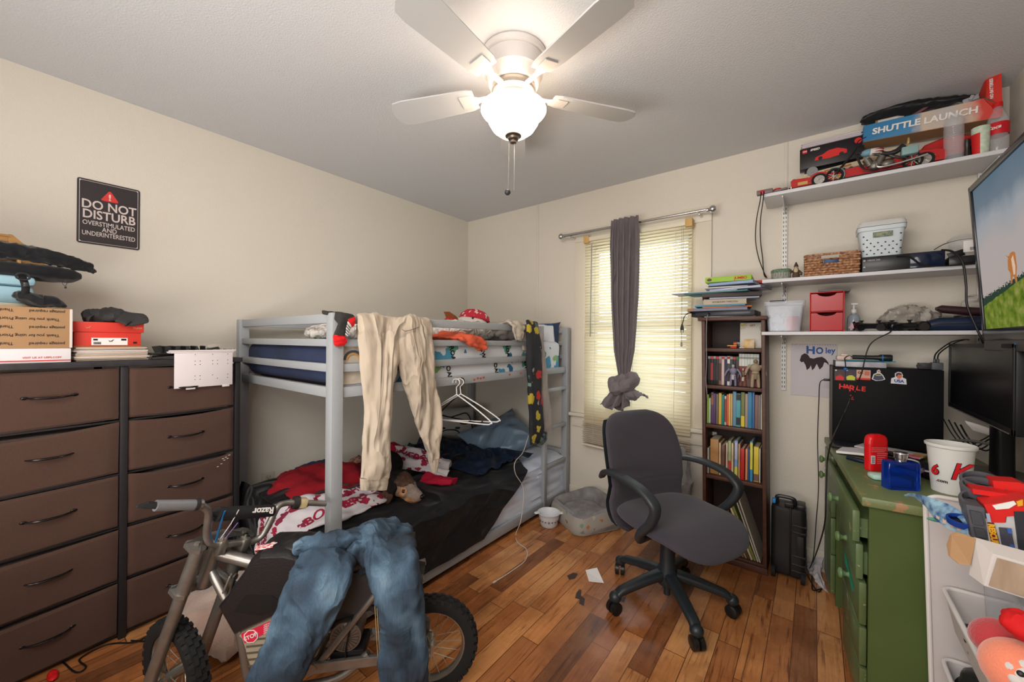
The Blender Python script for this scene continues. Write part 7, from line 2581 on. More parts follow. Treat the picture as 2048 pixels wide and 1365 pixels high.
def wicker():
    m = bpy.data.materials.new('woven_wicker')
    m.use_nodes = True
    t = m.node_tree
    b = t.nodes['Principled BSDF']
    b.inputs['Roughness'].default_value = 0.7
    tc = nd(t,'ShaderNodeTexCoord')
    n = nd(t,'ShaderNodeTexNoise'); n.inputs['Scale'].default_value = 90
    t.links.new(tc.outputs['Object'],n.inputs['Vector'])
    t.links.new(ramp(t,n.outputs['Fac'],[(0.3,(104,66,44)),(0.55,(172,124,88)),(0.75,(206,166,128))]),b.inputs['Base Color'])
    return m


WK = wicker()
bs_ = thing('wicker_basket','rectangular wicker basket with handle cut-outs on the middle shelf','basket',(2.79,-0.16,MS))
b = M()
bw0,bw1,bd0,bd1 = 2.683,2.888,-0.235,-0.085
rows = 9
for j in range(rows):
    z = MS+0.007+j*0.0125
    fl = 1+0.03*j/rows
    pts = []
    per = [(bw0,bd0),(bw1,bd0),(bw1,bd1),(bw0,bd1)]
    for k in range(4):
        (xa,ya),(xb_,yb_) = per[k],per[(k+1) % 4]
        ns = 20 if k % 2 == 0 else 14
        for i in range(ns):
            t = i/ns
            q = 1 if (i+j) % 2 else -1
            nx_,ny_ = [(0,-1),(1,0),(0,1),(-1,0)][k]
            xx,yy = xa+(xb_ - xa)*t,ya+(yb_ - ya)*t
            pts.append(((2.7855+(xx - 2.7855)*fl)+nx_*q*0.0022,(-0.16+(yy+0.16)*fl)+ny_*q*0.0022,z))
    if j in (5,6,7):          # cut-out at the front and back
        seg1 = [p for p in pts[0:7]]
        seg2 = [p for p in pts[13:20+14+7]]
        seg3 = [p for p in pts[20+14+13:]]+[pts[0]]
        b.tube(seg1,0.0058,7)
        b.tube(seg2,0.0058,7)
        b.tube(seg3,0.0058,7)
    else:
        b.tube(pts,0.0060,7,closed=True)
b.box((bw0,bd0,MS+0.001),(bw1,bd1,MS+0.006))
obj('woven_body',b,WK,bs_)
o = obj('blue_card',M().obox((2.785,-0.19,MS+0.045),(0.065,0.004,0.08),0.001,rx=R(12),ry=R(8)),mt('blue_card',(20,66,120),0.4))
tag(o,'dark blue card sticking out of the wicker basket cut-out','card')
xb_ = thing('game_console','black flat game console on the middle shelf under the white basket','game console',(3.04,-0.16,MS))
obj('console_body',M().box((2.900,-0.245,MS),(3.175,-0.05,MS+0.072),0.004),mt('console_black',(22,22,25),0.3),xb_)
obj('glossy_end',M().box((3.065,-0.2465,MS+0.003),(3.173,-0.244,MS+0.069),0.001),mt('console_gloss',(26,34,56),0.12),xb_)
txt('XBOX 360',0.010,mt('grey_print',(170,170,176),0.5),xb_,(2.942,-0.2455,MS+0.054),(1,0,0),(0,0,1),bold=0.0002)
obj('round_mark',M().cyl((2.909,-0.2455,MS+0.054),(2.909,-0.247,MS+0.054),0.0045,n=16),mt('grey_print',(170,170,176),0.5),xb_)
obj('triangle_mark',M().prism([(2.904,MS+0.020),(2.914,MS+0.020),(2.909,MS+0.029)],0.2450,0.2458,xf=XZ(0)),mt('grey_print',(170,170,176),0.5),xb_)
obj('power_button',M().cyl((3.085,-0.246,MS+0.045),(3.085,-0.248,MS+0.045),0.0055,n=18),CHROME,xb_)
wbk = thing('perforated_bin','white plastic bin with diamond holes and a clear lid on the game console','bin',(2.975,-0.16,MS+0.073))
WB0 = MS+0.0735
WBM = mt('bin_white',(200,210,216),0.45)
rings = []
for (z,k) in ((0.0,0.82),(0.004,0.84),(0.125,0.98),(0.128,1.04),(0.146,1.06),(0.147,1.0),(0.126,0.93),(0.008,0.79),(0.007,0.2)):
    rings.append([V((2.972+p[0]*k,-0.158+p[1]*k,WB0+z)) for p in rrect(0.165,0.135,0.022,5)])
obj('bin_body',M().loft(rings,cap=True),WBM,wbk)
b = M()
for r_ in range(6):
    for c_ in range(5+r_ % 2):
        xx = 2.972+(c_ - (4+r_ % 2)/2)*0.026
        zz = WB0+0.016+r_*0.017
        yy = -0.158 - 0.0675*(0.84+0.14*(zz - WB0)/0.125) - 0.0006
        if r_ >= 4 and 1 <= c_ <= 4:
            continue
        b.add([(xx - 0.0045,yy,zz),(xx,yy,zz - 0.004),(xx+0.0045,yy,zz),(xx,yy,zz+0.004)],[(0,1,2,3)],0,False)
obj('diamond_holes',b,mt('hole_dark',(50,60,70),0.8),wbk)
obj('handle_opening',M().box((2.94,-0.2265,WB0+0.092),(3.01,-0.2245,WB0+0.118),0.001),mt('handle_teal',(84,110,110),0.6,var=(60,(150,150,120),0.1)),wbk)
rings = []
for (z,k) in ((0.148,1.07),(0.162,1.04),(0.172,0.98),(0.174,0.9)):
    rings.append([V((2.972+p[0]*k,-0.158+p[1]*k,WB0+z)) for p in rrect(0.165,0.135,0.022,5)])
obj('lid',M().loft(rings),mt('cloudy_lid',(196,198,198),0.3),wbk)
fc_ = thing('food_container','clear tub with a white label beside the game console','container',(3.26,-0.15,MS))
obj('tub',M().lathe([(0.001,0.045),(0.050,0.045),(0.062,0.125),(0.065,0.127),(0.050,0.142),(0.001,0.148)],(3.262,-0.14,MS),30),CLR,fc_)
obj('label',M().box((3.235,-0.2075,MS+0.060),(3.285,-0.206,MS+0.110),0.0005,xf=Matrix.Identity(4)),PAPER,fc_)
b = M()
for i in range(8):
    b.box((3.255+i*0.0028,-0.2079,MS+0.066),(3.2565+i*0.0028,-0.2074,MS+0.080))
obj('barcode',b,DARKTXT,fc_)
o = obj('black_accessory_box',M().box((3.190,-0.22,MS),(3.31,-0.06,MS+0.043),0.002).obox((3.215,-0.20,MS+0.055),(0.05,0.004,0.028),0.001,ry=-0.3),mt('console_black',(22,22,25),0.3))
tag(o,'black accessory box under the clear tub on the middle shelf','box')
pts = [V((3.02,-0.25,MS+0.062)),V((3.06,-0.265,MS+0.055)),V((3.10,-0.27,MS+0.012)),V((3.16,-0.268,MS - 0.002)),V((3.26,-0.265,MS - 0.003)),V((3.34,-0.26,MS))]
o = obj('controller_cable',M().tube(bez(pts,8),0.0028,8),BLACK)
tag(o,'black cable lying along the front edge of the middle shelf','cable')
pts = [V((3.16,-0.262,MS+0.07)),V((3.19,-0.28,MS+0.055)),at(1925,525,'y',-0.30),at(1932,570,'y',-0.31),at(1934,610,'y',-0.31),at(1950,650,'y',-0.31),at(1962,676,'y',-0.31),at(1968,690,'y',-0.30)]
o = obj('television_cable',M().tube(bez(pts,8),0.0042,8),BLACK)
tag(o,'thick black cable looping from the console down to the monitor','cable')
pts = [at(1868,500,'y',-0.14),at(1890,488,'y',-0.14),at(1920,480,'y',-0.14),at(1945,477,'y',-0.14)]
o = obj('antenna_strip',M().tube(bez(pts,6),0.002,6),BLACK)
tag(o,'stiff black wire arching over the clear tub','wire')

# ================================================================ lowest shelf
LS = 1.3255
cbx_ = thing('clear_storage_box','clear plastic box holding a red item at the left of the lowest shelf','storage box',(2.585,-0.14,LS))
rings = []
for (z,k) in ((0.0,0.80),(0.140,0.95),(0.142,1.02),(0.165,1.04),(0.165,1.0),(0.142,0.93),(0.004,0.77)):
    rings.append([V((2.590+p[0]*k,-0.150+p[1]*k,LS+z)) for p in rrect(0.180,0.150,0.016,4)])
obj('box_wall',M().loft(rings),mt('clear_box_plastic',(206,214,226),0.15,alpha=0.34,spec=0.8),cbx_)
o = obj('red_tin',M().lathe([(0.001,0.006),(0.030,0.006),(0.030,0.085),(0.001,0.085)],(2.625,-0.165,LS),24),mt('tin_red',(200,36,44),0.4))
tag(o,'red tin inside the clear storage box','tin')
b = M().ell((2.565,-0.16,LS+0.055),(0.035,0.035,0.045),n=30,m=18)
b.crumple(0.014,40)
o = obj('crumpled_bag',b,mt('cloudy_bag',(176,190,200),0.4))
tag(o,'crumpled whitish plastic bag inside the clear storage box','plastic bag')
o = obj('black_remote',M().obox((2.555,-0.14,LS+0.172),(0.07,0.03,0.010),0.003),BLACK)
tag(o,'black remote lying across the rim of the clear storage box','remote control')
du_ = thing('drawer_organizer','red plastic two-drawer organizer on the lowest shelf','organizer',(2.77,-0.15,LS))
RP = mt('red_plastic_gloss',(196,24,30),0.3)
b = M()
x0,x1 = 2.700,2.838
y0,y1 = -0.225,-0.07
b.box((x0,y0,LS),(x0+0.004,y1,LS+0.202),0.001).box((x1 - 0.004,y0,LS),(x1,y1,LS+0.202),0.001)
for z in (0.0,0.099,0.199):
    b.box((x0,y0,LS+z),(x1,y1,LS+z+0.004),0.001)
b.box((x0,y1 - 0.004,LS),(x1,y1,LS+0.202))
obj('casing',b,RP,du_)
for z in (0.006,0.105):
    fr_ = [(x0+0.006,z+LS),(x1 - 0.006,z+LS),(x1 - 0.006,z+LS+0.088)]+[(x1 - 0.03 - (x1 - x0 - 0.06)*t,z+LS+0.088 - 0.016*math.sin(PI*t)**0.6) for t in [i/10 for i in range(11)]]+[(x0+0.006,z+LS+0.088)]
    dd_ = obj('drawer',M().prism(fr_,-y0 - 0.004,-y0+0.004,xf=XZ(0)).box((x0+0.007,y0+0.004,LS+z),(x0+0.01,y1 - 0.01,LS+z+0.07)).box((x1 - 0.01,y0+0.004,LS+z),(x1 - 0.007,y1 - 0.01,LS+z+0.07)).box((x0+0.007,y0,LS+z),(x1 - 0.007,y1 - 0.01,LS+z+0.003)),mt('red_drawer_translucent',(170,18,26),0.25),du_)
    obj('drawer_contents',M().obox((2.77,y0+0.03,LS+z+0.02),(0.10,0.04,0.03),0.008),mt('pinkish_contents',(190,90,90),0.6),dd_)
o = obj('grey_tray',M().obox((2.80,-0.10,LS+0.215),(0.13,0.12,0.012),0.004,ry=R(2)),mt('grey_tray',(112,112,116),0.5))
tag(o,'flat grey tray lying on top of the red drawer organizer','tray')
pbx = (2.880,-0.11,LS)
pb_ = thing('pump_bottle','small clear pump bottle right of the red drawers','bottle',pbx)
obj('bottle_wall',M().lathe([(0.001,0),(0.024,0),(0.026,0.01),(0.026,0.07),(0.020,0.085),(0.011,0.09),(0.011,0.10)],pbx,24),mt('pale_gel',(196,210,222),0.15,trans=0.6),pb_)
obj('pump',M().lathe([(0.012,0.098),(0.012,0.115),(0.005,0.118),(0.004,0.145),(0.001,0.146)],pbx,16).box((2.868,-0.118,LS+0.138),(2.896,-0.102,LS+0.148),0.003),WHITE,pb_)


def pad_controller(c,rz,label,g):
    t = thing('game_controller',label,'game controller',c,rz,g)
    rings = []
    pr = [(-0.075,0.016,0.028),(-0.070,0.028,0.020),(-0.055,0.034,0.018),(-0.03,0.030,0.017),(0.0,0.026,0.016),(0.03,0.030,0.017),(0.055,0.034,0.018),(0.070,0.028,0.020),(0.075,0.016,0.028)]
    rings = [[V((x,math.cos(2*PI*k/18)*hy,0.026+math.sin(2*PI*k/18)*hz*0.85)) for k in range(18)] for (x,hy,hz) in pr]
    b = M().loft(rings)
    for s_ in (-1,1):
        b.tube(bez([V((s_*0.058,-0.01,0.026)),V((s_*0.070,-0.04,0.022)),V((s_*0.072,-0.062,0.017))],5),[0.021]*6+[0.017]*5,12)
    L(b,'shell',mt('controller_black',(20,20,22),0.3),t)
    b = M()
    for (x,y) in ((-0.042,0.005),(0.02,-0.012)):
        b.cyl((x,y,0.040),(x,y,0.050),0.005,n=12).cyl((x,y,0.049),(x,y,0.053),0.009,n=16)
    L(b,'thumb_sticks',BLACKM,t)
    return t


pad_controller((2.945,-0.19,LS),R(20),'black game controller nearest the pump bottle on the lowest shelf','game controllers')
pad_controller((3.055,-0.185,LS),R(-14),'black game controller next to the navy case on the lowest shelf','game controllers')
o = obj('pink_tissue',M().ell((2.885,-0.195,LS+0.022),(0.026,0.022,0.022),n=24,m=14).crumple(0.010,60),mt('pink_white_tissue',(206,180,184),0.8))
tag(o,'pinkish crumpled tissue between the red drawers and first controller','tissue')
o = obj('controller_lead',M().tube(bez([V((2.985,-0.235,LS+0.01)),V((3.00,-0.262,LS - 0.005)),at(1740,690,'y',-0.27),at(1722,750,'y',-0.32),at(1700,800,'y',-0.40),at(1683,840,'y',-0.46),at(1665,880,'x',2.775),at(1655,920,'x',2.765),at(1652,990,'x',2.76),at(1647,1060,'x',2.755),at(1625,1128,'z',0.02)],8),0.0026,8),BLACK)
tag(o,'black lead running from the lowest shelf past the computer tower to the floor','cable')
nc = thing('navy_case','long navy zip case on the lowest shelf behind the television edge','case',(3.22,-0.16,LS))
obj('case_body',M().loft([[V((x,-0.16+p[0],LS+hh/2+p[1])) for p in rrect(0.15,hh,hh*0.4,4)] for (x,hh) in ((3.105,0.012),(3.118,0.04),(3.16,0.058),(3.25,0.06),(3.345,0.06),(3.36,0.045))]),mt('navy_case',(20,34,60),0.4),nc)
obj('zip_line',M().tube([(3.107,-0.237,LS+0.010),(3.16,-0.238,LS+0.030),(3.355,-0.238,LS+0.031)],0.0012,5),BLACK,nc)
o = obj('maroon_glasses_case',M().loft([[V((x,-0.15+p[0],zc+p[1])) for p in rrect(0.055,hh,hh*0.45,4)] for (x,zc,hh) in ((3.165,LS+0.105,0.012),(3.18,LS+0.101,0.034),(3.25,LS+0.090,0.036),(3.33,LS+0.080,0.034),(3.345,LS+0.078,0.014))]),mt('maroon_leatherette',(52,28,34),0.4))
tag(o,'dark maroon glasses case lying on the navy case','glasses case')
b = M().ell((3.08,-0.09,LS+0.062),(0.10,0.05,0.055),n=44,m=22)
b.crumple(0.022,20).crumple(0.006,60)
o = obj('zip_bag',b,mt('cloudy_zip_bag',(186,182,172),0.25,var=(22,(120,110,104),0.25)))
tag(o,'crumpled clear zip bag with small goods behind the controllers','zip bag')
b = M().loft(edge_rings([V((3.235,-0.06,LS+0.07)),V((3.26,-0.06,LS+0.13)),V((3.28,-0.06,LS+0.165))],[V((3.345,-0.06,LS+0.07)),V((3.355,-0.06,LS+0.12)),V((3.36,-0.06,LS+0.150))],0.02,n=32,folds=3,famp=0.2))
b.crumple(0.010,30)
o = obj('white_paper_bag',b,mt('paper_bag_white',(196,190,184),0.7))
tag(o,'white crumpled paper bag behind the maroon glasses case','paper bag')
b = M()
for i in range(3):
    b.tube(bez([V((3.29+0.018*k,-0.084,LS+0.10+0.006*math.sin(k*2+i) - i*0.010)) for k in range(4)],4),0.001,5)
obj('ink_scribble',b,DARKTXT,o)
# ================================================================ computer tower and what stands on it
DZ = 0.7605
pc_ = thing('computer_tower','big black computer tower with stickers standing at the back of the green desk','computer tower',(2.985,-0.115,DZ))
TX0,TX1,TYF,TZ1 = 2.787,3.182,-0.205,1.147
TM = mt('tower_black_steel',(14,14,16),0.55,bump=(300,0.15),spec=0.15)
obj('case_body',M().box((TX0+0.008,TYF,DZ+0.012),(TX1,-0.025,TZ1),0.003),TM,pc_)
obj('front_bezel',M().box((TX0,TYF - 0.003,DZ+0.006),(TX0+0.010,-0.022,TZ1+0.003),0.003),mt('bezel_grey',(70,66,60),0.5),pc_)
for (x,y) in ((TX0+0.04,TYF+0.02),(TX1 - 0.04,TYF+0.02),(TX0+0.04,-0.045),(TX1 - 0.04,-0.045)):
    obj('foot',M().cyl((x,y,DZ),(x,y,DZ+0.014),0.012,n=14),BLACKM,pc_)
obj('usb_stick',M().box((TX0 - 0.026,-0.14,1.066),(TX0+0.002,-0.12,1.078),0.002),BLACK,pc_)
F_ = TYF - 0.0006


def tp(px,py):
    return at(px,py,'y',F_)


HR = mt('orange_red_sticker_letters',(214,44,32),0.5)
for s,(px,py),sz in (('H',(1684,774),0.036),('A',(1694,775),0.034),('R',(1704,778),0.042),('L',(1716,777),0.034),('E',(1727,779),0.032)):
    q = tp(px,py)
    txt(s,sz,HR,pc_,q,(1,0,-0.04),(0.04,0,1),bold=0.0010)
q = tp(1703,794)
txt('2',0.022,HR,pc_,q,(1,0,0),(0,0,1),bold=0.0008)
q = tp(1703,799)
obj('letter_underline',M().box((q.x - 0.009,F_ - 0.0005,q.z - 0.0015),(q.x+0.009,F_,q.z+0.001)),HR,pc_)
FLATF = Matrix(((1,0,0,0),(0,0,-1,0),(0,1,0,0),(0,0,0,1)))


def flat(name,pts,mat,parent,lift=0.0,y=TYF,th=0.0005):
    """flat outline on a vertical face at plane y"""
    return obj(name,M().prism([(p[0],p[1]) for p in pts],-y+lift,-y+lift+th,xf=FLATF),mat,parent)


def rect_px(x0,y0,x1,y1):
    a,c = tp(x0,y0),tp(x1,y1)
    return [(a.x,a.z),(c.x,a.z),(c.x,c.z),(a.x,c.z)]


s1 = flat('player_sticker',rect_px(1669,739,1690,762),mt('sticker_dark_photo',(60,40,50),0.4),pc_)
s2 = flat('player_sticker',rect_px(1691,739,1712,762),mt('sticker_dark_photo2',(50,44,60),0.4),pc_)
for (s_,cx0,body_,sk_) in ((s1,1680,(196,40,44),(96,60,44)),(s2,1702,(190,196,60),(84,56,44))):
    q = tp(cx0,756)
    flat('shirt',[(q.x - 0.016,q.z - 0.012),(q.x - 0.018,q.z+0.004),(q.x - 0.006,q.z+0.012),(q.x+0.006,q.z+0.012),(q.x+0.016,q.z+0.003),(q.x+0.014,q.z - 0.012)],plain(body_,0.5),s_,0.0006)
    flat('head',arc((q.x,q.z+0.018),0.006,0,2*PI*11/12,11),plain(sk_,0.5),s_,0.0006)
    q = tp(cx0 - 8,741)
    flat('white_corner_mark',[(q.x - 0.003,q.z - 0.003),(q.x+0.003,q.z - 0.003),(q.x+0.003,q.z+0.003),(q.x - 0.003,q.z+0.003)],WTXT,s_,0.0006)
s3 = flat('printed_sticker',rect_px(1713,740,1741,761),mt('sticker_salmon',(206,160,140),0.5),pc_)
flat('red_footer',rect_px(1713,756,1741,761),HR,s3,0.0006)
q = tp(1721,746)
txt('OK',0.014,DARKTXT,s3,(q.x,F_ - 0.0006,q.z),(1,0,0),(0,0,1),bold=0.0006)
flat('red_lines',rect_px(1729,743,1739,752),mt('faded_red_lines',(190,110,96),0.5),s3,0.0006)
q = tp(1757,752)
man = [(-0.024,-0.018),(-0.018,0.006),(-0.006,0.014),(-0.006,0.024),(0.001,0.030),(0.007,0.024),(0.007,0.014),(0.016,0.004),(0.024,-0.016),(0.012,-0.022),(-0.008,-0.026)]
s4 = flat('figure_sticker',[(q.x+p[0],q.z+p[1]) for p in man],mt('sticker_white',(210,210,210),0.5),pc_)
flat('dark_clothes',[(q.x+p[0]*0.82,q.z+p[1]*0.82 - 0.002) for p in man if p[1] < 0.02],mt('sticker_navy',(60,66,84),0.5),s4,0.0006)
flat('face',arc((q.x+0.001,q.z+0.020),0.005,0,2*PI*11/12,11),mt('sticker_skin',(176,130,110),0.5),s4,0.0011)
flat('yellow_band',[(q.x - 0.010,q.z+0.0),(q.x+0.010,q.z+0.0),(q.x+0.010,q.z+0.003),(q.x - 0.010,q.z+0.003)],mt('sticker_yellow',(200,196,60),0.5),s4,0.0011)
q = tp(1798,757)
usa = [(-0.028,-0.026),(-0.026,-0.002),(-0.014,0.004),(-0.014,0.022),(-0.004,0.030),(0.008,0.028),(0.013,0.016),(0.012,0.004),(0.024,-0.002),(0.026,-0.028)]
s5 = flat('usa_sticker',[(q.x+p[0],q.z+p[1]) for p in usa],mt('sticker_white',(210,210,210),0.5),pc_)
flat('face',[(q.x+a,q.z+c) for a,c in ((-0.006,0.0),(-0.008,0.014),(-0.004,0.02),(0.008,0.018),(0.011,0.008),(0.006,0.0),(0.0,-0.004))],mt('sticker_orange_skin',(206,110,70),0.5),s5,0.0006)
flat('hair',[(q.x+a,q.z+c) for a,c in ((-0.011,0.008),(-0.010,0.022),(-0.002,0.026),(0.008,0.023),(0.010,0.016),(-0.004,0.017),(-0.006,0.008))],mt('sticker_hair',(50,46,60),0.5),s5,0.0011)
txt('USA',0.018,mt('sticker_blue',(44,60,150),0.5),s5,(q.x,F_ - 0.0006,q.z - 0.014),(1,0,-0.05),(0,0,1),bold=0.0008)

tr = thing('white_tray_box','shallow white box with a dark end lying on the computer tower','box',(2.90,-0.15,TZ1))
obj('box_wall',M().box((2.806,-0.20,TZ1+0.001),(2.995,-0.09,TZ1+0.028),0.002),mt('foil_white',(190,190,196),0.35,var=(30,(150,150,160),0.2)),tr)
obj('dark_end',M().box((2.800,-0.202,TZ1+0.001),(2.806,-0.088,TZ1+0.031),0.001),BLACK,tr)
o = obj('cyan_folder',M().obox((2.935,-0.15,TZ1+0.032),(0.18,0.10,0.003),0.001,rz=0.06),mt('cyan_cover',(40,140,160),0.5))
tag(o,'thin cyan cover under the flashlight on the computer tower','folder')
fl = thing('flashlight','black flashlight with a blue ring lying on the cyan cover','flashlight',(2.93,-0.16,TZ1+0.034))
fz = TZ1+0.0495
b = M().lathe([(0.001,0),(0.0105,0.001),(0.0105,0.08),(0.0115,0.085),(0.0115,0.095),(0.016,0.105),(0.016,0.14),(0.014,0.146),(0.001,0.146)],n=24,xf=Matrix.Translation((2.872,-0.17,fz)) @ Matrix.Rotation(R(90),4,'Y'))
obj('barrel',b,mt('flashlight_black',(26,28,30),0.4),fl)
obj('blue_ring',M().cyl((2.981,-0.17,fz),(2.985,-0.17,fz),0.0166,n=24),mt('ring_blue',(30,110,190),0.4),fl)
obj('lanyard',M().tube(bez([V((2.875,-0.172,fz)),V((2.858,-0.178,fz+0.006)),V((2.843,-0.19,fz - 0.005)),V((2.843,-0.206,fz - 0.018)),V((2.845,-0.2095,TZ1 - 0.004))],6),0.0022,6),BLACK,fl)
o = obj('blue_lanyard_bead',M().ell((2.845,-0.212,TZ1 - 0.010),(0.008,0.005,0.007),n=12,m=8),mt('ring_blue',(30,110,190),0.4),fl)
ts = obj('soap_box',M().obox((2.838,-0.16,TZ1+0.045),(0.055,0.045,0.020),0.004,rz=0.1).obox((2.842,-0.16,TZ1+0.060),(0.028,0.025,0.012),0.005),mt('ivory_pink_plastic',(206,186,176),0.5))
tag(ts,'small ivory box with red marks beside the flashlight','box')
wc = thing('web_camera','dark bracket-shaped camera on the right end of the computer tower','camera',(3.14,-0.15,TZ1))
obj('camera_body',M().box((3.105,-0.18,TZ1+0.001),(3.15,-0.14,TZ1+0.030),0.003).cyl((3.108,-0.182,TZ1+0.016),(3.108,-0.17,TZ1+0.016),0.010,n=14),mt('camera_dark',(40,38,40),0.4),wc)
uh = thing('usb_adapter','grey adapter block with two cables arching from the tower to the monitor','adapter',(3.165,-0.17,TZ1))
obj('adapter_body',M().box((3.145,-0.195,TZ1+0.001),(3.182,-0.15,TZ1+0.034),0.003),mt('adapter_grey',(74,76,80),0.5),uh)
for k in range(2):
    obj('adapter_cable',M().tube(bez([V((3.158+0.010*k,-0.17,TZ1+0.034)),V((3.160+0.010*k,-0.18,TZ1+0.075)),at(1900+6*k,686+2*k,'y',-0.22),at(1925+4*k,680,'y',-0.24),V((3.235,-0.30,1.285))],7),0.0028,8),BLACK,uh)
    obj('connector',M().cyl((3.158+0.010*k,-0.17,TZ1+0.033),(3.158+0.010*k,-0.171,TZ1+0.05),0.005,n=10),mt('adapter_grey',(74,76,80),0.5),uh)
o = obj('tower_cable',M().tube(bez([V((TX0 - 0.026,-0.13,1.072)),V((TX0 - 0.042,-0.14,1.05)),V((2.742,-0.14,0.95)),V((2.738,-0.14,0.75)),V((2.744,-0.12,0.5)),V((2.735,-0.11,0.3)),V((2.725,-0.13,0.12)),at(1618,1140,'z',0.012)],8),0.0022,8),BLACK)
tag(o,'thin black cable hanging from the tower front down beside the desk','cable')

# ================================================================ monitor and television
mn = thing('computer_monitor','black desktop monitor turned off beside the computer tower','monitor',(3.28,-0.45,DZ))
MX,MYA,MYB,MZ0,MZ1 = 3.20,-0.175,-0.905,0.985,1.268
MB = mt('monitor_black',(16,16,18),0.4,spec=0.25)
obj('casing',M().box((MX+0.004,MYB,MZ0),(MX+0.055,MYA,MZ1),0.005),MB,mn)
b = M()
b.box((MX,MYB,MZ0),(MX+0.006,MYA,MZ0+0.020),0.002).box((MX,MYB,MZ1 - 0.015),(MX+0.006,MYA,MZ1),0.002).box((MX,MYB,MZ0),(MX+0.006,MYB+0.016,MZ1),0.002).box((MX,MYA - 0.016,MZ0),(MX+0.006,MYA,MZ1),0.002)
obj('bezel',b,MB,mn)
obj('screen',M().box((MX+0.003,MYB+0.014,MZ0+0.018),(MX+0.0045,MYA - 0.014,MZ1 - 0.013)),mt('dark_screen_glass',(8,8,10),0.3,spec=0.35),mn)
obj('blue_tape',M().box((MX+0.002,MYB - 0.001,MZ1 - 0.003),(MX+0.056,MYB+0.012,MZ1+0.001)),mt('blue_tape2',(36,120,190),0.4),mn)
obj('bottom_trim',M().box((MX - 0.001,MYB+0.03,MZ0+0.002),(MX+0.001,MYA - 0.03,MZ0+0.005)),mt('grey_trim',(110,104,100),0.4),mn)
obj('stand_column',M().loft([[V((3.285+p[0],-0.47+p[1],z)) for p in rrect(0.05,0.085*k,0.015,4)] for (z,k) in ((DZ+0.012,1.1),(0.86,1.0),(1.05,1.0))]).box((MX+0.05,-0.53,1.02),(3.29,-0.41,1.10),0.004),MB,mn)
obj('stand_base',M().loft([[V((3.275+p[0]*k,-0.47+p[1]*k,z)) for p in rrect(0.19,0.25,0.06,6)] for (z,k) in ((DZ+0.001,1.0),(DZ+0.010,1.0),(DZ+0.014,0.9))]),mt('stand_grey',(84,80,74),0.4),mn)

tv = thing('television','large television showing a cow on a grassy hill, by the right wall','television',(3.30,-1.08,1.25))
TY0,TY1 = -0.60,-1.56
TVX = Matrix.Translation((3.205,0,1.29)) @ Matrix.Rotation(R(-4.0),4,'Y')   # leans out at the top; local x right, z up
obj('housing',M().box((0.012,TY1,-0.012),(0.055,TY0,0.555),0.006,xf=TVX),MB,tv)
b = M()
BZ = 0.030
b.box((0,TY1,-0.012),(0.016,TY0,BZ),0.003,xf=TVX).box((0,TY1,0.555 - 0.022),(0.016,TY0,0.555),0.003,xf=TVX).box((0,TY1,-0.012),(0.016,TY1+0.024,0.555),0.003,xf=TVX).box((0,TY0 - 0.024,-0.012),(0.016,TY0,0.555),0.003,xf=TVX)
obj('bezel',b,mt('tv_bezel_gloss',(22,26,34),0.2),tv)


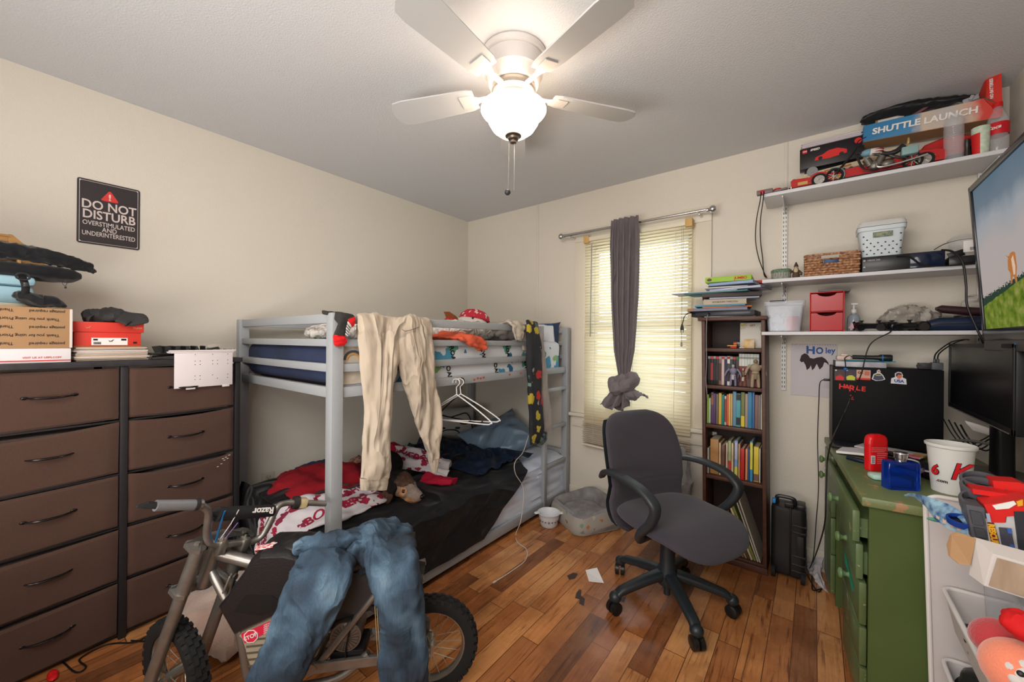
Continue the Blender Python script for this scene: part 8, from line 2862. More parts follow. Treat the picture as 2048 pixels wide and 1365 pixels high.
def screen_mat():
    m = bpy.data.materials.new('screen_landscape_picture')
    m.use_nodes = True
    t = m.node_tree
    t.nodes.remove(t.nodes['Principled BSDF'])
    em = nd(t,'ShaderNodeEmission')
    em.inputs[1].default_value = 0.75
    tc = nd(t,'ShaderNodeTexCoord')
    sp = nd(t,'ShaderNodeSeparateXYZ')
    t.links.new(tc.outputs['UV'],sp.inputs[0])
    n1 = nd(t,'ShaderNodeTexNoise'); n1.inputs['Scale'].default_value = 3; n1.inputs['Detail'].default_value = 5
    mp = nd(t,'ShaderNodeMapping'); mp.inputs['Scale'].default_value = (2.2,0.8,1)
    t.links.new(tc.outputs['UV'],mp.inputs[0]); t.links.new(mp.outputs[0],n1.inputs['Vector'])
    f = math_n(t,'ADD',sp.outputs[1],math_n(t,'MULTIPLY',math_n(t,'SUBTRACT',n1.outputs['Fac'],0.5),0.22))
    skyc = ramp(t,f,[(0.25,(222,206,200)),(0.55,(220,208,204)),(0.72,(196,200,206)),(0.84,(140,156,170)),(1.0,(120,142,160))])
    n2 = nd(t,'ShaderNodeTexNoise'); n2.inputs['Scale'].default_value = 26; n2.inputs['Detail'].default_value = 6
    mp2 = nd(t,'ShaderNodeMapping'); mp2.inputs['Scale'].default_value = (1.0,0.6,1)
    t.links.new(tc.outputs['UV'],mp2.inputs[0]); t.links.new(mp2.outputs[0],n2.inputs['Vector'])
    gr = ramp(t,n2.outputs['Fac'],[(0.3,(96,120,40)),(0.5,(136,158,58)),(0.65,(172,176,90)),(0.8,(200,190,130))])
    n3 = nd(t,'ShaderNodeTexNoise'); n3.inputs['Scale'].default_value = 90
    t.links.new(tc.outputs['UV'],n3.inputs['Vector'])
    # hill line climbs to the right; a row of firs stands on it
    line = math_n(t,'ADD',0.165,math_n(t,'ADD',math_n(t,'MULTIPLY',sp.outputs[0],0.30),math_n(t,'MULTIPLY',math_n(t,'SUBTRACT',n2.outputs['Fac'],0.5),0.02)))
    isg = math_n(t,'LESS_THAN',sp.outputs[1],line)
    line2 = math_n(t,'ADD',0.18,math_n(t,'ADD',math_n(t,'MULTIPLY',sp.outputs[0],0.20),math_n(t,'MULTIPLY',n3.outputs['Fac'],0.09)))
    ist = math_n(t,'LESS_THAN',sp.outputs[1],line2)
    m1 = nd(t,'ShaderNodeMix',data_type='RGBA'); t.links.new(ist,m1.inputs[0]); t.links.new(skyc,m1.inputs[6]); m1.inputs[7].default_value = rgb((62,84,70))
    m2 = nd(t,'ShaderNodeMix',data_type='RGBA'); t.links.new(isg,m2.inputs[0]); t.links.new(m1.outputs[2],m2.inputs[6]); t.links.new(gr,m2.inputs[7])
    t.links.new(m2.outputs[2],em.inputs[0])
    t.links.new(em.outputs[0],t.nodes['Material Output'].inputs[0])
    return m


ys0,ys1,zs0,zs1 = TY0 - 0.022,TY1+0.022,BZ - 0.002,0.555 - 0.020
so = obj('screen',M().add([TVX @ V((0.006,ys0,zs0)),TVX @ V((0.006,ys1,zs0)),TVX @ V((0.006,ys1,zs1)),TVX @ V((0.006,ys0,zs1))],[(0,3,2,1)],0,False),screen_mat(),tv)
uvl = so.data.uv_layers.new(name='UVMap')
for li,lp in enumerate(so.data.loops):
    uvl.data[li].uv = ((0,0),(1,0),(1,1),(0,1))[lp.vertex_index]


def on_screen(u,v,k=0.0055):
    return TVX @ V((k,ys0+(ys1 - ys0)*u,zs0+(zs1 - zs0)*v))


def emis(name,c,s=0.75):
    return mt(name,c,0.9,emit=(c,s*0.7),spec=0)


cow = [(0.2854,0.2657),(0.2884,0.3328),(0.2737,0.3551),(0.2767,0.4073),(0.2825,0.4259),(0.2708,0.4408),(0.262,0.452),(0.2796,0.4371),(0.2913,0.4334),(0.303,0.4483),(0.3294,0.4505),(0.3441,0.4371),(0.347,0.3477),(0.3367,0.3104),(0.3382,0.262),(0.3236,0.262),(0.3177,0.303),(0.303,0.303),(0.2972,0.2657)]
vs = [on_screen(u,v) for u,v in cow]
obj('pictured_cow',M().add(vs,[tuple(range(len(vs)))],0,False),emis('cow_brown',(176,116,66)),so)
vs = [on_screen(u,v,0.0052) for u,v in ((0.315,0.31),(0.308,0.41),(0.326,0.43),(0.336,0.36),(0.330,0.315))]
obj('pictured_cow_patch',M().add(vs,[tuple(range(len(vs)))],0,False),emis('cow_pale',(210,190,170)),so)
obj('mount_bar',M().beam((3.21,-0.66,1.262),(3.24,-1.52,1.262),0.03,0.035,0.004).beam((3.245,-0.70,1.24),(3.245,-1.0,1.235),0.05,0.012,0.003),mt('tv_stand_dark',(60,56,54),0.4),tv)
obj('wall_arm',M().box((3.25,-1.15,1.45),(3.41,-1.05,1.62),0.004),BLACK,tv)

# ================================================================ on the desk
deo = thing('deodorant_stick','red deodorant stick with a domed lid near the front edge of the desk','deodorant',(2.912,-0.66,DZ))
dq = Matrix.Translation((2.918,-0.655,DZ)) @ Matrix.Rotation(R(38),4,'Z')
RDO = mt('deodorant_red',(206,22,28),0.28)
b = M().loft([[V((p[0],p[1],z)) for p in rrect(0.078*k,0.036*k,0.016*k,5)] for (z,k) in ((0.0,0.93),(0.004,0.96),(0.004,1.0),(0.096,1.02),(0.100,1.02))],xf=dq)
obj('stick_body',b,RDO,deo)
b = M().loft([[V((p[0],p[1],z)) for p in rrect(0.080*k,0.037*k,0.017*k,5)] for (z,k) in ((0.1005,1.0),(0.118,1.0),(0.130,0.93),(0.138,0.78),(0.143,0.5),(0.144,0.1))],xf=dq)
obj('domed_lid',b,RDO,deo)
lb_ = obj('barcode_label',M().box((-0.036,-0.0192,0.030),(-0.020,-0.0186,0.062),xf=dq),PAPER,deo)
b = M()
for i in range(10):
    b.box((-0.034,-0.0197,0.033+i*0.0026),(-0.022,-0.0192,0.0342+i*0.0026),xf=dq)
obj('barcode',b,DARKTXT,lb_)
b = M()
for i in range(9):
    b.box((-0.012 if i > 2 else -0.034,-0.0192,0.092 - i*0.0075),(0.030 - 0.006*(i % 3),-0.0187,0.0935 - i*0.0075),xf=dq)
obj('printed_lines',b,mt('pale_pink_print',(220,150,150),0.5),deo)
obj('dark_side_label',M().box((0.0388,-0.008,0.03),(0.0394,0.008,0.07),xf=dq),DARKTXT,deo)

co = thing('cologne_bottle','square blue glass cologne bottle with a chrome cap on the desk edge','bottle',(2.965,-0.90,DZ))
cq = Matrix.Translation((2.962,-0.872,DZ)) @ Matrix.Rotation(R(30),4,'Z')
b = M().loft([[V((p[0],p[1],z)) for p in rrect(0.100*k,0.040*k,0.008,4)] for (z,k) in ((0.0,0.96),(0.003,1.0),(0.088,1.0),(0.094,0.97),(0.096,0.9))],xf=cq)
obj('glass_body',b,mt('cobalt_glass',(14,76,205),0.05,trans=0.85,ior=1.4,spec=0.7),co)
obj('chrome_cap',M().lathe([(0.001,0.097),(0.015,0.097),(0.015,0.104),(0.018,0.106),(0.018,0.120),(0.020,0.122),(0.019,0.126),(0.001,0.127)],n=26,xf=cq),CHROME,co)
cup = thing('plastic_cup','large white plastic cup with red letters on the desk','cup',(3.09,-0.80,DZ))
cc_ = (3.092,-0.80,DZ)
CUPW = mt('cup_plastic',(214,212,208),0.4)
obj('cup_wall',M().lathe([(0.001,0),(0.045,0),(0.057,0.150),(0.0575,0.152),(0.062,0.155),(0.063,0.162),(0.061,0.164),(0.057,0.158),(0.0555,0.150),(0.043,0.004),(0.001,0.004)],cc_,40),CUPW,cup)
RK = mt('cup_red',(206,26,34),0.45)
fdir = (CAMLOC - V(cc_)); fdir.z = 0; fdir.normalize()
sdir = V((-fdir.y,fdir.x,0))


def on_cup(s,size,ang,z,mat,**k):
    a = R(ang)
    n_ = fdir*math.cos(a)+sdir*math.sin(a)
    xd_ = V((-n_.y,n_.x,0))
    r_ = 0.045+0.012*z/0.15+0.0012
    return txt(s,size,mat,cup,V(cc_)+n_*r_+V((0,0,z)),xd_,(0,0,1),**k)


for off,mt_ in ((0.0026,DARKTXT),(0.001,RK)):
    on_cup('K',0.075,24,0.080,mt_,bold=off,shear=0.25,lift=0.0014 if mt_ is RK else 0.0006,ext=0.0006)
    on_cup('6',0.046,-42,0.074,mt_,bold=off,shear=0.1,lift=0.0014 if mt_ is RK else 0.0006,ext=0.0006)
on_cup('.com',0.015,-22,0.042,DARKTXT,bold=0.0003,lift=0.001)

kbd = thing('keyboard','black keyboard buried under clutter in the middle of the desk','keyboard',(3.06,-0.55,DZ))
kq = Matrix.Translation((3.055,-0.56,DZ+0.001)) @ Matrix.Rotation(R(-58),4,'Z')
obj('key_tray',M().box((-0.20,-0.065,0),(0.20,0.065,0.018),0.004,xf=kq),MB,kbd)
b = M()
for r_ in range(5):
    for c_ in range(20):
        b.box((-0.192+c_*0.0192,-0.056+r_*0.0225,0.018),(-0.176+c_*0.0192,-0.037+r_*0.0225,0.026),0.002,xf=kq,seg=1)
obj('keys',b,mt('key_black',(30,30,33),0.4),kbd)
nb = thing('open_notebook','open lined white notebook behind the deodorant','notebook',(2.87,-0.44,DZ))
nq = Matrix.Translation((2.90,-0.42,DZ+0.001)) @ Matrix.Rotation(R(-14),4,'Z')
obj('pages',M().grid(lambda u,v: (-0.085+0.17*u,-0.06+0.12*v,0.012+0.012*math.sin(u*PI*0.5)),16,8,th=0.010,xf=nq),PAPER,nb)
b = M()
for i in range(7):
    b.tube([nq @ V((-0.083+0.166*u/8,-0.05+i*0.015,0.0128+0.012*math.sin(u/8*PI*0.5))) for u in range(9)],0.0004,4)
obj('ruled_lines',b,mt('ruled_grey',(140,144,160),0.7),nb)
mg = thing('magazine','magazine with a pink and orange cover at the foot of the computer tower','magazine',(2.99,-0.33,DZ))
gq = Matrix.Translation((2.995,-0.33,DZ+0.018)) @ Matrix.Rotation(R(-22),4,'Z')
obj('cover',M().box((-0.11,-0.055,0),(0.11,0.055,0.006),0.001,xf=gq),mt('magazine_white',(196,190,190),0.4),mg)
obj('pink_strip',M().box((-0.05,-0.0555,0.0),(0.108,-0.020,0.0066),xf=gq),mt('magazine_pink',(196,110,130),0.4),mg)
obj('orange_corner',M().box((0.075,-0.02,0.0),(0.1105,0.02,0.0066),xf=gq),mt('magazine_orange',(206,150,60),0.4),mg)
lp_ = obj('black_laptop',M().obox((2.92,-0.29,DZ+0.009),(0.26,0.15,0.014),0.004,rz=R(-10)),mt('laptop_black',(34,36,42),0.35))
tag(lp_,'slim black laptop under the magazine at the tower foot','laptop')
o = obj('highlighter_pen',M().lathe([(0.001,0),(0.008,0.002),(0.009,0.03),(0.0095,0.055),(0.008,0.058),(0.008,0.08),(0.001,0.082)],n=16,xf=Matrix.Translation((2.835,-0.55,DZ+0.010)) @ Matrix.Rotation(R(-30),4,'Z') @ Matrix.Rotation(R(90),4,'Y')),mt('dark_blue_pen',(20,30,50),0.3))
tag(o,'short dark blue marker left of the deodorant','marker pen')
o = obj('mint_case',M().obox((2.935,-0.785,DZ+0.011),(0.10,0.045,0.021),0.009,rz=R(20)),mt('mint_plastic',(176,206,192),0.3))
tag(o,'pale mint oblong case between deodorant and cologne','case')
o = obj('trading_cards',M().obox((3.005,-0.70,DZ+0.031),(0.075,0.055,0.012),0.002,rz=R(-25),ry=R(-8)),mt('blue_card_pack',(44,90,170),0.35,var=(60,(196,170,140),0.08)))
tag(o,'blue card pack lying on the keyboard behind the cologne bottle','cards')
o = obj('white_controller_cable',M().tube(bez([V((2.985,-0.60,DZ+0.035)),V((3.01,-0.56,DZ+0.040)),V((3.045,-0.575,DZ+0.040)),V((3.04,-0.62,DZ+0.036)),V((3.005,-0.63,DZ+0.036)),V((3.03,-0.68,DZ+0.034)),V((3.06,-0.70,DZ+0.034))],7),0.0034,8),mt('white_cable2',(190,184,180),0.5))
tag(o,'white cable coiled on the keyboard beside the cup','cable')
b = M()
for i in range(3):
    b.tube(bez([V((2.98+rnd.uniform(-0.03,0.05),-0.50 - 0.05*k+rnd.uniform(-0.02,0.02),DZ+0.03+0.006*i)) for k in range(6)],6),0.003,6)
o = obj('black_headset_cable',b,BLACK)
tag(o,'tangled black headset cable lying over the keyboard','cable')
o = obj('printed_form',M().obox((3.175,-0.66,DZ+0.016),(0.11,0.16,0.002),0,rz=R(24),rx=R(-4)),PAPER)
tag(o,'white printed form with a grey block, on the desk right of the cup','paper')
b = M()
for i in range(9):
    b.obox((3.165+0.006*i*0.3,-0.61 - i*0.012,DZ+0.0185),(0.07,0.002,0.001),0,rz=R(24))
b.obox((3.18,-0.69,DZ+0.0182),(0.06,0.025,0.001),0,rz=R(24))
obj('printed_lines',b,mt('print_grey',(120,122,128),0.7),o)
b = M().obox((3.19,-0.66,DZ+0.006),(0.20,0.22,0.010),0.002,rz=R(10))
o = obj('grey_folder',b,mt('folder_brown_grey',(104,90,80),0.6))
tag(o,'brown grey folder lying under the printed form by the monitor','folder')
b = M().loft(edge_rings([at(1948,862,'y',-0.30),at(1975,870,'y',-0.34),at(1998,878,'y',-0.38)],[at(1930,842,'y',-0.30),at(1965,852,'y',-0.34),at(2000,866,'y',-0.38)],0.003,n=20))
o = obj('hanging_paper',b,PAPER)
tag(o,'white paper scrap tucked under the monitor lower edge','paper')
b = M().tube(bez([at(1888,888,'y',-0.28),at(1905,882,'y',-0.30),at(1940,882,'y',-0.34),at(1985,890,'y',-0.40)],6),[0.006]*2+[0.009]*17,10,flat=0.6)
o = obj('curved_monitor_base',b,mt('curved_base_grey',(104,102,96),0.4,0.3))  # curved arc of the monitor base, not a lamp
tag(o,'curved grey base arc behind the cup under the monitor','monitor base')
for k in range(4):
    o = obj('desk_cable',M().tube(bez([at(1885+12*k,835+5*k,'y',-0.10 - 0.02*k),at(1905+12*k,870+4*k,'y',-0.16),at(1930+14*k,893+3*k,'y',-0.22 - 0.02*k),at(1965+12*k,880,'y',-0.28),at(1985+10*k,868,'y',-0.33)],6),0.0022+0.0004*k,6),BLACK)
    tag(o,'black cable in the tangle between tower and monitor stand','cable','cables behind the monitor')

# ================================================================ white rack with trays
rk2 = thing('storage_rack','tall white plastic rack with deep trays in front of the desk end','storage rack',(3.18,-1.3,0))
RW = mt('rack_white_plastic',(196,190,188),0.4)
RWR = mt('rack_rim_white',(216,212,210),0.35)
RX0,RX1,RYB = 2.990,3.38,-1.065
sh2 = Matrix(((1,0,-0.03,0.026),(0,1,0,0),(0,0,1,0),(0,0,0,1)))
outl = [(RX0,0.0),(RX0 - 0.0,0.775)]+[(RX0+0.030 - 0.030*math.cos(a),0.775+0.030*math.sin(a)) for a in [PI/2*i/6 for i in range(1,7)]]+[(RX1,0.805),(RX1,0.0)]
obj('back_panel',M(sh2).prism(outl,1.052,1.060,xf=FLATF),RW,rk2)
rim = [V((p[0],-1.060,p[1])) for p in outl[1:-1]]
obj('panel_rim',M(sh2).tube([V((RX0,-1.060,0.0))]+rim,0.006,10),RWR,rk2)
for (zr,zf,nm) in ((0.545,0.455,'tray'),(0.335,0.245,'tray')):
    x0,x1,y0,y1 = 3.026,3.375,-1.75,-1.075
    def rr(k,z):
        return [V(((x0+x1)/2+p[0]*k,(y0+y1)/2+p[1]*k,z)) for p in rrect(x1 - x0,y1 - y0,0.03,5)]
    to_ = obj(nm,M().loft([rr(0.90,zf),rr(0.91,zf - 0.004),rr(1.0,zr),rr(0.985,zr),rr(0.895,zf+0.004),rr(0.5,zf+0.004)]),RW,rk2)
    obj('tray_rim',M().tube(rr(1.0,zr),0.006,10,closed=True),RWR,to_)
for (x,y) in ((3.04,-1.70),(3.36,-1.70),(3.36,-1.10)):
    obj('rack_leg',M().cyl((x,y,0),(x,y,0.245),0.010,n=12),RW,rk2)
# clear container and white box on it
ccn = thing('clear_container','clear plastic container standing in the upper tray of the white rack','container',(3.20,-1.33,0.46))
obj('container_wall',M().loft([[V((3.20+p[0]*k,-1.33+p[1]*k,z)) for p in rrect(0.23,0.40,0.02,4)] for (z,k) in ((0.461,0.92),(0.690,1.0),(0.692,1.03),(0.700,1.03))]),mt('clear_container_plastic',(196,204,214),0.15,alpha=0.4,spec=0.8),ccn)
wbx = thing('long_white_box','open white carton with a brown inner flap, leaning out over the rack trays','box',(3.15,-1.42,0.70))
e0,e1,e2,e3 = at(1948,1075,'y',-1.43),at(1938,1150,'y',-1.43),at(1968,1172,'y',-1.47),at(1985,1108,'y',-1.47)
dvx = V((0.30,0.02,-0.035))
vs = [e0,e1,e2,e3,e0+dvx,e1+dvx,e2+dvx,e3+dvx]
WBXM = mt('box_white_card',(206,200,196),0.6)
obj('carton',M().add(vs,[(0,1,2,3),(7,6,5,4),(0,3,7,4),(1,0,4,5),(2,1,5,6),(3,2,6,7)],0,False),WBXM,wbx)
fz_ = [e3+V((0.006,-0.002,-0.006)),e2+V((0.006,-0.002,0.004)),e2+dvx+V((0,-0.002,0.004)),e3+dvx+V((0,-0.002,-0.006))]
obj('front_film',M().add([q+V((0,-0.0015,0)) for q in fz_]+fz_,[(0,1,2,3),(0,4,5,1),(3,2,6,7)],0,False),mt('film_beige',(176,156,134),0.2,var=(9,(150,130,110),0.2,(6,1,1))),wbx)
fl_pts = [at(1948,1076,'y',-1.432),at(1937,1129,'y',-1.434),at(1915,1127,'y',-1.43),at(1897,1112,'y',-1.42),at(1893,1090,'y',-1.41),at(1900,1070,'y',-1.41),at(1912,1064,'y',-1.41)]
nn = V((0.002,-0.004,0))
obj('brown_flap',M().add(fl_pts+[q+nn for q in fl_pts],[tuple(range(7)),tuple(range(13,6,-1))]+[(i,i+7,(i+1) % 7+7,(i+1) % 7) for i in range(7)],0,False),CARD,wbx)

# toy rescue vehicle standing on end
tyv = thing('toy_rescue_truck','red and grey toy rescue truck lying on its side at the right edge','toy truck',(3.10,-1.32,0.72))
GRT = mt('toy_grey_plastic',(84,84,90),0.45)
RDT = mt('toy_red_plastic',(206,34,32),0.35)


def ring(px,py,y,rx_,rz_,th):
    c = at(px,py,'y',y)
    b = M()
    v1 = V((0.94,-0.30,-0.02)).normalized()
    v2 = V((0.28,0.90,0.30)).normalized()
    n_ = v1.cross(v2).normalized()
    X_ = Matrix((v1,v2,n_)).transposed().to_4x4()
    X_.translation = c
    pts = [(rx_*math.cos(a),rz_*math.sin(a),0) for a in [2*PI*i/28 for i in range(28)]]
    rings = []
    for (k,z) in ((1.0,-th),(1.12,-th),(1.18,0),(1.14,0.004),(1.0,0.004),(0.94,-th*0.6)):
        rings.append([X_ @ V((p[0]*k,p[1]*k,z)) for p in pts])
    b.loft(rings,closed=True)
    return b,X_,pts


for i,(px,py,y,s_) in enumerate(((1962,961,-1.22,0.9),(1966,974,-1.25,0.95),(1968,1003,-1.30,1.0))):
    b,X_,pts = ring(px,py,y,0.036*s_,0.036*s_,0.022)
    o = obj('wheel_ring',b,GRT,tyv)
    obj('wheel_hollow',M().add([X_ @ V((p[0]*0.98,p[1]*0.98,-0.012)) for p in pts],[tuple(range(28))],0,False),mt('hollow_black',(16,14,18),0.5),o)


def px_poly(name,pts,y,mat,th=0.05,par=tyv):
    P = [at(p[0],p[1],'y',y) for p in pts]
    n = len(P)
    Q = [p+V((0,th,0)) for p in P]
    return obj(name,M().add(P+Q,[tuple(range(n)),tuple(range(2*n - 1,n - 1,-1))]+[(i,i+n,(i+1) % n+n,(i+1) % n) for i in range(n)],0,False),mat,par)


px_poly('grey_bumper',[(1932,1010),(1968,1016),(1978,1086),(1945,1078)],-1.345,GRT,0.06)
px_poly('grey_bumper_ribs',[(1940,1022),(1962,1026),(1968,1052),(1946,1049)],-1.352,mt('toy_grey_dark',(66,68,74),0.5),0.008)
px_poly('grey_bumper_ribs',[(1948,1056),(1969,1060),(1974,1078),(1953,1074)],-1.352,mt('toy_grey_dark',(66,68,74),0.5),0.008)
px_poly('red_stripe',[(1945,978),(2060,996),(2060,1006),(1946,988)],-1.30,RDT,0.05)
px_poly('red_panel',[(1968,1010),(2060,1000),(2060,1030),(2012,1034),(2010,1046),(1982,1046),(1976,1028)],-1.35,RDT,0.06)
px_poly('red_panel',[(1985,962),(2040,966),(2060,975),(2060,1000),(1990,985)],-1.26,RDT,0.05)
px_poly('white_wing_decal',[(1985,1012),(2028,1003),(2033,1009),(2018,1018),(1992,1020)],-1.353,WHITE,0.003)
px_poly('yellow_decal',[(2033,1004),(2046,1000),(2046,1012),(2036,1014)],-1.354,mt('toy_yellow2',(216,160,40),0.4),0.003)
px_poly('white_frame',[(1988,1046),(2012,1046),(2014,1028),(2028,1028),(2034,1042),(2040,1100),(2002,1094)],-1.347,mt('toy_white_grey',(186,184,184),0.4),0.055)
px_poly('dark_side',[(2028,1024),(2060,1024),(2060,1112),(2038,1102)],-1.352,mt('toy_dark',(44,46,52),0.45),0.05)
px_poly('dark_window',[(1998,1056),(2022,1058),(2030,1096),(2004,1090)],-1.353,mt('toy_slate',(64,66,76),0.4),0.003)
px_poly('blue_light',[(2014,1058),(2023,1058),(2025,1069),(2016,1068)],-1.357,mt('toy_blue',(60,90,160),0.3),0.003)
px_poly('blue_light',[(2019,1090),(2028,1091),(2030,1100),(2021,1098)],-1.357,mt('toy_blue',(60,90,160),0.3),0.003)
px_poly('white_badge',[(1972,1028),(1979,1028),(1983,1046),(1975,1044)],-1.356,mt('toy_badge',(150,156,176),0.4),0.003)
px_poly('yellow_band',[(1975,1046),(1988,1050),(1997,1092),(1983,1087)],-1.353,mt('toy_maroon',(120,34,34),0.4),0.003)
q = at(1985.5,1069,'y',-1.3535)
d_ = (at(1990,1088,'y',-1.3535) - at(1981,1050,'y',-1.3535)).normalized()
txt('RESCUE',0.0135,mt('toy_yellow2',(216,160,40),0.4),tyv,q,d_,V((0,-1,0)).cross(d_)*1,bold=0.0008)
# curled comic sheet and goggles
cmx = thing('comic_sheet','curled blue comic sheet hanging over the corner of the white rack','paper',(3.0,-1.2,0.78))
b = M()
Lc = bez([at(1808,992,'y',-1.12),at(1822,987,'y',-1.14),at(1838,990,'y',-1.17),at(1868,998,'y',-1.21),at(1905,1013,'y',-1.26),at(1930,1030,'y',-1.29)],5)
Rc = bez([at(1810,993,'y',-1.12),at(1826,994,'y',-1.14),at(1850,1012,'y',-1.19),at(1872,1040,'y',-1.25),at(1905,1062,'y',-1.30),at(1938,1070,'y',-1.34)],5)
nr_ = len(Lc) - 1
b.grid(lambda u,v: Lc[round(u*nr_)].lerp(Rc[round(u*nr_)],v)+V((0,-0.004*math.sin(v*PI),0.003*math.sin(v*PI))),nr_,10,th=0.0012)
obj('printed_sheet',b,mt('blue_comic_print',(36,74,130),0.35,var=(38,(150,186,206),0.14)),cmx,sharp=80)
cpm = mt('comic_cream',(206,176,150),0.4)
b = M()
for i in range(5):
    k = 13+i*2
    if k < nr_:
        b.add([Lc[k].lerp(Rc[k],0.55)+V((0,-0.009,0)),Lc[k].lerp(Rc[k],0.9)+V((0,-0.007,0)),Lc[k+1].lerp(Rc[k+1],0.85)+V((0,-0.007,0)),Lc[k+1].lerp(Rc[k+1],0.6)+V((0,-0.009,0))],[(0,1,2,3),(3,2,1,0)],0,False)
obj('pale_drawn_shape',b,cpm,cmx)
gg = thing('blue_goggles','blue framed toy goggles between the comic sheet and toy truck','goggles',(3.03,-1.32,0.8))
b,X_,pts = ring(1927,1042,-1.31,0.026,0.018,0.012)
obj('frame',b,mt('goggle_blue',(24,60,140),0.3),gg)
obj('lens',M().add([X_ @ V((p[0]*1.0,p[1]*1.0,-0.004)) for p in pts],[tuple(range(28))],0,False),mt('dark_lens',(14,18,30),0.1),gg)
o = obj('teal_leaf',M().ell(at(1872,1041,'y',-1.24),(0.018,0.004,0.005),n=16,m=8),mt('teal_toy',(70,130,110),0.4))
tag(o,'small teal toy piece sticking out below the comic sheet','toy')

# contents of the trays
b = M()
for i in range(5):
    r_ = 0.030+0.005*i
    c = at(1958,1246,'z',0.50)
    pts = [V((3.085+r_*1.1*math.cos(a),-1.27+r_*1.5*math.sin(a),0.47+0.012*i+0.02*math.sin(a+i))) for a in [2*PI*k/20 for k in range(20)]]
    b.tube(pts,0.0045,7,closed=True)
o = obj('coiled_black_cable',b,BLACK)
tag(o,'coiled black cable in the upper tray of the white rack','cable')
cb2 = thing('camera_bag','small glossy black bag in the lower tray of the white rack','bag',(3.12,-1.2,0.25))
b = M().ell((3.115,-1.22,0.315),(0.075,0.12,0.062),n=40,m=20,pw=0.7)
b.crumple(0.012,18)
obj('bag_body',b,mt('glossy_black_bag',(26,26,28),0.35),cb2)
obj('strap',M().tube(bez([V((3.06,-1.28,0.33)),V((3.09,-1.32,0.385)),V((3.14,-1.31,0.39)),V((3.17,-1.28,0.35))],6),0.005,8,flat=0.5),BLACKM,cb2)
pl2 = thing('plush_toy','peach and red plush toy with a white flower-shaped eye at the lower right','plush toy',(3.08,-1.60,0.5))
RPL = mt('dusty_red_plush',(170,52,56),0.9,bump=(260,0.5),sheen=0.4)
PPL = mt('peach_plush',(226,130,100),0.9,bump=(260,0.5),sheen=0.4)
pc0 = at(1998,1282,'y',-1.50)
pc1 = at(2042,1345,'y',-1.56)
obj('red_hood',M().ell(pc0,(0.043,0.042,0.042),n=36,m=22).crumple(0.004,16,ridged=False),RPL,pl2)
obj('peach_head',M().ell(pc1,(0.056,0.055,0.055),n=36,m=22),PPL,pl2)
tc2 = (CAMLOC - pc1).normalized()
ec_ = pc1+tc2*0.052+V((0.004,0,-0.004))
x2,y2,_z = frame_from(tc2)
EX = Matrix((x2,y2,tc2)).transposed().to_4x4()
EX.translation = ec_
b = M()
for i in range(5):
    a = 2*PI*i/5+0.3
    b.ell((0,0,0),(0.012,0.012,0.006),n=18,m=8,xf=EX @ Matrix.Translation((0.014*math.cos(a),0.014*math.sin(a),-0.001)))
b.ell((0,0,0),(0.016,0.016,0.007),n=18,m=8,xf=EX)
ep = obj('white_eye_patch',b,mt('grey_white_felt',(196,190,186),0.85),pl2)
obj('pupil',M().ell((0,0,0),(0.0055,0.0055,0.003),n=14,m=8,xf=EX @ Matrix.Translation((-0.004,0.0,0.006))),BLACK,ep)
obj('red_ribbon',M().ell(at(2044,1252,'y',-1.58),(0.028,0.03,0.024),n=24,m=14).crumple(0.006,40),mt('bright_red_felt',(196,16,20),0.8),pl2)
obj('plush_body',M().ell((3.11,-1.60,0.53),(0.07,0.07,0.075),n=28,m=16),PPL,pl2)

# ================================================================ floor items at the right
sc = thing('rolling_hard_case','black rolling hard case with ribs standing between bookcase and desk','hard case',(2.617,-0.13,0))
CB = mt('hard_case_black',(26,26,28),0.4,spec=0.5)
b = M().loft([[V((2.617+p[0]*k,-0.155+p[1]*k,z)) for p in rrect(0.155,0.135,0.025,4)] for (z,k) in ((0.022,0.94),(0.035,1.0),(0.12,1.0),(0.36,1.0),(0.375,0.97),(0.380,0.90))])
obj('shell',b,CB,sc)
obj('lid_seam',M().box((2.622,-0.2245,0.03),(2.632,-0.088,0.384),0.003),mt('case_seam',(14,14,15),0.5),sc)
for z in (0.05,0.085,0.13,0.255,0.29):
    obj('rib',M().box((2.632,-0.2255,z),(2.697,-0.10,z+0.010),0.002),CB,sc)
b = M().box((2.655,-0.227,0.14),(2.685,-0.2235,0.245),0.003)
obj('latch_panel',b,mt('case_panel',(34,34,36),0.45),sc)
for (x) in (2.552,2.682):
    obj('wheel',M().cyl((x - 0.008,-0.225,0.028),(x+0.010,-0.225,0.028),0.028,n=22),RUB,sc)
b = M().tube(bez([V((2.565,-0.155,0.378)),V((2.565,-0.155,0.412)),V((2.600,-0.155,0.418)),V((2.64,-0.155,0.412)),V((2.64,-0.155,0.378))],5),0.010,8)
b.box((2.652,-0.20,0.375),(2.690,-0.11,0.400),0.006).box((2.60,-0.21,0.38),(2.64,-0.19,0.405),0.004)
obj('carry_handle',b,CB,sc)
o = obj('blue_tag',M().box((2.543,-0.20,0.385),(2.560,-0.17,0.408),0.004),mt('tag_blue',(30,130,200),0.4),sc)

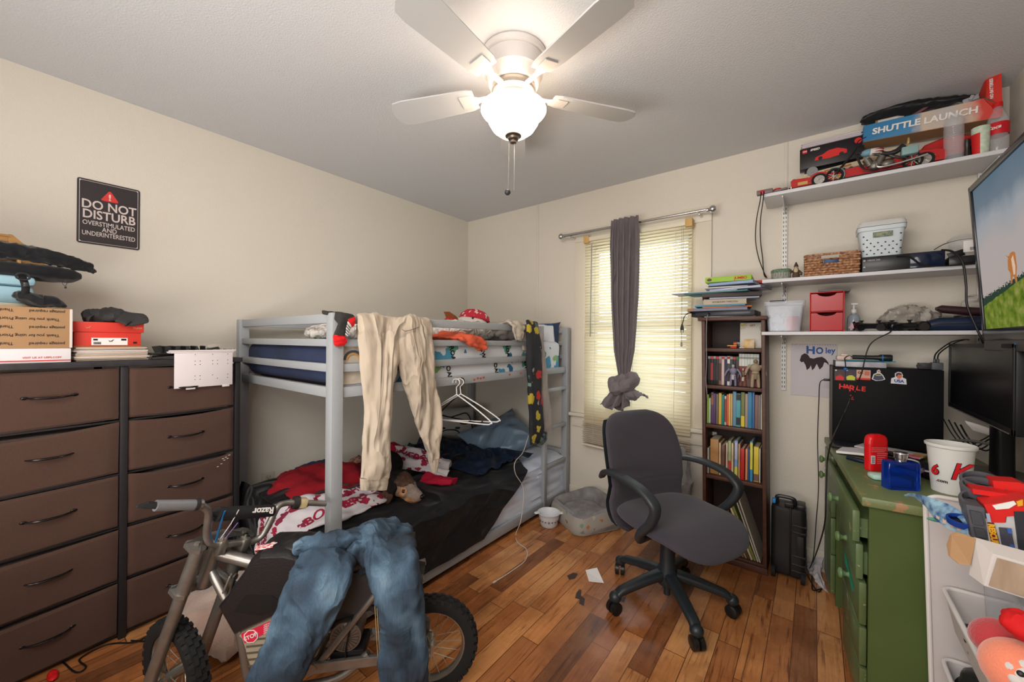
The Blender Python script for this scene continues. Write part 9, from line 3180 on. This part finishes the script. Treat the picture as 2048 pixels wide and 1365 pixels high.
b = M().loft(edge_rings([at(1612,1132,'z',0.02),at(1622,1150,'z',0.01),at(1637,1172,'z',0.004),at(1652,1184,'z',0.002)],[at(1650,1112,'z',0.09),at(1642,1140,'z',0.04),at(1648,1165,'z',0.01),at(1655,1184,'z',0.003)],[0.008,0.012,0.012,0.003],n=32,folds=4,famp=0.5))
b.crumple(0.008,40)
o = obj('plastic_bag',b,mt('bag_film',(206,200,204),0.25,alpha=0.75))
tag(o,'crumpled translucent plastic bag on the floor by the desk foot','plastic bag')
o = obj('curled_strip',M().grid(lambda u,v: (2.60+0.11*u,-0.09 - 0.03*v,0.075+0.035*math.sin(u*2.6)+0.01*v),16,4,th=0.0012),mt('grey_strip',(176,172,172),0.5))
tag(o,'curled greyish plastic strip behind the crumpled bag by the case','strip')
for k in range(2):
    o = obj('charger_cable',M().tube(bez([V((2.70+0.02*k,-0.14,0.02)),V((2.72,-0.20,0.008)),V((2.745 - 0.02*k,-0.26,0.006)),V((2.76,-0.22,0.008))],6),0.003,6),BLACK)
    tag(o,'black cord lying on the floor beside the plastic bag, the %s one' % ('longer' if k == 0 else 'shorter'),'cable')

# pet bed
bd = thing('pet_bed','grey patterned square pet bed on the floor under the window','pet bed',(1.40,-0.28,0))
PB1 = mt('pet_bed_grey_plush',(112,106,104),0.9,bump=(90,0.5),var=(14,(146,146,148),0.2),sheen=0.15)
PB2 = blobs_material('pet_bed_print',(160,154,146),[(160,154,146),(170,110,60),(110,140,130),(186,178,166),(120,90,70)],22,0.26)
bxf = Matrix.Translation((1.455,-0.285,0)) @ Matrix.Rotation(R(-30),4,'Z')
ring_ = []
sq = rrect(0.31,0.29,0.05,5)
b = M()
rings = []
for i,p in enumerate(sq):
    n_ = V((p[0],p[1],0)).normalized()
    hgt = 0.165 if (p[1] > 0.02 or p[0] > 0.02) else 0.12
    hgt = 0.12+0.055*max(0,min(1,(p[1]+0.15)/0.3))+0.012*noise.noise(V((p[0]*9,p[1]*9,0)))
    prof = [(0.045,0.004),(0.058,0.03),(0.055,0.07),(0.04,hgt - 0.01),(0.02,hgt),(0.0,hgt - 0.012),(-0.01,0.07),(-0.008,0.02),(0.0,0.004)]
    rings.append([V((p[0],p[1],0))+n_*q[0]+V((0,0,q[1])) for q in prof])
b.loft(rings,closed=True,xf=bxf)
b.crumple(0.004,22)
obj('bolster',b,PB1,bd,sharp=60)
b = M()
rings2 = [[r_[k]+(V((r_[k].x,r_[k].y,0)).normalized()*0.004) for k in (0,1,2,3)] for r_ in rings]
n_q = len(rings2)
vsq = [q for r_ in rings2 for q in r_]
fq = []
for i in range(n_q):
    j = (i+1) % n_q
    for k in range(3):
        fq.append((i*4+k,j*4+k,j*4+k+1,i*4+k+1))
b.add(vsq,fq,0,True,bxf)
b.crumple(0.003,22)
obj('outer_cover',b,PB2,bd,sharp=60)
b = M().ell((0,0,0.055),(0.155,0.145,0.045),n=40,m=20,pw=0.7,xf=bxf)
b.crumple(0.010,16)
obj('cushion',b,PB1,bd,sharp=60)
bo = thing('food_bowl','white casserole bowl with brown snowflake print on the floor beside the pet bed','bowl',(1.29,-0.51,0))
bc_ = (1.292,-0.505,0)
BW = mt('milk_glass',(214,216,220),0.25,spec=0.6)
obj('bowl_wall',M().lathe([(0.001,0.0),(0.052,0.001),(0.060,0.010),(0.070,0.070),(0.073,0.082),(0.078,0.088),(0.079,0.092),(0.074,0.092),(0.066,0.070),(0.055,0.014),(0.001,0.010)],bc_,40),BW,bo)
for s_ in (-1,1):
    d_ = RT.copy(); d_.z = 0; d_.normalize()
    obj('handle',M().ell(V(bc_)+d_*(s_*0.082)+V((0,0,0.086)),(0.018,0.024,0.005),n=16,m=8),BW,bo)
b = M()
for i in range(-3,4):
    a = math.atan2(CAMLOC.y - bc_[1],CAMLOC.x - bc_[0])+i*0.34
    c = V((bc_[0]+0.0668*math.cos(a),bc_[1]+0.0668*math.sin(a),0.045))
    t_ = V((-math.sin(a),math.cos(a),0))
    r_ = 0.011 if i % 3 == 0 else 0.006
    for k in range(3):
        w_ = k*PI/3
        dd_ = t_*math.cos(w_)+V((0,0,1))*math.sin(w_)
        b.cyl(c - dd_*r_,c+dd_*r_,0.0012,n=5)
obj('snowflake_print',b,mt('brown_print',(90,66,56),0.5),bo)
# scrap of paper, stains
o = obj('folded_napkin',M().add([at(1171,1141,'z',0.002),at(1178,1164,'z',0.004),at(1208,1167,'z',0.003),at(1194,1136,'z',0.012),at(1171,1141,'z',0.0005),at(1178,1164,'z',0.0005),at(1208,1167,'z',0.0005),at(1194,1136,'z',0.0005)],[(0,1,2,3),(4,7,6,5),(0,4,5,1),(1,5,6,2),(2,6,7,3),(3,7,4,0)],0,False),PAPER)
tag(o,'folded white paper napkin on the floor left of the chair','napkin')
flo = bpy.data.objects['floor']
SM = mt('dark_floor_stain',(62,46,40),0.5)
for pts in ([(1153,1186),(1159,1179),(1163,1181),(1162,1192),(1170,1198),(1168,1213),(1158,1208),(1160,1200),(1150,1197)],[(1134,1152),(1147,1146),(1156,1148),(1150,1158),(1138,1160)],[(1244,1192),(1252,1196),(1248,1206),(1240,1202)],[(1700,1270),(1706,1272),(1704,1280),(1698,1278)]):
    P = [at(a,c,'z',0.0006) for a,c in pts]
    obj('floor_stain',M().add(P,[tuple(range(len(P) - 1,-1,-1))],0,False),SM,flo)
# waste bin behind the chair
wbn = thing('waste_bin','white waste bin with a clear bag rim below the window blind','waste bin',(2.03,-0.16,0))
obj('bin_body',M().lathe([(0.001,0),(0.075,0),(0.095,0.36),(0.100,0.375),(0.100,0.385),(0.092,0.38),(0.073,0.008),(0.001,0.008)],(2.025,-0.155,0),36),mt('bin_grey_white',(176,176,176),0.45),wbn)
b = M().lathe([(0.094,0.34),(0.104,0.386),(0.096,0.40),(0.080,0.46),(0.075,0.53),(0.060,0.58),(0.04,0.60)],(2.02,-0.155,0),36)
b.crumple(0.012,26)
obj('liner_bag',b,mt('clear_liner',(206,206,212),0.2,alpha=0.45),wbn)
